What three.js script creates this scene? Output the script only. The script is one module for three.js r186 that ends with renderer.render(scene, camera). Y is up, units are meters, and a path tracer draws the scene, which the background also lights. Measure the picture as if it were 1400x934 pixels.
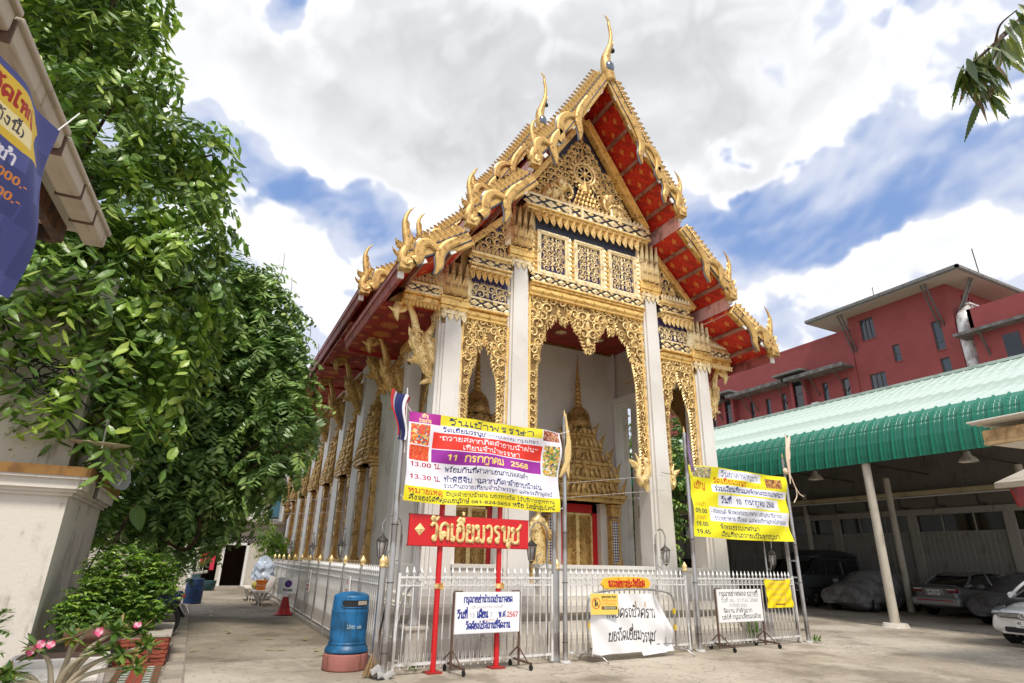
import * as THREE from 'three';
import { mergeGeometries } from 'three/addons/utils/BufferGeometryUtils.js';
import { RoundedBoxGeometry } from 'three/addons/geometries/RoundedBoxGeometry.js';

// ---------------------------------------------------------------- camera, sky, sun, exposure
const renderer = new THREE.WebGLRenderer({ antialias: true });
renderer.setSize(1024, 683);
renderer.shadowMap.enabled = true;
renderer.outputColorSpace = THREE.SRGBColorSpace;
renderer.toneMapping = THREE.LinearToneMapping;
renderer.toneMappingExposure = 1.62;
const scene = new THREE.Scene();
const camera = new THREE.PerspectiveCamera(60.44, 1024 / 683, 0.1, 900);
camera.rotation.order = 'YXZ';
camera.position.set(0, 1.55, 0);
camera.rotation.set(THREE.MathUtils.degToRad(20.37), THREE.MathUtils.degToRad(-26.59), THREE.MathUtils.degToRad(1.297));
scene.add(camera);

function mulberry(a) { return () => { a |= 0; a = a + 0x6D2B79F5 | 0; let t = Math.imul(a ^ a >>> 15, 1 | a); t = t + Math.imul(t ^ t >>> 7, 61 | t) ^ t; return ((t ^ t >>> 14) >>> 0) / 4294967296; }; }
const rnd = mulberry(20250711);
const rr = (a, b) => a + (b - a) * rnd();
const clamp = (x, a = 0, b = 1) => Math.min(b, Math.max(a, x));
const sstep = (a, b, x) => { const t = clamp((x - a) / (b - a)); return t * t * (3 - 2 * t); };
const lerp = (a, b, t) => a + (b - a) * t;
function hash3(x, y, z) { let h = Math.imul(x, 374761393) ^ Math.imul(y, 668265263) ^ Math.imul(z, 2147483647 ^ 0x5bd1e995); h = Math.imul(h ^ h >>> 13, 1274126177); return ((h ^ h >>> 16) >>> 0) / 4294967296; }
function vnoise(x, y, z) {
  const X = Math.floor(x), Y = Math.floor(y), Z = Math.floor(z); x -= X; y -= Y; z -= Z;
  x = x * x * (3 - 2 * x); y = y * y * (3 - 2 * y); z = z * z * (3 - 2 * z);
  const h = (i, j, k) => hash3(X + i, Y + j, Z + k);
  return lerp(lerp(lerp(h(0, 0, 0), h(1, 0, 0), x), lerp(h(0, 1, 0), h(1, 1, 0), x), y), lerp(lerp(h(0, 0, 1), h(1, 0, 1), x), lerp(h(0, 1, 1), h(1, 1, 1), x), y), z);
}
function fbm(x, y, z, n = 5) { let s = 0, a = 0.5, t = 0; for (let i = 0; i < n; i++) { s += a * vnoise(x, y, z); t += a; a *= 0.52; x = x * 2.03 + 7.1; y = y * 2.03 + 3.7; z = z * 2.03 + 1.3; } return s / t; }


function skyColor(dx, dy, dz, out) {
  const up = Math.max(dy, 0), az = Math.atan2(dx, -dz) * 57.2958, e = Math.asin(clamp(dy, -1, 1)) * 57.2958;
  const hz = Math.pow(1 - up, 3.4);
  let r = lerp(0.17, 0.46, hz), g = lerp(0.29, 0.56, hz), b = lerp(0.58, 0.76, hz);
  if (dy > -0.02) {
    let m = 0;
    const wx = fbm(dx * 6 + 2, dy * 6, dz * 6, 4) - 0.5, wy = fbm(dx * 6, dy * 6 + 9, dz * 6 + 4, 4) - 0.5;
    const w2 = fbm(dx * 16 + 5, dy * 16, dz * 16, 4) - 0.5, A = az + wx * 9 + w2 * 7, E2 = e + wy * 7 - w2 * 5;
    for (const s of SPOTS) { let da = A - s[0]; if (da > 180) da -= 360; if (da < -180) da += 360; const t = (s[5] || 0), x = da * Math.cos(t) + (E2 - s[1]) * Math.sin(t), y = -da * Math.sin(t) + (E2 - s[1]) * Math.cos(t); const q = (x / s[2]) ** 2 + (y / s[3]) ** 2; if (q < 8) m += s[4] * Math.exp(-q); }
    // warped billow noise on the sphere
    const X = dx * 5 + wx * 1.1, Y = dy * 7 + wy * 1.1, Z = dz * 5 + wx * 0.8;
    const big = fbm(X * 0.9 + 4, Y * 0.9, Z * 0.9 + 7, 3), fine = fbm(X * 3.2, Y * 3.2 + 5, Z * 3.2, 8);
    // thin high veil, combed along one direction
    const s1 = az * 0.045 + e * 0.035, s2 = e * 0.16 - az * 0.075; const ci = sstep(0.34, 0.75, fbm(s1 * 2.4 + 3, s2 * 2.2 + wx * 1.2, 1.7, 6) * 0.75 + fine * 0.25 + 0.17 + 0.06 * sstep(30, 18, e) + Math.max(-0.55, m) * 0.36);
    const cv = 0.86 * ci; r = lerp(r, 0.69, cv); g = lerp(g, 0.72, cv); b = lerp(b, 0.81, cv);
    const d = (big - 0.5) * 0.9 + (fine - 0.5) * 1.5 + m + 0.03, c = sstep(-0.03, 0.15, d);
    const body = sstep(0.02, 0.75, d * 0.75 + (big - 0.5) * 0.8 + (fine - 0.5) * 0.5 + 0.08), under = sstep(24, 42, e);
    const lum = clamp(0.96 - body * (0.06 + 0.29 * under * sstep(0.36, 0.64, fbm(X * 0.55 + 1.5, Y * 0.8 + 2.2, Z * 0.55, 3))) + (fine - 0.5) * 0.5 * (1 - body * 0.3), 0.5, 1.0);
    r = lerp(r, lum * 0.965, c); g = lerp(g, lum * 0.975, c); b = lerp(b, lum * 1.0, c);
  } else { const t = clamp(-dy * 3); r = lerp(0.42, 0.26, t); g = lerp(0.5, 0.25, t); b = lerp(0.62, 0.23, t); }
  out[0] = r; out[1] = g; out[2] = b;
}
// [azimuth, elevation, half width, half height, amount, tilt]: + more cloud, - clear air (degrees)
const SPOTS = [[1, 33.2, 10, 2.2, -0.85, 0], [9, 32.5, 5, 1.7, -0.7, 0], [1.2, 45.2, 2.8, 2.6, -0.75, 0.5], [-4, 34.5, 4, 2.5, -0.6, 0], [56, 31.4, 8, 1.6, -0.85, 0.25], [66, 29.8, 9, 1.9, -0.9, 0.12], [75, 27.8, 6, 1.5, -0.7, 0], [50.6, 35.8, 1.9, 0.9, -0.8, 0.2], [55, 27.2, 9, 1.7, -0.6, 0], [64, 27, 7, 1.2, -0.5, 0], [46, 30, 3, 3, -0.5, 0],
  [12, 41, 14, 5.6, 0.62, 0], [30, 46, 26, 9, 0.62, 0], [46, 41, 8, 6.4, 0.55, 0], [50, 38.4, 7, 2.6, 0.5, 0], [3.2, 25.6, 4.4, 3.0, 0.62, 0], [66, 23.4, 9, 2.3, 0.85, 0], [52, 23.5, 3.4, 2.4, 0.4, 0], [-12, 43, 11, 9, 0.6, 0], [51, 33.9, 3.4, 1.0, 0.75, 0.25], [60, 24.5, 3, 1.2, 0.4, 0]];
// the sky: blue air with a high sheet of thin cirrus, a broad grey-bottomed cloud bank and cumulus low over the roofs
{
  const SW = 2048, SH = 1024, data = new Float32Array(SW * SH * 4);
  const px = [0, 0, 0], G = 0.74;
  for (let j = 0; j < SH; j++) {
    const el = ((j + 0.5) / SH - 0.5) * Math.PI, ce = Math.cos(el), dy = Math.sin(el);
    for (let i = 0; i < SW; i++) { const th = ((i + 0.5) / SW - 0.5) * 2 * Math.PI, o = (j * SW + i) * 4; skyColor(Math.cos(th) * ce, dy, Math.sin(th) * ce, px); data[o] = px[0] * G; data[o + 1] = px[1] * G; data[o + 2] = px[2] * G; data[o + 3] = 1; }
  }
  const sky = new THREE.DataTexture(data, SW, SH, THREE.RGBAFormat, THREE.FloatType);
  sky.mapping = THREE.EquirectangularReflectionMapping; sky.magFilter = THREE.LinearFilter; sky.minFilter = THREE.LinearFilter; sky.needsUpdate = true;
  scene.background = sky; scene.environment = sky;
}
// the sun behind thin cloud, high behind the photographer
const sun = new THREE.DirectionalLight(0xfff6ea, 2.1);
sun.position.set(8 - 6, 44, -14 + 27); sun.target.position.set(8, 0, -14);
sun.castShadow = true; sun.shadow.radius = 24; sun.shadow.mapSize.set(4096, 4096);
Object.assign(sun.shadow.camera, { left: -45, right: 45, top: 45, bottom: -45, near: 1, far: 140 });
scene.add(sun, sun.target);

// ---------------------------------------------------------------- textures and materials
function tex(size, fn, srgb = true, rep = 1) {           // fn(u, v) -> [r, g, b] 0..1 (or one number), tiled over `rep` metres
  const d = new Uint8Array(size * size * 4);
  for (let j = 0; j < size; j++) for (let i = 0; i < size; i++) {
    let c = fn(i / size, j / size); if (typeof c === 'number') c = [c, c, c];
    const o = (j * size + i) * 4; for (let k = 0; k < 3; k++) d[o + k] = clamp(c[k]) * 255; d[o + 3] = 255;
  }
  const t = new THREE.DataTexture(d, size, size); t.wrapS = t.wrapT = THREE.RepeatWrapping; t.magFilter = THREE.LinearFilter; t.minFilter = THREE.LinearMipmapLinearFilter; t.generateMipmaps = true;
  if (srgb) t.colorSpace = THREE.SRGBColorSpace;
  t.repeat.set(1 / rep, 1 / rep); t.needsUpdate = true; return t;
}
// tileable fbm on a torus
function tn(u, v, f, seed, n = 4) { let s = 0, a = 0.5, t = 0; for (let i = 0; i < n; i++) { const F = Math.round(f * 2 ** i); const x = u * F, y = v * F, X = Math.floor(x), Y = Math.floor(y); let fx = x - X, fy = y - Y; fx = fx * fx * (3 - 2 * fx); fy = fy * fy * (3 - 2 * fy); const h = (p, q) => hash3(((X + p) % F + F) % F, ((Y + q) % F + F) % F, seed + i * 17); s += a * lerp(lerp(h(0, 0), h(1, 0), fx), lerp(h(0, 1), h(1, 1), fx), fy); t += a; a *= 0.55; } return s / t; }
const mixc = (a, b, t) => [lerp(a[0], b[0], t), lerp(a[1], b[1], t), lerp(a[2], b[2], t)];

const tPlaster = tex(512, (u, v) => { const n = tn(u, v, 4, 1, 5), s = tn(u * 1, v * 1, 3, 9, 2), st = tn(u, v * 0.12, 40, 5, 2); const k = sstep(0.5, 0.75, n) * 0.10 + sstep(0.55, 0.8, s) * 0.06 + sstep(0.6, 0.8, st) * 0.05; return mixc([0.99, 0.985, 0.975], [0.62, 0.58, 0.5], k + 0.015 * tn(u, v, 64, 3, 2)); }, true, 2.6);
const tStain = tex(512, (u, v) => { const st = tn(u, 0.3 + v * 0.15, 36, 5, 3), n = tn(u, v, 5, 21, 5); const k = sstep(0.52, 0.8, st) * sstep(0.42, 0.7, n) * 0.3 + sstep(0.55, 0.8, n) * 0.16; return mixc([0.97, 0.955, 0.93], [0.42, 0.36, 0.28], k); }, true, 2.2);
const tConc = tex(1024, (u, v) => {
  const n = tn(u, v, 3, 31, 6), m = tn(u, v, 9, 32, 5), f = tn(u, v, 120, 33, 2), st = tn(u, v, 18, 35, 3), lane = tn(u * 0.5, v, 6, 39, 4);
  let c = mixc([0.80, 0.77, 0.715], [0.68, 0.645, 0.585], sstep(0.38, 0.68, n));
  c = mixc(c, [0.44, 0.40, 0.345], sstep(0.52, 0.75, m) * 0.42 + sstep(0.5, 0.7, lane) * 0.1); c = mixc(c, [0.84, 0.81, 0.75], sstep(0.6, 0.8, st) * 0.35); c = mixc(c, [0.36, 0.33, 0.29], sstep(0.6, 0.85, f) * 0.28);
  const cr = Math.abs(tn(u, v, 3, 77, 5) - 0.5); c = mixc(c, [0.2, 0.18, 0.15], (1 - sstep(0.0, 0.004, cr)) * 0.32); return c;
}, true, 7);
const tConcB = tex(512, (u, v) => tn(u, v, 60, 33, 3) * 0.6 + tn(u, v, 8, 3, 4) * 0.4, false, 2.2);
const tGold = tex(512, (u, v) => { const n = tn(u, v, 9, 41, 5), f = tn(u, v, 60, 42, 2); let c = mixc([1, 0.97, 0.9], [0.60, 0.48, 0.33], sstep(0.5, 0.76, n) * 0.4); return mixc(c, [0.25, 0.19, 0.14], sstep(0.64, 0.82, f) * 0.45 + sstep(0.68, 0.8, n) * 0.3); }, true, 0.9);
const tWear = tex(512, (u, v) => { const n = tn(u, v, 7, 51, 5), st = tn(u * 1, v * 0.2, 30, 53, 3); return mixc([1, 1, 1], [0.56, 0.5, 0.46], sstep(0.45, 0.75, n) * 0.45 + sstep(0.55, 0.8, st) * 0.3); }, true, 1.6);
const tBark = tex(256, (u, v) => { const n = tn(u, v * 0.3, 14, 61, 4), m = tn(u, v, 6, 62, 3); return mixc([0.52, 0.45, 0.36], [0.18, 0.14, 0.1], sstep(0.35, 0.7, n * 0.7 + m * 0.3)); }, true, 0.6);
const tCloth = tex(256, (u, v) => 0.9 + 0.1 * tn(u, v, 12, 71, 4), true, 0.8);
const tBump = tex(256, (u, v) => tn(u, v, 14, 81, 4), false, 0.5);
const tRoofTile = tex(512, (u, v) => { const row = (v * 8) % 1, n = hash3(Math.floor(u * 12 + (Math.floor(v * 8) % 2) * 0.5), Math.floor(v * 8), 5); return mixc([0.62, 0.27, 0.12], [0.42, 0.16, 0.08], n * 0.7 + (row < 0.12 ? 0.4 : 0)); }, true, 1.6);
// painted stencil on the soffit boards: gold rosettes on red
function rosette(u, v, R, pet) { const a = Math.atan2(v, u), r = Math.hypot(u, v) / R; const k = 0.72 + 0.28 * Math.abs(Math.cos(a * pet)); return r < k && !(r > 0.3 && r < 0.36) && !(r > 0.62 && r < 0.67) ? 1 : 0; }
const tSoffit = tex(512, (u, v) => { // diamond-shaped leaf motifs in staggered rows
  let g = 0; for (const [cx, cy] of [[0.25, 0.25], [0.75, 0.75]]) { let x = (u - cx), y = (v - cy); x -= Math.round(x); y -= Math.round(y); const q = Math.abs(x) / 0.15 + Math.abs(y) / 0.225; const w = 0.86 + 0.14 * Math.cos(Math.atan2(y, x) * 12); if (q < w && !(q > 0.42 && q < 0.5)) g = 1; }
  const n = tn(u, v, 8, 91, 5), d = tn(u, v, 40, 92, 2); let c = mixc([0.82, 0.20, 0.12], [0.68, 0.15, 0.10], sstep(0.4, 0.7, n)); if (g) c = mixc(c, [0.90, 0.68, 0.32], 0.85 - sstep(0.5, 0.75, d) * 0.6); return c;
}, true, 0.5);
const tMed = tex(1024, (u, v) => { // large gold medallions on plain boards, eave shade put into the darker red
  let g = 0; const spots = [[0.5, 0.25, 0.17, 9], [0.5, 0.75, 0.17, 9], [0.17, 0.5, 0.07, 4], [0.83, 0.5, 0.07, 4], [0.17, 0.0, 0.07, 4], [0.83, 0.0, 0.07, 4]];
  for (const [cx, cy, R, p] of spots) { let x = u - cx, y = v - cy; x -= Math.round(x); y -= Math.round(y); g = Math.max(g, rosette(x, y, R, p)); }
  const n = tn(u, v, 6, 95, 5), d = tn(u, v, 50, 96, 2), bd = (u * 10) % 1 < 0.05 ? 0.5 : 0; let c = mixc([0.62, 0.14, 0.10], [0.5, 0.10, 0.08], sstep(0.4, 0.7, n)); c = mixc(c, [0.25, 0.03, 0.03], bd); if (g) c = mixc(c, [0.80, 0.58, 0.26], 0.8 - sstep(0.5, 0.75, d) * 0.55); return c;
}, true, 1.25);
const tMosaic = tex(256, (u, v) => { const a = (u + v) * 8, b = (u - v) * 8; const i = Math.floor(a), j = Math.floor(b); const fa = a - i, fb = b - j; if (fa < 0.1 || fb < 0.1) return [0.72, 0.6, 0.35]; const k = ((i + j) % 2 + 2) % 2; const n = hash3(i, j, 3); return k ? [0.12 + 0.1 * n, 0.17 + 0.1 * n, 0.42 + 0.2 * n] : [0.86, 0.88, 0.9]; }, true, 0.55);

const lin = (r, g, b) => new THREE.Color().setRGB(r, g, b);
function std(color, rough, o = {}) { return new THREE.MeshStandardMaterial({ color, roughness: rough, ...o }); }
const M = {
  white: std(lin(0.80, 0.79, 0.765), 0.62, { map: tPlaster, bumpMap: tBump, bumpScale: 0.0015 }),
  grimy: std(lin(0.74, 0.72, 0.68), 0.75, { map: tStain, bumpMap: tBump, bumpScale: 0.003 }),
  concrete: std(lin(0.78, 0.76, 0.73), 0.92, { map: tConc, bumpMap: tConcB, bumpScale: 0.003 }),
  lane: std(lin(0.56, 0.53, 0.49), 0.92, { map: tConc, bumpMap: tConcB, bumpScale: 0.003 }),  // stained concrete, with the shade of the trees put into its darker tone
  stone: std(lin(0.44, 0.41, 0.36), 0.9, { map: tStain, bumpMap: tConcB, bumpScale: 0.006 }),
  gold: std(lin(1.0, 0.82, 0.45), 0.36, { metalness: 0.34, map: tGold }),
  goldPale: std(lin(1.0, 0.90, 0.64), 0.38, { metalness: 0.34, map: tGold }),
  goldBoard: std(lin(0.60, 0.41, 0.155), 0.5, { metalness: 0.35, map: tGold }),
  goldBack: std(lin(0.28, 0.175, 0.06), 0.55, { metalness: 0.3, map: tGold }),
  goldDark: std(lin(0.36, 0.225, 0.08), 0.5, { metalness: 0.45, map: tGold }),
  goldOld: std(lin(0.64, 0.45, 0.19), 0.48, { metalness: 0.45, map: tGold }),
  goldDeep: std(lin(1.0, 0.73, 0.29), 0.4, { metalness: 0.34, map: tGold }),
  mirror: std(lin(0.025, 0.032, 0.06), 0.45),
  mirrorBlue: std(lin(0.035, 0.03, 0.14), 0.4),
  inlay: std(lin(0.16, 0.19, 0.24), 0.25, { metalness: 0.4, map: tWear }),
  mosaic: std(0xffffff, 0.25, { map: tMosaic }),
  red: std(lin(0.36, 0.022, 0.018), 0.55, { map: tWear }),
  redBright: std(lin(0.62, 0.012, 0.016), 0.4),
  ceil: std(lin(0.34, 0.03, 0.022), 0.6, { map: tWear }),
  soffit: std(0xffffff, 0.6, { map: tSoffit }),
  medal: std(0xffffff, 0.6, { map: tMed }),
  fascia: std(lin(0.40, 0.11, 0.10), 0.6, { map: tWear }),
  fasciaLit: std(lin(0.80, 0.45, 0.41), 0.65, { map: tWear }),  // light falling on the upper tier ends is put into this paler pink
  purlin: std(lin(0.34, 0.16, 0.115), 0.7, { map: tWear }),
  tile: std(lin(0.75, 0.6, 0.55), 0.5, { map: tRoofTile }),
  paintW: std(lin(0.80, 0.80, 0.78), 0.45),
  steelW: std(lin(0.74, 0.74, 0.72), 0.42, { metalness: 0.15, map: tWear }),
  steel: std(lin(0.56, 0.56, 0.56), 0.32, { metalness: 0.85, map: tWear }),
  steelD: std(lin(0.12, 0.11, 0.10), 0.5, { metalness: 0.6 }),
  rust: std(lin(0.12, 0.07, 0.05), 0.8),
  black: std(lin(0.012, 0.012, 0.013), 0.6),
  rubber: std(lin(0.018, 0.018, 0.018), 0.85),
  glassD: new THREE.MeshPhysicalMaterial({ color: lin(0.012, 0.014, 0.016), roughness: 0.06, metalness: 0, clearcoat: 0.6 }),
  carWhite: new THREE.MeshPhysicalMaterial({ color: lin(0.78, 0.78, 0.76), roughness: 0.3, clearcoat: 1, clearcoatRoughness: 0.06 }),
  chrome: std(lin(0.72, 0.72, 0.72), 0.15, { metalness: 1 }),
  wood: std(lin(0.30, 0.16, 0.07), 0.7, { map: tBark }),
  bark: std(lin(0.42, 0.37, 0.31), 0.9, { map: tBark, bumpMap: tBark, bumpScale: 0.01 }),
  brick: std(lin(0.34, 0.085, 0.045), 0.85, { map: tWear, bumpMap: tConcB, bumpScale: 0.004 }),
  mortar: std(lin(0.30, 0.26, 0.22), 0.95, { bumpMap: tConcB, bumpScale: 0.004 }),
};

// ---------------------------------------------------------------- geometry helpers
function clean(g, keepUV) {
  if (g.index) g = g.toNonIndexed();
  if (!g.attributes.normal) g.computeVertexNormals();
  for (const k of Object.keys(g.attributes)) if (!['position', 'normal', 'uv'].includes(k)) g.deleteAttribute(k);
  if (!keepUV || !g.attributes.uv) {
    const p = g.attributes.position.array, n = g.attributes.normal.array, uv = new Float32Array(p.length / 3 * 2);
    for (let i = 0; i < p.length / 3; i += 3) {
      let ax = 0, ay = 0, az = 0; for (let k = 0; k < 3; k++) { ax += Math.abs(n[(i + k) * 3]); ay += Math.abs(n[(i + k) * 3 + 1]); az += Math.abs(n[(i + k) * 3 + 2]); }
      for (let k = 0; k < 3; k++) { const q = (i + k) * 3, o = (i + k) * 2; if (ay >= ax && ay >= az) { uv[o] = p[q]; uv[o + 1] = p[q + 2]; } else if (ax >= az) { uv[o] = p[q + 2]; uv[o + 1] = p[q + 1]; } else { uv[o] = p[q]; uv[o + 1] = p[q + 1]; } }
    }
    g.setAttribute('uv', new THREE.BufferAttribute(uv, 2));
  }
  g.morphAttributes = {}; g.clearGroups(); return g;
}
const mg = (list, keepUV) => { const l = list.flat(Infinity).filter(Boolean).map((g) => clean(g, keepUV)); return l.length === 1 ? l[0] : mergeGeometries(l); };
const box = (w, h, d, x = 0, y = 0, z = 0, ry = 0, rx = 0, rz = 0) => { const g = new THREE.BoxGeometry(w, h, d); if (rx) g.rotateX(rx); if (rz) g.rotateZ(rz); if (ry) g.rotateY(ry); return g.translate(x, y, z); };
const rbox = (w, h, d, r, x = 0, y = 0, z = 0) => new RoundedBoxGeometry(w, h, d, 2, r).translate(x, y, z);
const bx = (x0, x1, y0, y1, z0, z1) => box(x1 - x0, y1 - y0, z1 - z0, (x0 + x1) / 2, (y0 + y1) / 2, (z0 + z1) / 2);
const V = (x, y, z) => new THREE.Vector3(x, y, z);
function rod(a, b, r, n = 8, r2 = r) { const A = V(...a), B = V(...b), d = B.clone().sub(A); const g = new THREE.CylinderGeometry(r2, r, d.length(), n, 1); g.translate(0, d.length() / 2, 0); g.applyQuaternion(new THREE.Quaternion().setFromUnitVectors(V(0, 1, 0), d.normalize())); return g.translate(...a); }
function tube(pts, rad, n = 6, seg, flat = 1) { // tapered tube through 3D points; rad = number or [r0..rk]
  const P = pts.map((p) => V(...p)), c = new THREE.CatmullRomCurve3(P), S = seg || (P.length - 1) * 4, F = c.computeFrenetFrames(S, false); const pos = [], idx = [];
  for (let i = 0; i <= S; i++) { const t = i / S, q = c.getPoint(t), k = t * (Array.isArray(rad) ? rad.length - 1 : 0), k0 = Math.min(Math.floor(k), (rad.length || 2) - 2), R = Array.isArray(rad) ? lerp(rad[k0], rad[k0 + 1], k - k0) : rad; for (let j = 0; j < n; j++) { const a = j / n * 6.28319, u = Math.cos(a) * R, w = Math.sin(a) * R * flat; const N = F.normals[i], B = F.binormals[i]; pos.push(q.x + N.x * u + B.x * w, q.y + N.y * u + B.y * w, q.z + N.z * u + B.z * w); } }
  for (let i = 0; i < S; i++) for (let j = 0; j < n; j++) { const a = i * n + j, b = i * n + (j + 1) % n; idx.push(a, a + n, b, b, a + n, b + n); }
  for (const [e, s] of [[0, 1], [S, -1]]) for (let j = 1; j < n - 1; j++) s > 0 ? idx.push(e * n, e * n + j, e * n + j + 1) : idx.push(e * n, e * n + j + 1, e * n + j);
  const g = new THREE.BufferGeometry(); g.setAttribute('position', new THREE.Float32BufferAttribute(pos, 3)); g.setIndex(idx); g.computeVertexNormals(); return g;
}
function tube2(pts, rad, n = 5, S, flat = 1) { // the same for a curve in the XY plane, frames fixed to the plane
  const c = new THREE.CatmullRomCurve3(pts.map((p) => V(p[0], p[1], p[2] || 0))); S = S || (pts.length - 1) * 4; const pos = [], idx = [];
  for (let i = 0; i <= S; i++) { const t = i / S, q = c.getPoint(t), d = c.getTangent(t), L = Math.hypot(d.x, d.y) || 1, nx = -d.y / L, ny = d.x / L, k = t * (Array.isArray(rad) ? rad.length - 1 : 0), k0 = Math.min(Math.floor(k), (rad.length || 2) - 2), R = Array.isArray(rad) ? lerp(rad[k0], rad[k0 + 1], k - k0) : rad; for (let j = 0; j < n; j++) { const a = j / n * 6.28319; pos.push(q.x + nx * Math.cos(a) * R, q.y + ny * Math.cos(a) * R, q.z + Math.sin(a) * R * flat); } }
  for (let i = 0; i < S; i++) for (let j = 0; j < n; j++) { const a = i * n + j, b = i * n + (j + 1) % n; idx.push(a, b, a + n, b, b + n, a + n); }
  for (const [e, s] of [[0, 1], [S, -1]]) for (let j = 1; j < n - 1; j++) s < 0 ? idx.push(e * n, e * n + j, e * n + j + 1) : idx.push(e * n, e * n + j + 1, e * n + j);
  const g = new THREE.BufferGeometry(); g.setAttribute('position', new THREE.Float32BufferAttribute(pos, 3)); g.setIndex(idx); g.computeVertexNormals(); return g;
}
function lathe(pts, n = 20) { return new THREE.LatheGeometry(pts.map((p) => new THREE.Vector2(p[0], p[1])), n); }
function poly(pts, depth, bevel = 0, holes = []) { const s = new THREE.Shape(pts.map((p) => new THREE.Vector2(p[0], p[1]))); for (const h of holes) s.holes.push(new THREE.Path(h.map((p) => new THREE.Vector2(p[0], p[1])))); return new THREE.ExtrudeGeometry(s, { depth, bevelEnabled: bevel > 0, bevelSize: bevel, bevelThickness: bevel, bevelSegments: 1, curveSegments: 6 }); }
const T = (g, o = {}) => { if (o.s) Array.isArray(o.s) ? g.scale(...o.s) : g.scale(o.s, o.s, o.s); if (o.rx) g.rotateX(o.rx); if (o.ry) g.rotateY(o.ry); if (o.rz) g.rotateZ(o.rz); if (o.p) g.translate(...o.p); return g; };
const used = {};
function numbered(n) { if (!(n in used)) { used[n] = 0; return n; } used[n]++; return n + '_' + String(used[n]).padStart(3, '0'); }
function shadow(o) { o.traverse((m) => { if (m.isMesh) { m.castShadow = true; m.receiveShadow = true; } }); return o; }
function mesh(name, g, m, parent) { const o = new THREE.Mesh(Array.isArray(g) ? mg(g) : g, m); o.name = name; if (parent) parent.add(o); return o; }
function part(parent, name, g, m, keepUV) { const o = new THREE.Mesh(keepUV ? mg([g], true) : mg([g]), m); o.name = name; parent.add(o); return o; }
function thing(name, label, category, pos = [0, 0, 0], turn = 0, group) { const o = new THREE.Group(); o.name = numbered(name); o.position.set(...pos); o.rotation.y = turn; o.userData = { label, category }; if (group) o.userData.group = group; scene.add(o); return o; }
function solo(name, label, category, g, m, pos = [0, 0, 0], turn = 0, group, keepUV) { const o = new THREE.Mesh(mg([g], keepUV), m); o.name = numbered(name); o.position.set(...pos); o.rotation.y = turn; o.userData = { label, category }; if (group) o.userData.group = group; scene.add(o); return o; }
function struct(name, g, m, keepUV) { const o = new THREE.Mesh(mg([g], keepUV), m); o.name = numbered(name); o.userData.kind = 'structure'; scene.add(o); return o; }
function dup(src, label, pos, turn, group) { const r = src.clone(); r.name = numbered(src.name.replace(/_\d{3}$/, '')); r.position.set(...pos); if (turn !== undefined) r.rotation.y = turn; r.userData = { ...src.userData, label }; if (group) r.userData.group = group; scene.add(r); return r; }
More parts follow.
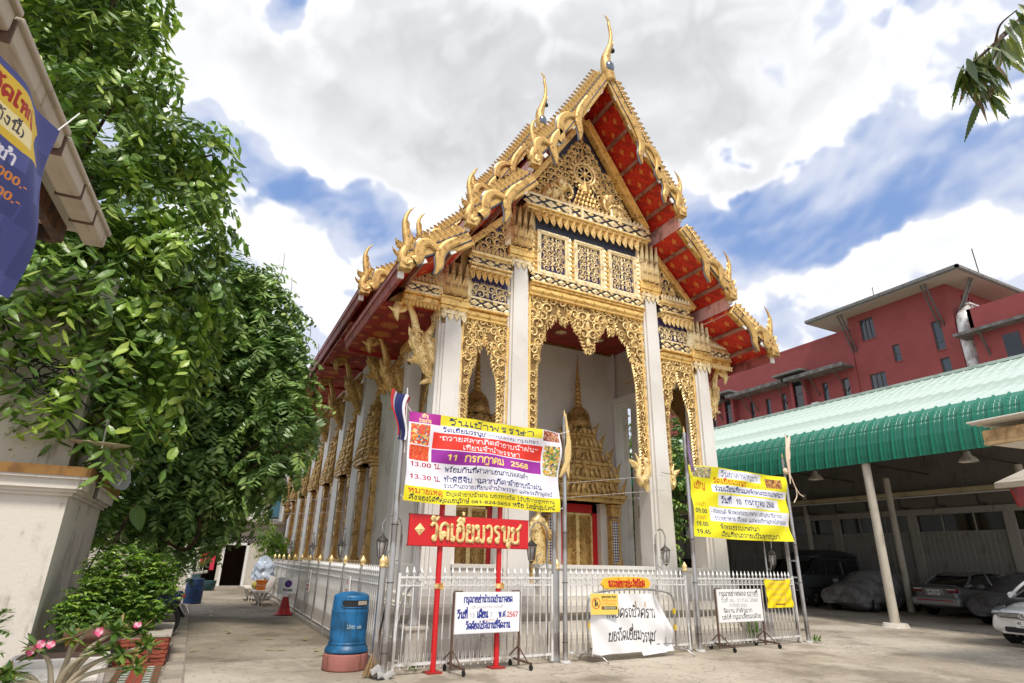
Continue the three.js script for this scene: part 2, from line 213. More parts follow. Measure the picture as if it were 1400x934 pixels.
// ---------------------------------------------------------------- Thai lettering drawn with strokes (letter height 20, base line 0)
const GLYPH = {}; {
  const rows = [
    'ก|14|2,0 2,12 4,14 1,16 4,19 8,20 12,18 13,14 13,0', 'ข|13|o3,16/5,17 5,14 3,11 3,0 3,0 12,0 12,0 12,20', 'ค|14|2,0 2,14 4,18 8,20 12,18 13,14 13,0/2,0 5,6/o6,9',
    'ฆ|15|o3,16/5,17 5,13 3,10 3,0/4,0 6,2 8,0/8,0 13,0 13,0 13,20', 'ง|11|o6,17/8,18 9,15 9,2 8,0 5,3 2,8', 'จ|13|2,16 4,19 7,20 11,18 12,14 12,0 8,3 7,6/o6,9',
    'ฉ|14|2,16 4,19 7,20 11,18 12,14 12,3/o4,9/6,8 6,2 6,0 11,2/o13,1', 'ช|15|o3,16/5,17 5,13 3,10 3,0 3,0 12,0 12,0 12,13 10,16 13,18 17,23', 'ซ|15|o3,16/5,17 5,13 3,10 3,0 3,0 12,0 12,0 12,13 10,16 13,18 17,23/8,19 11,16',
    'ญ|19|2,0 2,12 4,14 1,16 4,19 8,20 11,18 12,14 12,0 12,0 18,0 18,0 18,20/12,-3 15,-7 18,-4', 'ฎ|14|2,0 2,12 4,14 1,16 4,19 8,20 12,18 13,14 13,-5 10,-7 8,-4 5,-7',
    'ณ|19|o5,3/2,2 2,14 4,19 7,20 10,18 11,13 11,2/12,3 17,1/o17,2/18,4 18,20', 'ด|14|4,0 2,5 2,14 4,18 8,20 12,18 13,14 13,0/4,0 6,4/o7,7', 'ต|14|4,0 2,5 2,15 4,19 7,17 10,20 12,18 13,14 13,0/4,0 6,4/o7,7',
    'ถ|14|3,4 3,12 5,14 2,16 5,19 8,20 12,18 13,14 13,0/o5,2', 'ท|14|o3,17/5,17 5,0/5,6 8,17 11,19 13,16 13,0', 'ธ|13|12,19 3,20 3,14 9,13 12,11 12,0 3,0 3,0 3,9', 'น|14|o3,17/5,17 5,0/5,1 11,4 12,20/o13,2',
    'บ|14|o3,17/5,17 5,0 5,0 13,0 13,0 13,20', 'ป|14|o3,17/5,17 5,0 5,0 13,0 13,0 13,27', 'ผ|15|o5,16/3,15 3,0 3,0 8,8 8,8 13,0 13,0 13,20', 'ฝ|15|o5,16/3,15 3,0 3,0 8,8 8,8 13,0 13,0 13,27', 'พ|16|o3,17/5,17 5,0 5,0 9,14 9,14 13,0 13,0 14,20', 'ฟ|16|o3,17/5,17 5,0 5,0 9,14 9,14 13,0 13,0 14,27',
    'ภ|15|5,2 5,12 7,14 4,16 7,19 10,20 13,18 14,14 14,0/o3,2', 'ม|15|o3,17/5,17 5,2/o4,2/6,3 13,0 13,20', 'ย|14|o5,17/3,16 4,11 8,11/4,11 3,8 3,0 3,0 12,0 12,0 12,20', 'ร|11|o6,2/8,3 8,10 3,13 2,17 5,19 9,18', 'ล|14|13,0 13,14 10,19 5,19 2,16/13,10 8,11 4,8/o4,4', 'ว|11|o6,2/8,3 9,8 9,15 7,19 3,19 1,16',
    'ศ|15|2,0 2,14 4,18 8,20 12,18 13,14 13,0/2,0 5,6/o6,9/11,19 15,24', 'ษ|16|o3,17/5,17 5,0 5,0 13,0 13,0 13,20/o10,9/12,10 16,12', 'ส|15|13,0 13,14 10,19 5,19 2,16/13,10 8,11 4,8/o4,4/10,19 15,24', 'ห|15|o3,17/5,17 5,0/5,6 11,13 13,18/o11,18/13,14 13,0', 'ฬ|17|o3,17/5,17 5,0 5,0 9,10 9,10 13,0 13,0 13,20 16,23', 'อ|13|o5,13/3,12 3,3 5,0 10,0 12,3 12,15 9,20 4,19 2,16', 'ฮ|14|o5,13/3,12 3,3 5,0 10,0 12,3 12,15 9,19 4,19 2,16/9,19 14,23',
    'ฯ|12|2,14 4,19 6,14 9,18 9,0', 'ๆ|12|o4,14/2,15 3,19 8,19 10,14 10,0', 'ะ|9|o3,14/5,15 8,18/o3,4/5,5 8,8', 'า|10|1,16 4,19 8,18 9,14 9,0', 'ำ|10|1,16 4,19 8,18 9,14 9,0/o-2,26', 'เ|7|3,20 3,3/o5,2', 'แ|13|3,20 3,3/o5,2/9,20 9,3/o11,2', 'โ|9|5,3 5,18 2,22 5,26 9,24/o7,2', 'ใ|9|4,3 4,22 6,26 3,26/o6,2', 'ไ|9|4,3 4,18 2,22 2,27 6,25/o6,2',
    'ั|0|o-9,25/-7,23 -3,24 0,28', 'ิ|0|-11,22 -6,27 -1,22 -1,22 -11,22', 'ี|0|-11,22 -6,27 -1,22 -1,22 -11,22/-1,22 -1,28', 'ึ|0|-11,22 -6,27 -1,22 -1,22 -11,22/o-2,26', 'ื|0|-11,22 -6,27 -1,22 -1,22 -11,22/-1,22 -1,28/-4,24 -4,28', '่|0|-2,30 -2,35', '้|0|o-6,31/-4,30 -2,31 0,35', '็|0|-10,22 -8,27 -3,25 -5,22 0,29', '์|0|o-4,25/-3,27 0,31', 'ุ|0|o-4,-3/-2,-3 -2,-8', 'ู|0|-6,-3 -6,-7 -2,-7 -2,-3', '๊|0|-8,30 -6,33 -4,30 0,34'];
  for (const r of rows) { const [c, w, s] = r.split('|'); GLYPH[c] = { w: +w, s: s.split('/').map((t) => t[0] === 'o' ? { o: t.slice(1).split(',').map(Number) } : { p: t.split(' ').map((q) => q.split(',').map(Number)) }) }; }
}
const ABOVE = 'ัิีึืำ';
function strokesOf(text) { // -> [{c, x, w, lines: [[x, y]..]}], total width
  let x = 0, prev = ''; const out = []; let w;
  for (const c of text) {
    const g = GLYPH[c];
    if (!g) { w = c === ' ' ? 7 : '.,:\'"“”-'.includes(c) ? 6 : 12.5; out.push({ c, x, w, raw: true }); x += w + 1.5; prev = c; continue; }
    const dy = '่้๊'.includes(c) && !ABOVE.includes(prev) ? -7 : 0;
    const lines = g.s.map((s) => {
      if (s.o) { const L = []; for (let i = 0; i <= 10; i++) { const a = i / 10 * 6.283; L.push([x + s.o[0] + 2.1 * Math.cos(a), s.o[1] + dy + 2.1 * Math.sin(a)]); } return L; }
      const P = s.p.map((p) => [p[0] + x - (g.w ? 0 : 1.5), p[1] + dy]); if (P.length < 3) return P; const L = [];
      for (let i = 0; i < P.length - 1; i++) { const a = P[Math.max(0, i - 1)], b = P[i], d = P[i + 1], e = P[Math.min(P.length - 1, i + 2)]; for (let k = 0; k < 4; k++) { const t = k / 4, f = (m) => { const t1 = (d[m] - a[m]) * 0.4, t2 = (e[m] - b[m]) * 0.4, q = t * t, r = q * t; return (2 * r - 3 * q + 1) * b[m] + (r - 2 * q + t) * t1 + (3 * q - 2 * r) * d[m] + (r - q) * t2; }; L.push([f(0), f(1)]); } }
      L.push(P[P.length - 1]); return L;
    });
    out.push({ c, x, w: g.w, lines }); x += g.w ? g.w + 1.5 : 0; prev = c;
  }
  return { glyphs: out, width: x };
}
function write(ctx, text, x, y, h, color, o = {}) { // base line at y, letters h pixels tall, o.w squeezes to a width, o.align
  const { glyphs, width } = strokesOf(text); const k = h / 20; const sx = o.w ? o.w / width : k * (o.sx || 1);
  const x0 = o.align === 'c' ? x - width * sx / 2 : x;
  ctx.strokeStyle = color; ctx.fillStyle = color; ctx.lineWidth = (o.bold || 3) * k; ctx.lineCap = 'round'; ctx.lineJoin = 'round';
  for (const g of glyphs) {
    if (g.raw) { if (g.c === ' ') continue; ctx.save(); ctx.translate(x0 + g.x * sx, y); ctx.scale(sx / k, 1); ctx.font = (o.bold >= 3 || !o.bold ? 'bold ' : '') + Math.round(h * 1.32) + 'px sans-serif'; ctx.textBaseline = 'alphabetic'; ctx.fillText(g.c, 0, 0); ctx.restore(); continue; }
    for (const L of g.lines) { ctx.beginPath(); L.forEach((p, i) => { const X = x0 + p[0] * sx, Y = y - p[1] * k; i ? ctx.lineTo(X, Y) : ctx.moveTo(X, Y); }); ctx.stroke(); }
  }
}
function board(w, h, draw) { const c = document.createElement('canvas'); c.width = w; c.height = h; const x = c.getContext('2d'); draw(x, w, h); const t = new THREE.CanvasTexture(c); t.colorSpace = THREE.SRGBColorSpace; t.anisotropy = 8; return t; }
function photoPatch(x, X, Y, w, h, cols, seed) { const r = mulberry(seed); x.save(); x.beginPath(); x.rect(X, Y, w, h); x.clip(); x.fillStyle = cols[0]; x.fillRect(X, Y, w, h); for (let i = 0; i < 260; i++) { x.fillStyle = cols[Math.floor(r() * cols.length)]; x.beginPath(); x.ellipse(X + r() * w, Y + r() * h, (0.02 + r() * 0.07) * w, (0.015 + r() * 0.05) * h, r() * 3, 0, 6.3); x.fill(); } x.restore(); }
// ground: concrete yard poured in slabs, open joints between them; side lane stained and toned darker to carry the tree shade
{
  const g = new THREE.PlaneGeometry(600, 600, 1, 1); g.rotateX(-Math.PI / 2); g.translate(0, -0.02, 0); const ground = struct('ground', [g], M.concrete);
  const q = mulberry(77); const put = (x0, x1, z0, z1, m) => { const y = -0.004 * q(); const o = mesh('slab', [bx(x0 + 0.005, x1 - 0.005, -0.06, y, z0 + 0.005, z1 - 0.005)], m, ground); o.userData = {}; };
  const xs = [-9, -5.4, -1.9, 1.9, 5.6, 9.4, 13.1, 16.9, 20.7, 24.5, 28.4], zs = [2.6, -1.3, -5.1, -8.35];
  for (let i = 0; i < xs.length - 1; i++) for (let j = 0; j < zs.length - 1; j++) put(xs[i], xs[i + 1], zs[j + 1], zs[j], M.concrete);
  const zr = [-8.35, -12.2, -16.1, -20, -24, -28]; for (let i = 6; i < xs.length - 1; i++) for (let j = 0; j < zr.length - 1; j++) put(xs[i], xs[i + 1], zr[j + 1], zr[j], M.concrete);
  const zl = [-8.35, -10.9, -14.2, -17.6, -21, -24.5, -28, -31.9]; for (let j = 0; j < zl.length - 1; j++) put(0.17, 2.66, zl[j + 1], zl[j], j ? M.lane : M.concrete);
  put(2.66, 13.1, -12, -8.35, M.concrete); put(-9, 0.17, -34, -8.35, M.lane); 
}
// ---------------------------------------------------------------- carved ornament
// a leaf with a raised spine in the XY plane: base at the origin, tip up; both = also a back face
function leafRidge(w, h, d, curl = 0.2, n = 4, both = false) {
  const pos = []; const row = (t) => { const k = Math.pow(Math.sin(Math.PI * Math.min(1, 0.18 + t * 0.82)), 0.8) * (t < 1 ? 1 : 0); const cx = curl * w * t * t * 1.6; return [[cx - w / 2 * k, h * t, 0], [cx, h * t, d * (1 - t * 0.7)], [cx + w / 2 * k, h * t, 0]]; };
  for (let i = 0; i < n; i++) { const a = row(i / n), b = row((i + 1) / n); for (const [p, q] of [[0, 1], [1, 2]]) { pos.push(...a[p], ...a[q], ...b[q], ...a[p], ...b[q], ...b[p]); if (both) { const m = (v) => [v[0], v[1], -v[2]]; pos.push(...m(a[q]), ...m(a[p]), ...m(b[q]), ...m(b[q]), ...m(a[p]), ...m(b[p])); } } }
  const g = new THREE.BufferGeometry(); g.setAttribute('position', new THREE.Float32BufferAttribute(pos, 3)); g.computeVertexNormals(); return g;
}
function scrollMotif(r, dir, seed) { // a curling stem with flame leaves on its back and a bud in its eye
  const q = mulberry(seed), P = [], S = 9; for (let i = 0; i <= S; i++) { const t = i / S, a = t * 7.6, R = r * (1 - 0.82 * t) ; P.push([dir * Math.cos(a) * R, Math.sin(a) * R, r * 0.12 * t]); }
  const L = [tube2(P, [r * 0.13, r * 0.17, r * 0.13, r * 0.09], 5, 18, 1.1)];
  for (let i = 0; i < 7; i++) { const a = -0.5 + i * 0.52; L.push(T(leafRidge(r * 0.34, r * (0.5 + 0.2 * q()), r * 0.22, 0.9 * dir, 3), { rz: dir > 0 ? a - 1.9 : -(a - 1.9), p: [dir * Math.cos(a) * r * 0.9, Math.sin(a) * r * 0.9, 0] })); }
  L.push(new THREE.OctahedronGeometry(r * 0.17, 0).translate(0, 0, r * 0.12)); return mg(L);
}
const SCROLLS = [0, 1, 2].map((i) => [scrollMotif(1, 1, 5 + i), scrollMotif(1, -1, 9 + i)]);
function scrollField(inside, x0, x1, y0, y1, r, o = {}) { // scrolls packed in rows, mirrored about o.mid, leaves in the gaps
  const L = [], dx = r * 1.5, dy = r * 1.3; let j = 0;
  for (let y = y0 + r * 0.8; y < y1; y += dy, j++) for (let x = (o.mid !== undefined ? o.mid + dx * (j % 2 ? 0.5 : 1) : x0 + r * 0.8 + (j % 2) * dx / 2); x < x1; x += dx) for (const s of o.mid !== undefined ? [1, -1] : [j % 2 ? 1 : -1]) {
    const X = o.mid !== undefined ? o.mid + s * (x - o.mid) : x; if (!inside(X, y)) continue;
    const k = r * rr(0.78, 0.98); L.push(T(SCROLLS[Math.floor(rnd() * 3)][s > 0 ? 0 : 1].clone(), { s: k, rz: rr(-0.5, 0.5), p: [X, y, rr(0, 0.02)] }));
    L.push(T(leafRidge(r * 0.5, r * 1.15, r * 0.3, rr(-0.8, 0.8), 3), { rz: rr(-0.7, 0.7), p: [X + dx / 2 * s, y - r * 0.2, 0] }));
  }
  if (o.mid !== undefined) for (let y = y0 + r * 0.3; y < y1 - r; y += r * 1.3) if (inside(o.mid, y)) L.push(T(leafRidge(r * 0.7, r * 1.5, r * 0.42, 0, 4), { p: [o.mid, y, 0.01] }));
  return mg(L);
}
function inPoly(P) { return (x, y) => { let c = false; for (let i = 0, j = P.length - 1; i < P.length; j = i++) if ((P[i][1] > y) !== (P[j][1] > y) && x < (P[j][0] - P[i][0]) * (y - P[i][1]) / (P[j][1] - P[i][1]) + P[i][0]) c = !c; return c; }; }
function moulding(w, prof, y, z) { // horizontal moulding along X: prof = [[height, projection]..] from the bottom
  const L = []; let Y = y; for (const [h, p] of prof) { L.push(rbox(w + (p > 0 ? 0.0 : 0), h - 0.004, 0.12 + p, Math.min(h * 0.4, 0.02), 0, Y + h / 2, z + p / 2 - 0.06)); Y += h; } return mg(L);
}
const petalG = leafRidge(0.16, 0.2, 0.075, 0, 4), petalBead = new THREE.OctahedronGeometry(0.028, 0);
const PETAL = mg([petalG, petalBead.clone().translate(0, 0.05, 0.075), T(leafRidge(0.07, 0.12, 0.04, 0, 3), { p: [0.07, -0.02, -0.005] })]);
const DIAMOND = (() => { const P = [[-1, 0], [0, 1], [1, 0], [0, -1]], L = []; for (let i = 0; i < 4; i++) { const a = P[i], b = P[(i + 1) % 4]; const g = new THREE.BufferGeometry(); g.setAttribute('position', new THREE.Float32BufferAttribute([b[0], b[1], 0, a[0], a[1], 0, 0, 0, 0.38, b[0], b[1], 0, b[0], b[1], -0.3, a[0], a[1], 0, a[0], a[1], 0, b[0], b[1], -0.3, a[0], a[1], -0.3], 3)); g.computeVertexNormals(); L.push(g); } L.push(new THREE.OctahedronGeometry(0.2, 0).translate(0, 0, 0.34)); return mg(L); })();
function diamondBand(parent, x0, x1, y0, y1, z) { // gold diamonds set in dark mirror glass between two gold fillets
  const b = mesh('diamond_frieze', [bx(x0, x1, y0, y1, z - 0.1, z)], M.mirror, parent), h = y1 - y0, n = Math.max(2, Math.round((x1 - x0) / (h * 1.5))), s = (x1 - x0) / n;
  mesh('fillet', [bx(x0, x1, y0 - 0.02, y0 + h * 0.1, z - 0.08, z + 0.035), bx(x0, x1, y1 - h * 0.1, y1 + 0.02, z - 0.08, z + 0.035)], M.goldPale, b);
  for (let i = 0; i < n; i++) { const o = mesh('diamond_tile', DIAMOND, M.goldPale, b); o.scale.set(s * 0.36, h * 0.31, 0.07); o.position.set(x0 + (i + 0.5) * s, (y0 + y1) / 2, z + 0.022); }
  const L = []; for (let i = 0; i <= n; i++) for (const q of [1, -1]) { const x = clamp(x0 + i * s, x0 + 0.03, x1 - 0.03); L.push(T(leafRidge(s * 0.42, h * 0.3, 0.03, 0, 2), { rz: q > 0 ? Math.PI : 0, p: [x, q > 0 ? y1 - h * 0.1 : y0 + h * 0.1, z + 0.012] })); } mesh('corner_leaves', L, M.gold, b); return b;
}
function petalRow(parent, x0, x1, y, h, z, name, down = true, mat = M.gold) {
  const n = Math.max(2, Math.round((x1 - x0) / (h * 0.62))), s = (x1 - x0) / n; for (let i = 0; i < n; i++) { const o = mesh(name, PETAL, mat, parent); o.scale.set(s / 0.205, h / 0.2, h / 0.16); o.position.set(x0 + (i + 0.5) * s, y, z); if (down) { o.rotation.z = Math.PI; o.rotation.x = -0.25; } else o.rotation.x = 0.12; }
}
function lambrequin(parent, xc, y, z, prof, r, mat = M.gold) { // open-work valance: prof = the right half of its lower edge, from the middle out; both halves
  const P = [[prof[0][0], 0], ...prof, [prof[prof.length - 1][0], 0]]; const full = [...prof.map((p) => [-p[0], p[1]]).reverse(), ...prof.slice(prof[0][0] === 0 ? 1 : 0)]; const W = prof[prof.length - 1][0];
  const outline = [[-W, 0], ...full, [W, 0]]; const ins = inPoly(outline);
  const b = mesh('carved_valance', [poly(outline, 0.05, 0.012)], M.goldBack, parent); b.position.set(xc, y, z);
  mesh('carved_scrollwork', [scrollField((X, Y) => ins(X, Y) && ins(X + r * 0.45, Y) && ins(X - r * 0.45, Y) && ins(X, Y - r * 0.4), -W, W, -4, 0, r, { mid: 0 }), scrollField((X, Y) => ins(X, Y) && !(ins(X + r * 0.45, Y) && ins(X - r * 0.45, Y) && ins(X, Y - r * 0.4)), -W, W, -4, 0, r * 0.6)].map((g) => g.translate(0, 0, 0.06)), mat, b);
  const L = []; for (let i = 0; i < full.length - 1; i++) { const a = full[i], c = full[i + 1], len = Math.hypot(c[0] - a[0], c[1] - a[1]), n = Math.max(1, Math.round(len / 0.075)); for (let k = 0; k < n; k++) { const t = (k + 0.5) / n, X = lerp(a[0], c[0], t), Y = lerp(a[1], c[1], t); const nx = (c[1] - a[1]) / len, ny = -(c[0] - a[0]) / len; L.push(T(leafRidge(0.075, 0.1, 0.035, X > 0 ? -0.5 : 0.5, 3, true), { rz: Math.atan2(-nx, ny), p: [X, Y, 0.03] })); } }
  mesh('leaf_edge', L, mat, b); for (const e of [-1, 1]) mesh('edge_strip', [bx(e * (W + 0.016) - 0.028, e * (W + 0.016) + 0.028, full[0][1] + 0.05, 0, 0, 0.09)], M.goldDeep, b); return b;
}
// tiered spire over a door or window, centred, back on z = 0, w wide at the eaves, total height H
function spireCrown(parent, X, Y, Z, w, d, H, turn, mat = M.goldOld, fine = true) {
  const base = mesh('carved_crown', (() => { const L = []; let y = 0; const tiers = [[1, 0.1], [0.86, 0.1], [0.7, 0.1], [0.5, 0.09], [0.36, 0.08]]; for (const [k, h] of tiers) { const hh = h * H; for (const [a, b, e] of [[0, 0.28, 1], [0.28, 0.5, 1.07], [0.5, 0.72, 0.95], [0.72, 1, 0.86]]) { L.push(rbox(w * k * e, hh * (b - a), d * (0.55 + 0.45 * k) * e, 0.012, 0, y + hh * (a + b) / 2, d * (0.55 + 0.45 * k) * e / 2)); L.push(rbox(w * k * e * 0.5, hh * (b - a), d * (0.55 + 0.45 * k) * e + 0.05, 0.012, 0, y + hh * (a + b) / 2, d * (0.55 + 0.45 * k) * e / 2 + 0.02)); } y += hh; } return L; })(), mat, parent);
  base.position.set(X, Y, Z); base.rotation.y = turn; const L = []; let y = 0; const tiers = [[1, 0.1], [0.86, 0.1], [0.7, 0.1], [0.5, 0.09], [0.36, 0.08]];
  for (const [k, h] of tiers) { const hh = h * H; y += hh * 0.5; const n = Math.max(3, Math.round(w * k / 0.17)), zz = d * (0.55 + 0.45 * k); for (let i = 0; i <= n; i++) { const x = -w * k / 2 + w * k * i / n, big = i % 3 === 0 ? 1.45 : 1; L.push(T(leafRidge(0.12 * big, hh * 0.62 * big, 0.05, i < n / 2 ? 0.4 : -0.4, 3, true), { rx: -0.1, p: [x, y, zz + (Math.abs(x) < w * k * 0.26 ? 0.05 : 0.01)] })); L.push(T(new THREE.OctahedronGeometry(0.03, 0), { p: [x + w * k / n / 2 * (i < n ? 1 : 0), y - hh * 0.34, zz + 0.02] })); } for (const s of [-1, 1]) { L.push(T(leafRidge(0.14, hh * 1.25, 0.05, 0.9, 4, true), { ry: s > 0 ? 0 : Math.PI, p: [s * w * k / 2, y - hh * 0.1, zz * 0.9] })); if (fine) for (let q = 0; q < 2; q++) L.push(T(leafRidge(0.1, hh * 0.7, 0.04, 0.3, 3, true), { ry: Math.PI / 2, p: [s * w * k / 2, y, zz * (0.25 + q * 0.4)] })); } y += hh * 0.5; }
  mesh('crown_leaves', L, mat, base);
  const hb = H - y, P = [[w * 0.15, 0], [w * 0.16, hb * 0.05], [w * 0.13, hb * 0.12], [w * 0.11, hb * 0.22], [w * 0.06, hb * 0.27]]; for (let i = 0; i < 9; i++) { const t = i / 9, r = w * 0.055 * (1 - t * 0.72), yy = hb * (0.27 + 0.5 * t); P.push([r * 0.7, yy], [r, yy + hb * 0.012], [r * 0.9, yy + hb * 0.03], [r * 0.6, yy + hb * 0.045]); } P.push([w * 0.012, hb * 0.8], [0.002, hb]);
  const s = mesh('crown_spire', [lathe(P, 12)], mat, base); s.position.set(0, y, d * 0.42); if (fine) { const Q = []; for (let i = 0; i < 12; i++) Q.push(T(leafRidge(w * 0.09, hb * 0.2, 0.02, 0, 3, true), { rx: -0.12, p: [0, 0.0, w * 0.15], })); Q.forEach((g, i) => g.rotateY(i * 0.5236)); mesh('spire_petals', Q, M.goldDark, base).position.set(0, y, d * 0.42); }
  return base;
}

// a flat band of carved board following a curve in the XY plane
function ribbon(pts, w, depth, z, grow = 0) { const c = new THREE.CatmullRomCurve3(pts.map((p) => V(p[0], p[1], 0))), S = 22, A = [], B = []; for (let i = 0; i <= S; i++) { const t = i / S, q = c.getPoint(t), d = c.getTangent(t), L = Math.hypot(d.x, d.y) || 1, k = t * (w.length - 1), k0 = Math.min(Math.floor(k), w.length - 2), r = lerp(w[k0], w[k0 + 1], k - k0) + grow; A.push([q.x - d.y / L * r, q.y + d.x / L * r]); B.push([q.x + d.y / L * r, q.y - d.x / L * r]); } const pos = []; const quad = (a, b, c2, d2) => pos.push(...a, ...b, ...c2, ...a, ...c2, ...d2); const f = (p, zz) => [p[0], p[1], zz], e = 0.02; for (let i = 0; i < S; i++) { const m = (p, q) => [lerp(p[0], q[0], 0.22), lerp(p[1], q[1], 0.22)]; const a0 = m(A[i], B[i]), a1 = m(A[i + 1], B[i + 1]), b0 = m(B[i], A[i]), b1 = m(B[i + 1], A[i + 1]); quad(f(b0, z + depth), f(b1, z + depth), f(a1, z + depth), f(a0, z + depth)); quad(f(a0, z + depth), f(a1, z + depth), f(A[i + 1], z + depth - e), f(A[i], z + depth - e)); quad(f(B[i], z + depth - e), f(B[i + 1], z + depth - e), f(b1, z + depth), f(b0, z + depth)); quad(f(A[i], z + depth - e), f(A[i + 1], z + depth - e), f(A[i + 1], z), f(A[i], z)); quad(f(B[i + 1], z + depth - e), f(B[i], z + depth - e), f(B[i], z), f(B[i + 1], z)); } const g = new THREE.BufferGeometry(); g.setAttribute('position', new THREE.Float32BufferAttribute(pos, 3)); g.computeVertexNormals(); return g; }
// ---------------------------------------------------------------- the temple hall (local frame: X from the axis, Z from the column fronts)
const temple = thing('temple_hall', 'white and gold temple hall with steep tiered red and gold gable roof behind the fence', 'temple', [7.38, 0, -10.6]);
const DEEP = -30;
// base with mouldings, stepped plan
{
  const L = [], step = (y0, y1, out) => { L.push(bx(-3.95 - out, 3.95 + out, y0, y1, DEEP, 0.08 + out)); L.push(bx(-2.5 - out, 2.5 + out, y0 + 0.001, y1 - 0.001, -0.5, 0.2 + out)); };
  step(0, 0.22, 0.26); step(0.22, 0.27, 0.23); step(0.27, 0.46, 0.15); step(0.46, 0.5, 0.1); step(0.5, 0.58, 0.02); step(0.58, 0.64, 0.1); step(0.64, 0.76, 0.2); step(0.76, 0.8, 0.13); step(0.8, 0.92, 0.02);
  mesh('base', L, M.grimy, temple);
  mesh('parapet', [bx(-1.35, 1.4, 0.92, 1.44, -0.22, 0.06), bx(-1.4, 1.45, 1.40, 1.47, -0.24, 0.09), bx(-3.15, -2.2, 0.92, 1.42, -0.3, 0.0), bx(2.25, 3.15, 0.92, 1.42, -0.3, 0.0), bx(-3.2, -2.15, 1.385, 1.45, -0.32, 0.03), bx(2.2, 3.2, 1.385, 1.45, -0.32, 0.03), bx(-3.72, -3.5, 0.92, 1.42, -3, -0.5), bx(3.5, 3.72, 0.92, 1.42, -3, -0.5)], M.white, temple);
  mesh('porch_floor', [bx(-3.7, 3.7, 0.925, 0.95, -3.3, -0.25)], M.stone, temple);
}
// columns: redented shaft, lotus capital of long petals, neck bands and a fringe of points
function column(X, Z, yb, yt, half, capH, o = {}) {
  const k = half, a = k * 0.62, b = k * 0.8; const sec = [[-a, -k], [a, -k], [a, -b], [b, -b], [b, -a], [k, -a], [k, a], [b, a], [b, b], [a, b], [a, k], [-a, k], [-a, b], [-b, b], [-b, a], [-k, a], [-k, -a], [-b, -a], [-b, -b], [-a, -b]];
  const g = poly(sec, yt - yb + 0.2, 0); g.rotateX(-Math.PI / 2); const p = g.attributes.position; for (let i = 0; i < p.count; i++) { const t = p.getY(i) / (yt - yb), s = lerp(1.09, 0.9, t); p.setX(i, p.getX(i) * s); p.setZ(i, p.getZ(i) * s); } g.computeVertexNormals();
  const c = mesh('column', [g, box(half * 2.5, 0.14, half * 2.5, 0, 0.07, 0), box(half * 2.35, 0.08, half * 2.35, 0, 0.18, 0)], o.mat || M.white, temple); c.position.set(X, yb, Z);
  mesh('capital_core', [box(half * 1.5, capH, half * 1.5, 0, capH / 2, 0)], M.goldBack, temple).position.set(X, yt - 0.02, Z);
  const cap = new THREE.Mesh(mg([rbox(half * 2.12, 0.09, half * 2.12, 0.02, 0, 0.33, 0), rbox(half * 2.2, 0.16, half * 2.2, 0.03, 0, 0.46, 0), rbox(half * 2.1, 0.07, half * 2.1, 0.02, 0, 0.575, 0)]), M.goldDeep); cap.name = 'capital'; cap.position.set(X, yt - 0.02, Z); temple.add(cap);
  const L = [], Lt = []; const ph = capH - 0.62;
  for (let f = 0; f < 4; f++) { const R = (g2) => { g2.rotateY(f * Math.PI / 2); return g2; };
    for (let i = 0; i < 4; i++) { const x = (i - 1.5) * half * 0.52; L.push(R(T(leafRidge(half * 0.42, ph * 0.98, 0.15, 0, 5, true), { rx: 0.07, p: [x, 0.62, half * 0.86] }))); }
    for (let i = 0; i < 3; i++) { const x = (i - 1) * half * 0.58; L.push(R(T(leafRidge(half * 0.44, ph * 0.56, 0.16, 0, 4, true), { rx: 0.16, p: [x, 0.61, half * 0.97] }))); }
    for (let i = 0; i < 4; i++) { const x = (i - 1.5) * half * 0.5; L.push(R(T(leafRidge(half * 0.46, 0.24 + (i % 2) * 0.02, 0.04, 0, 3, true), { rz: Math.PI, p: [x, 0.3, half * 0.97] }))); }
    Lt.push(R(rbox(half * 1.7, 0.1, 0.06, 0.02, 0, 0.24, half * 0.95)));
  }
  mesh('lotus_petals', L, M.goldPale, cap); mesh('neck_band', Lt, M.goldPale, cap);
  return c;
}
column(-1.87, -0.3, 0.9, 7.72, 0.3, 1.72); column(1.87, -0.3, 0.9, 7.72, 0.3, 1.72);
column(-3.43, -0.3, 0.9, 6.12, 0.3, 1.44); column(3.43, -0.3, 0.9, 6.12, 0.3, 1.44);
column(-3.43, -2.55, 0.9, 5.85, 0.28, 0.75); column(3.43, -2.55, 0.9, 5.85, 0.28, 0.75);
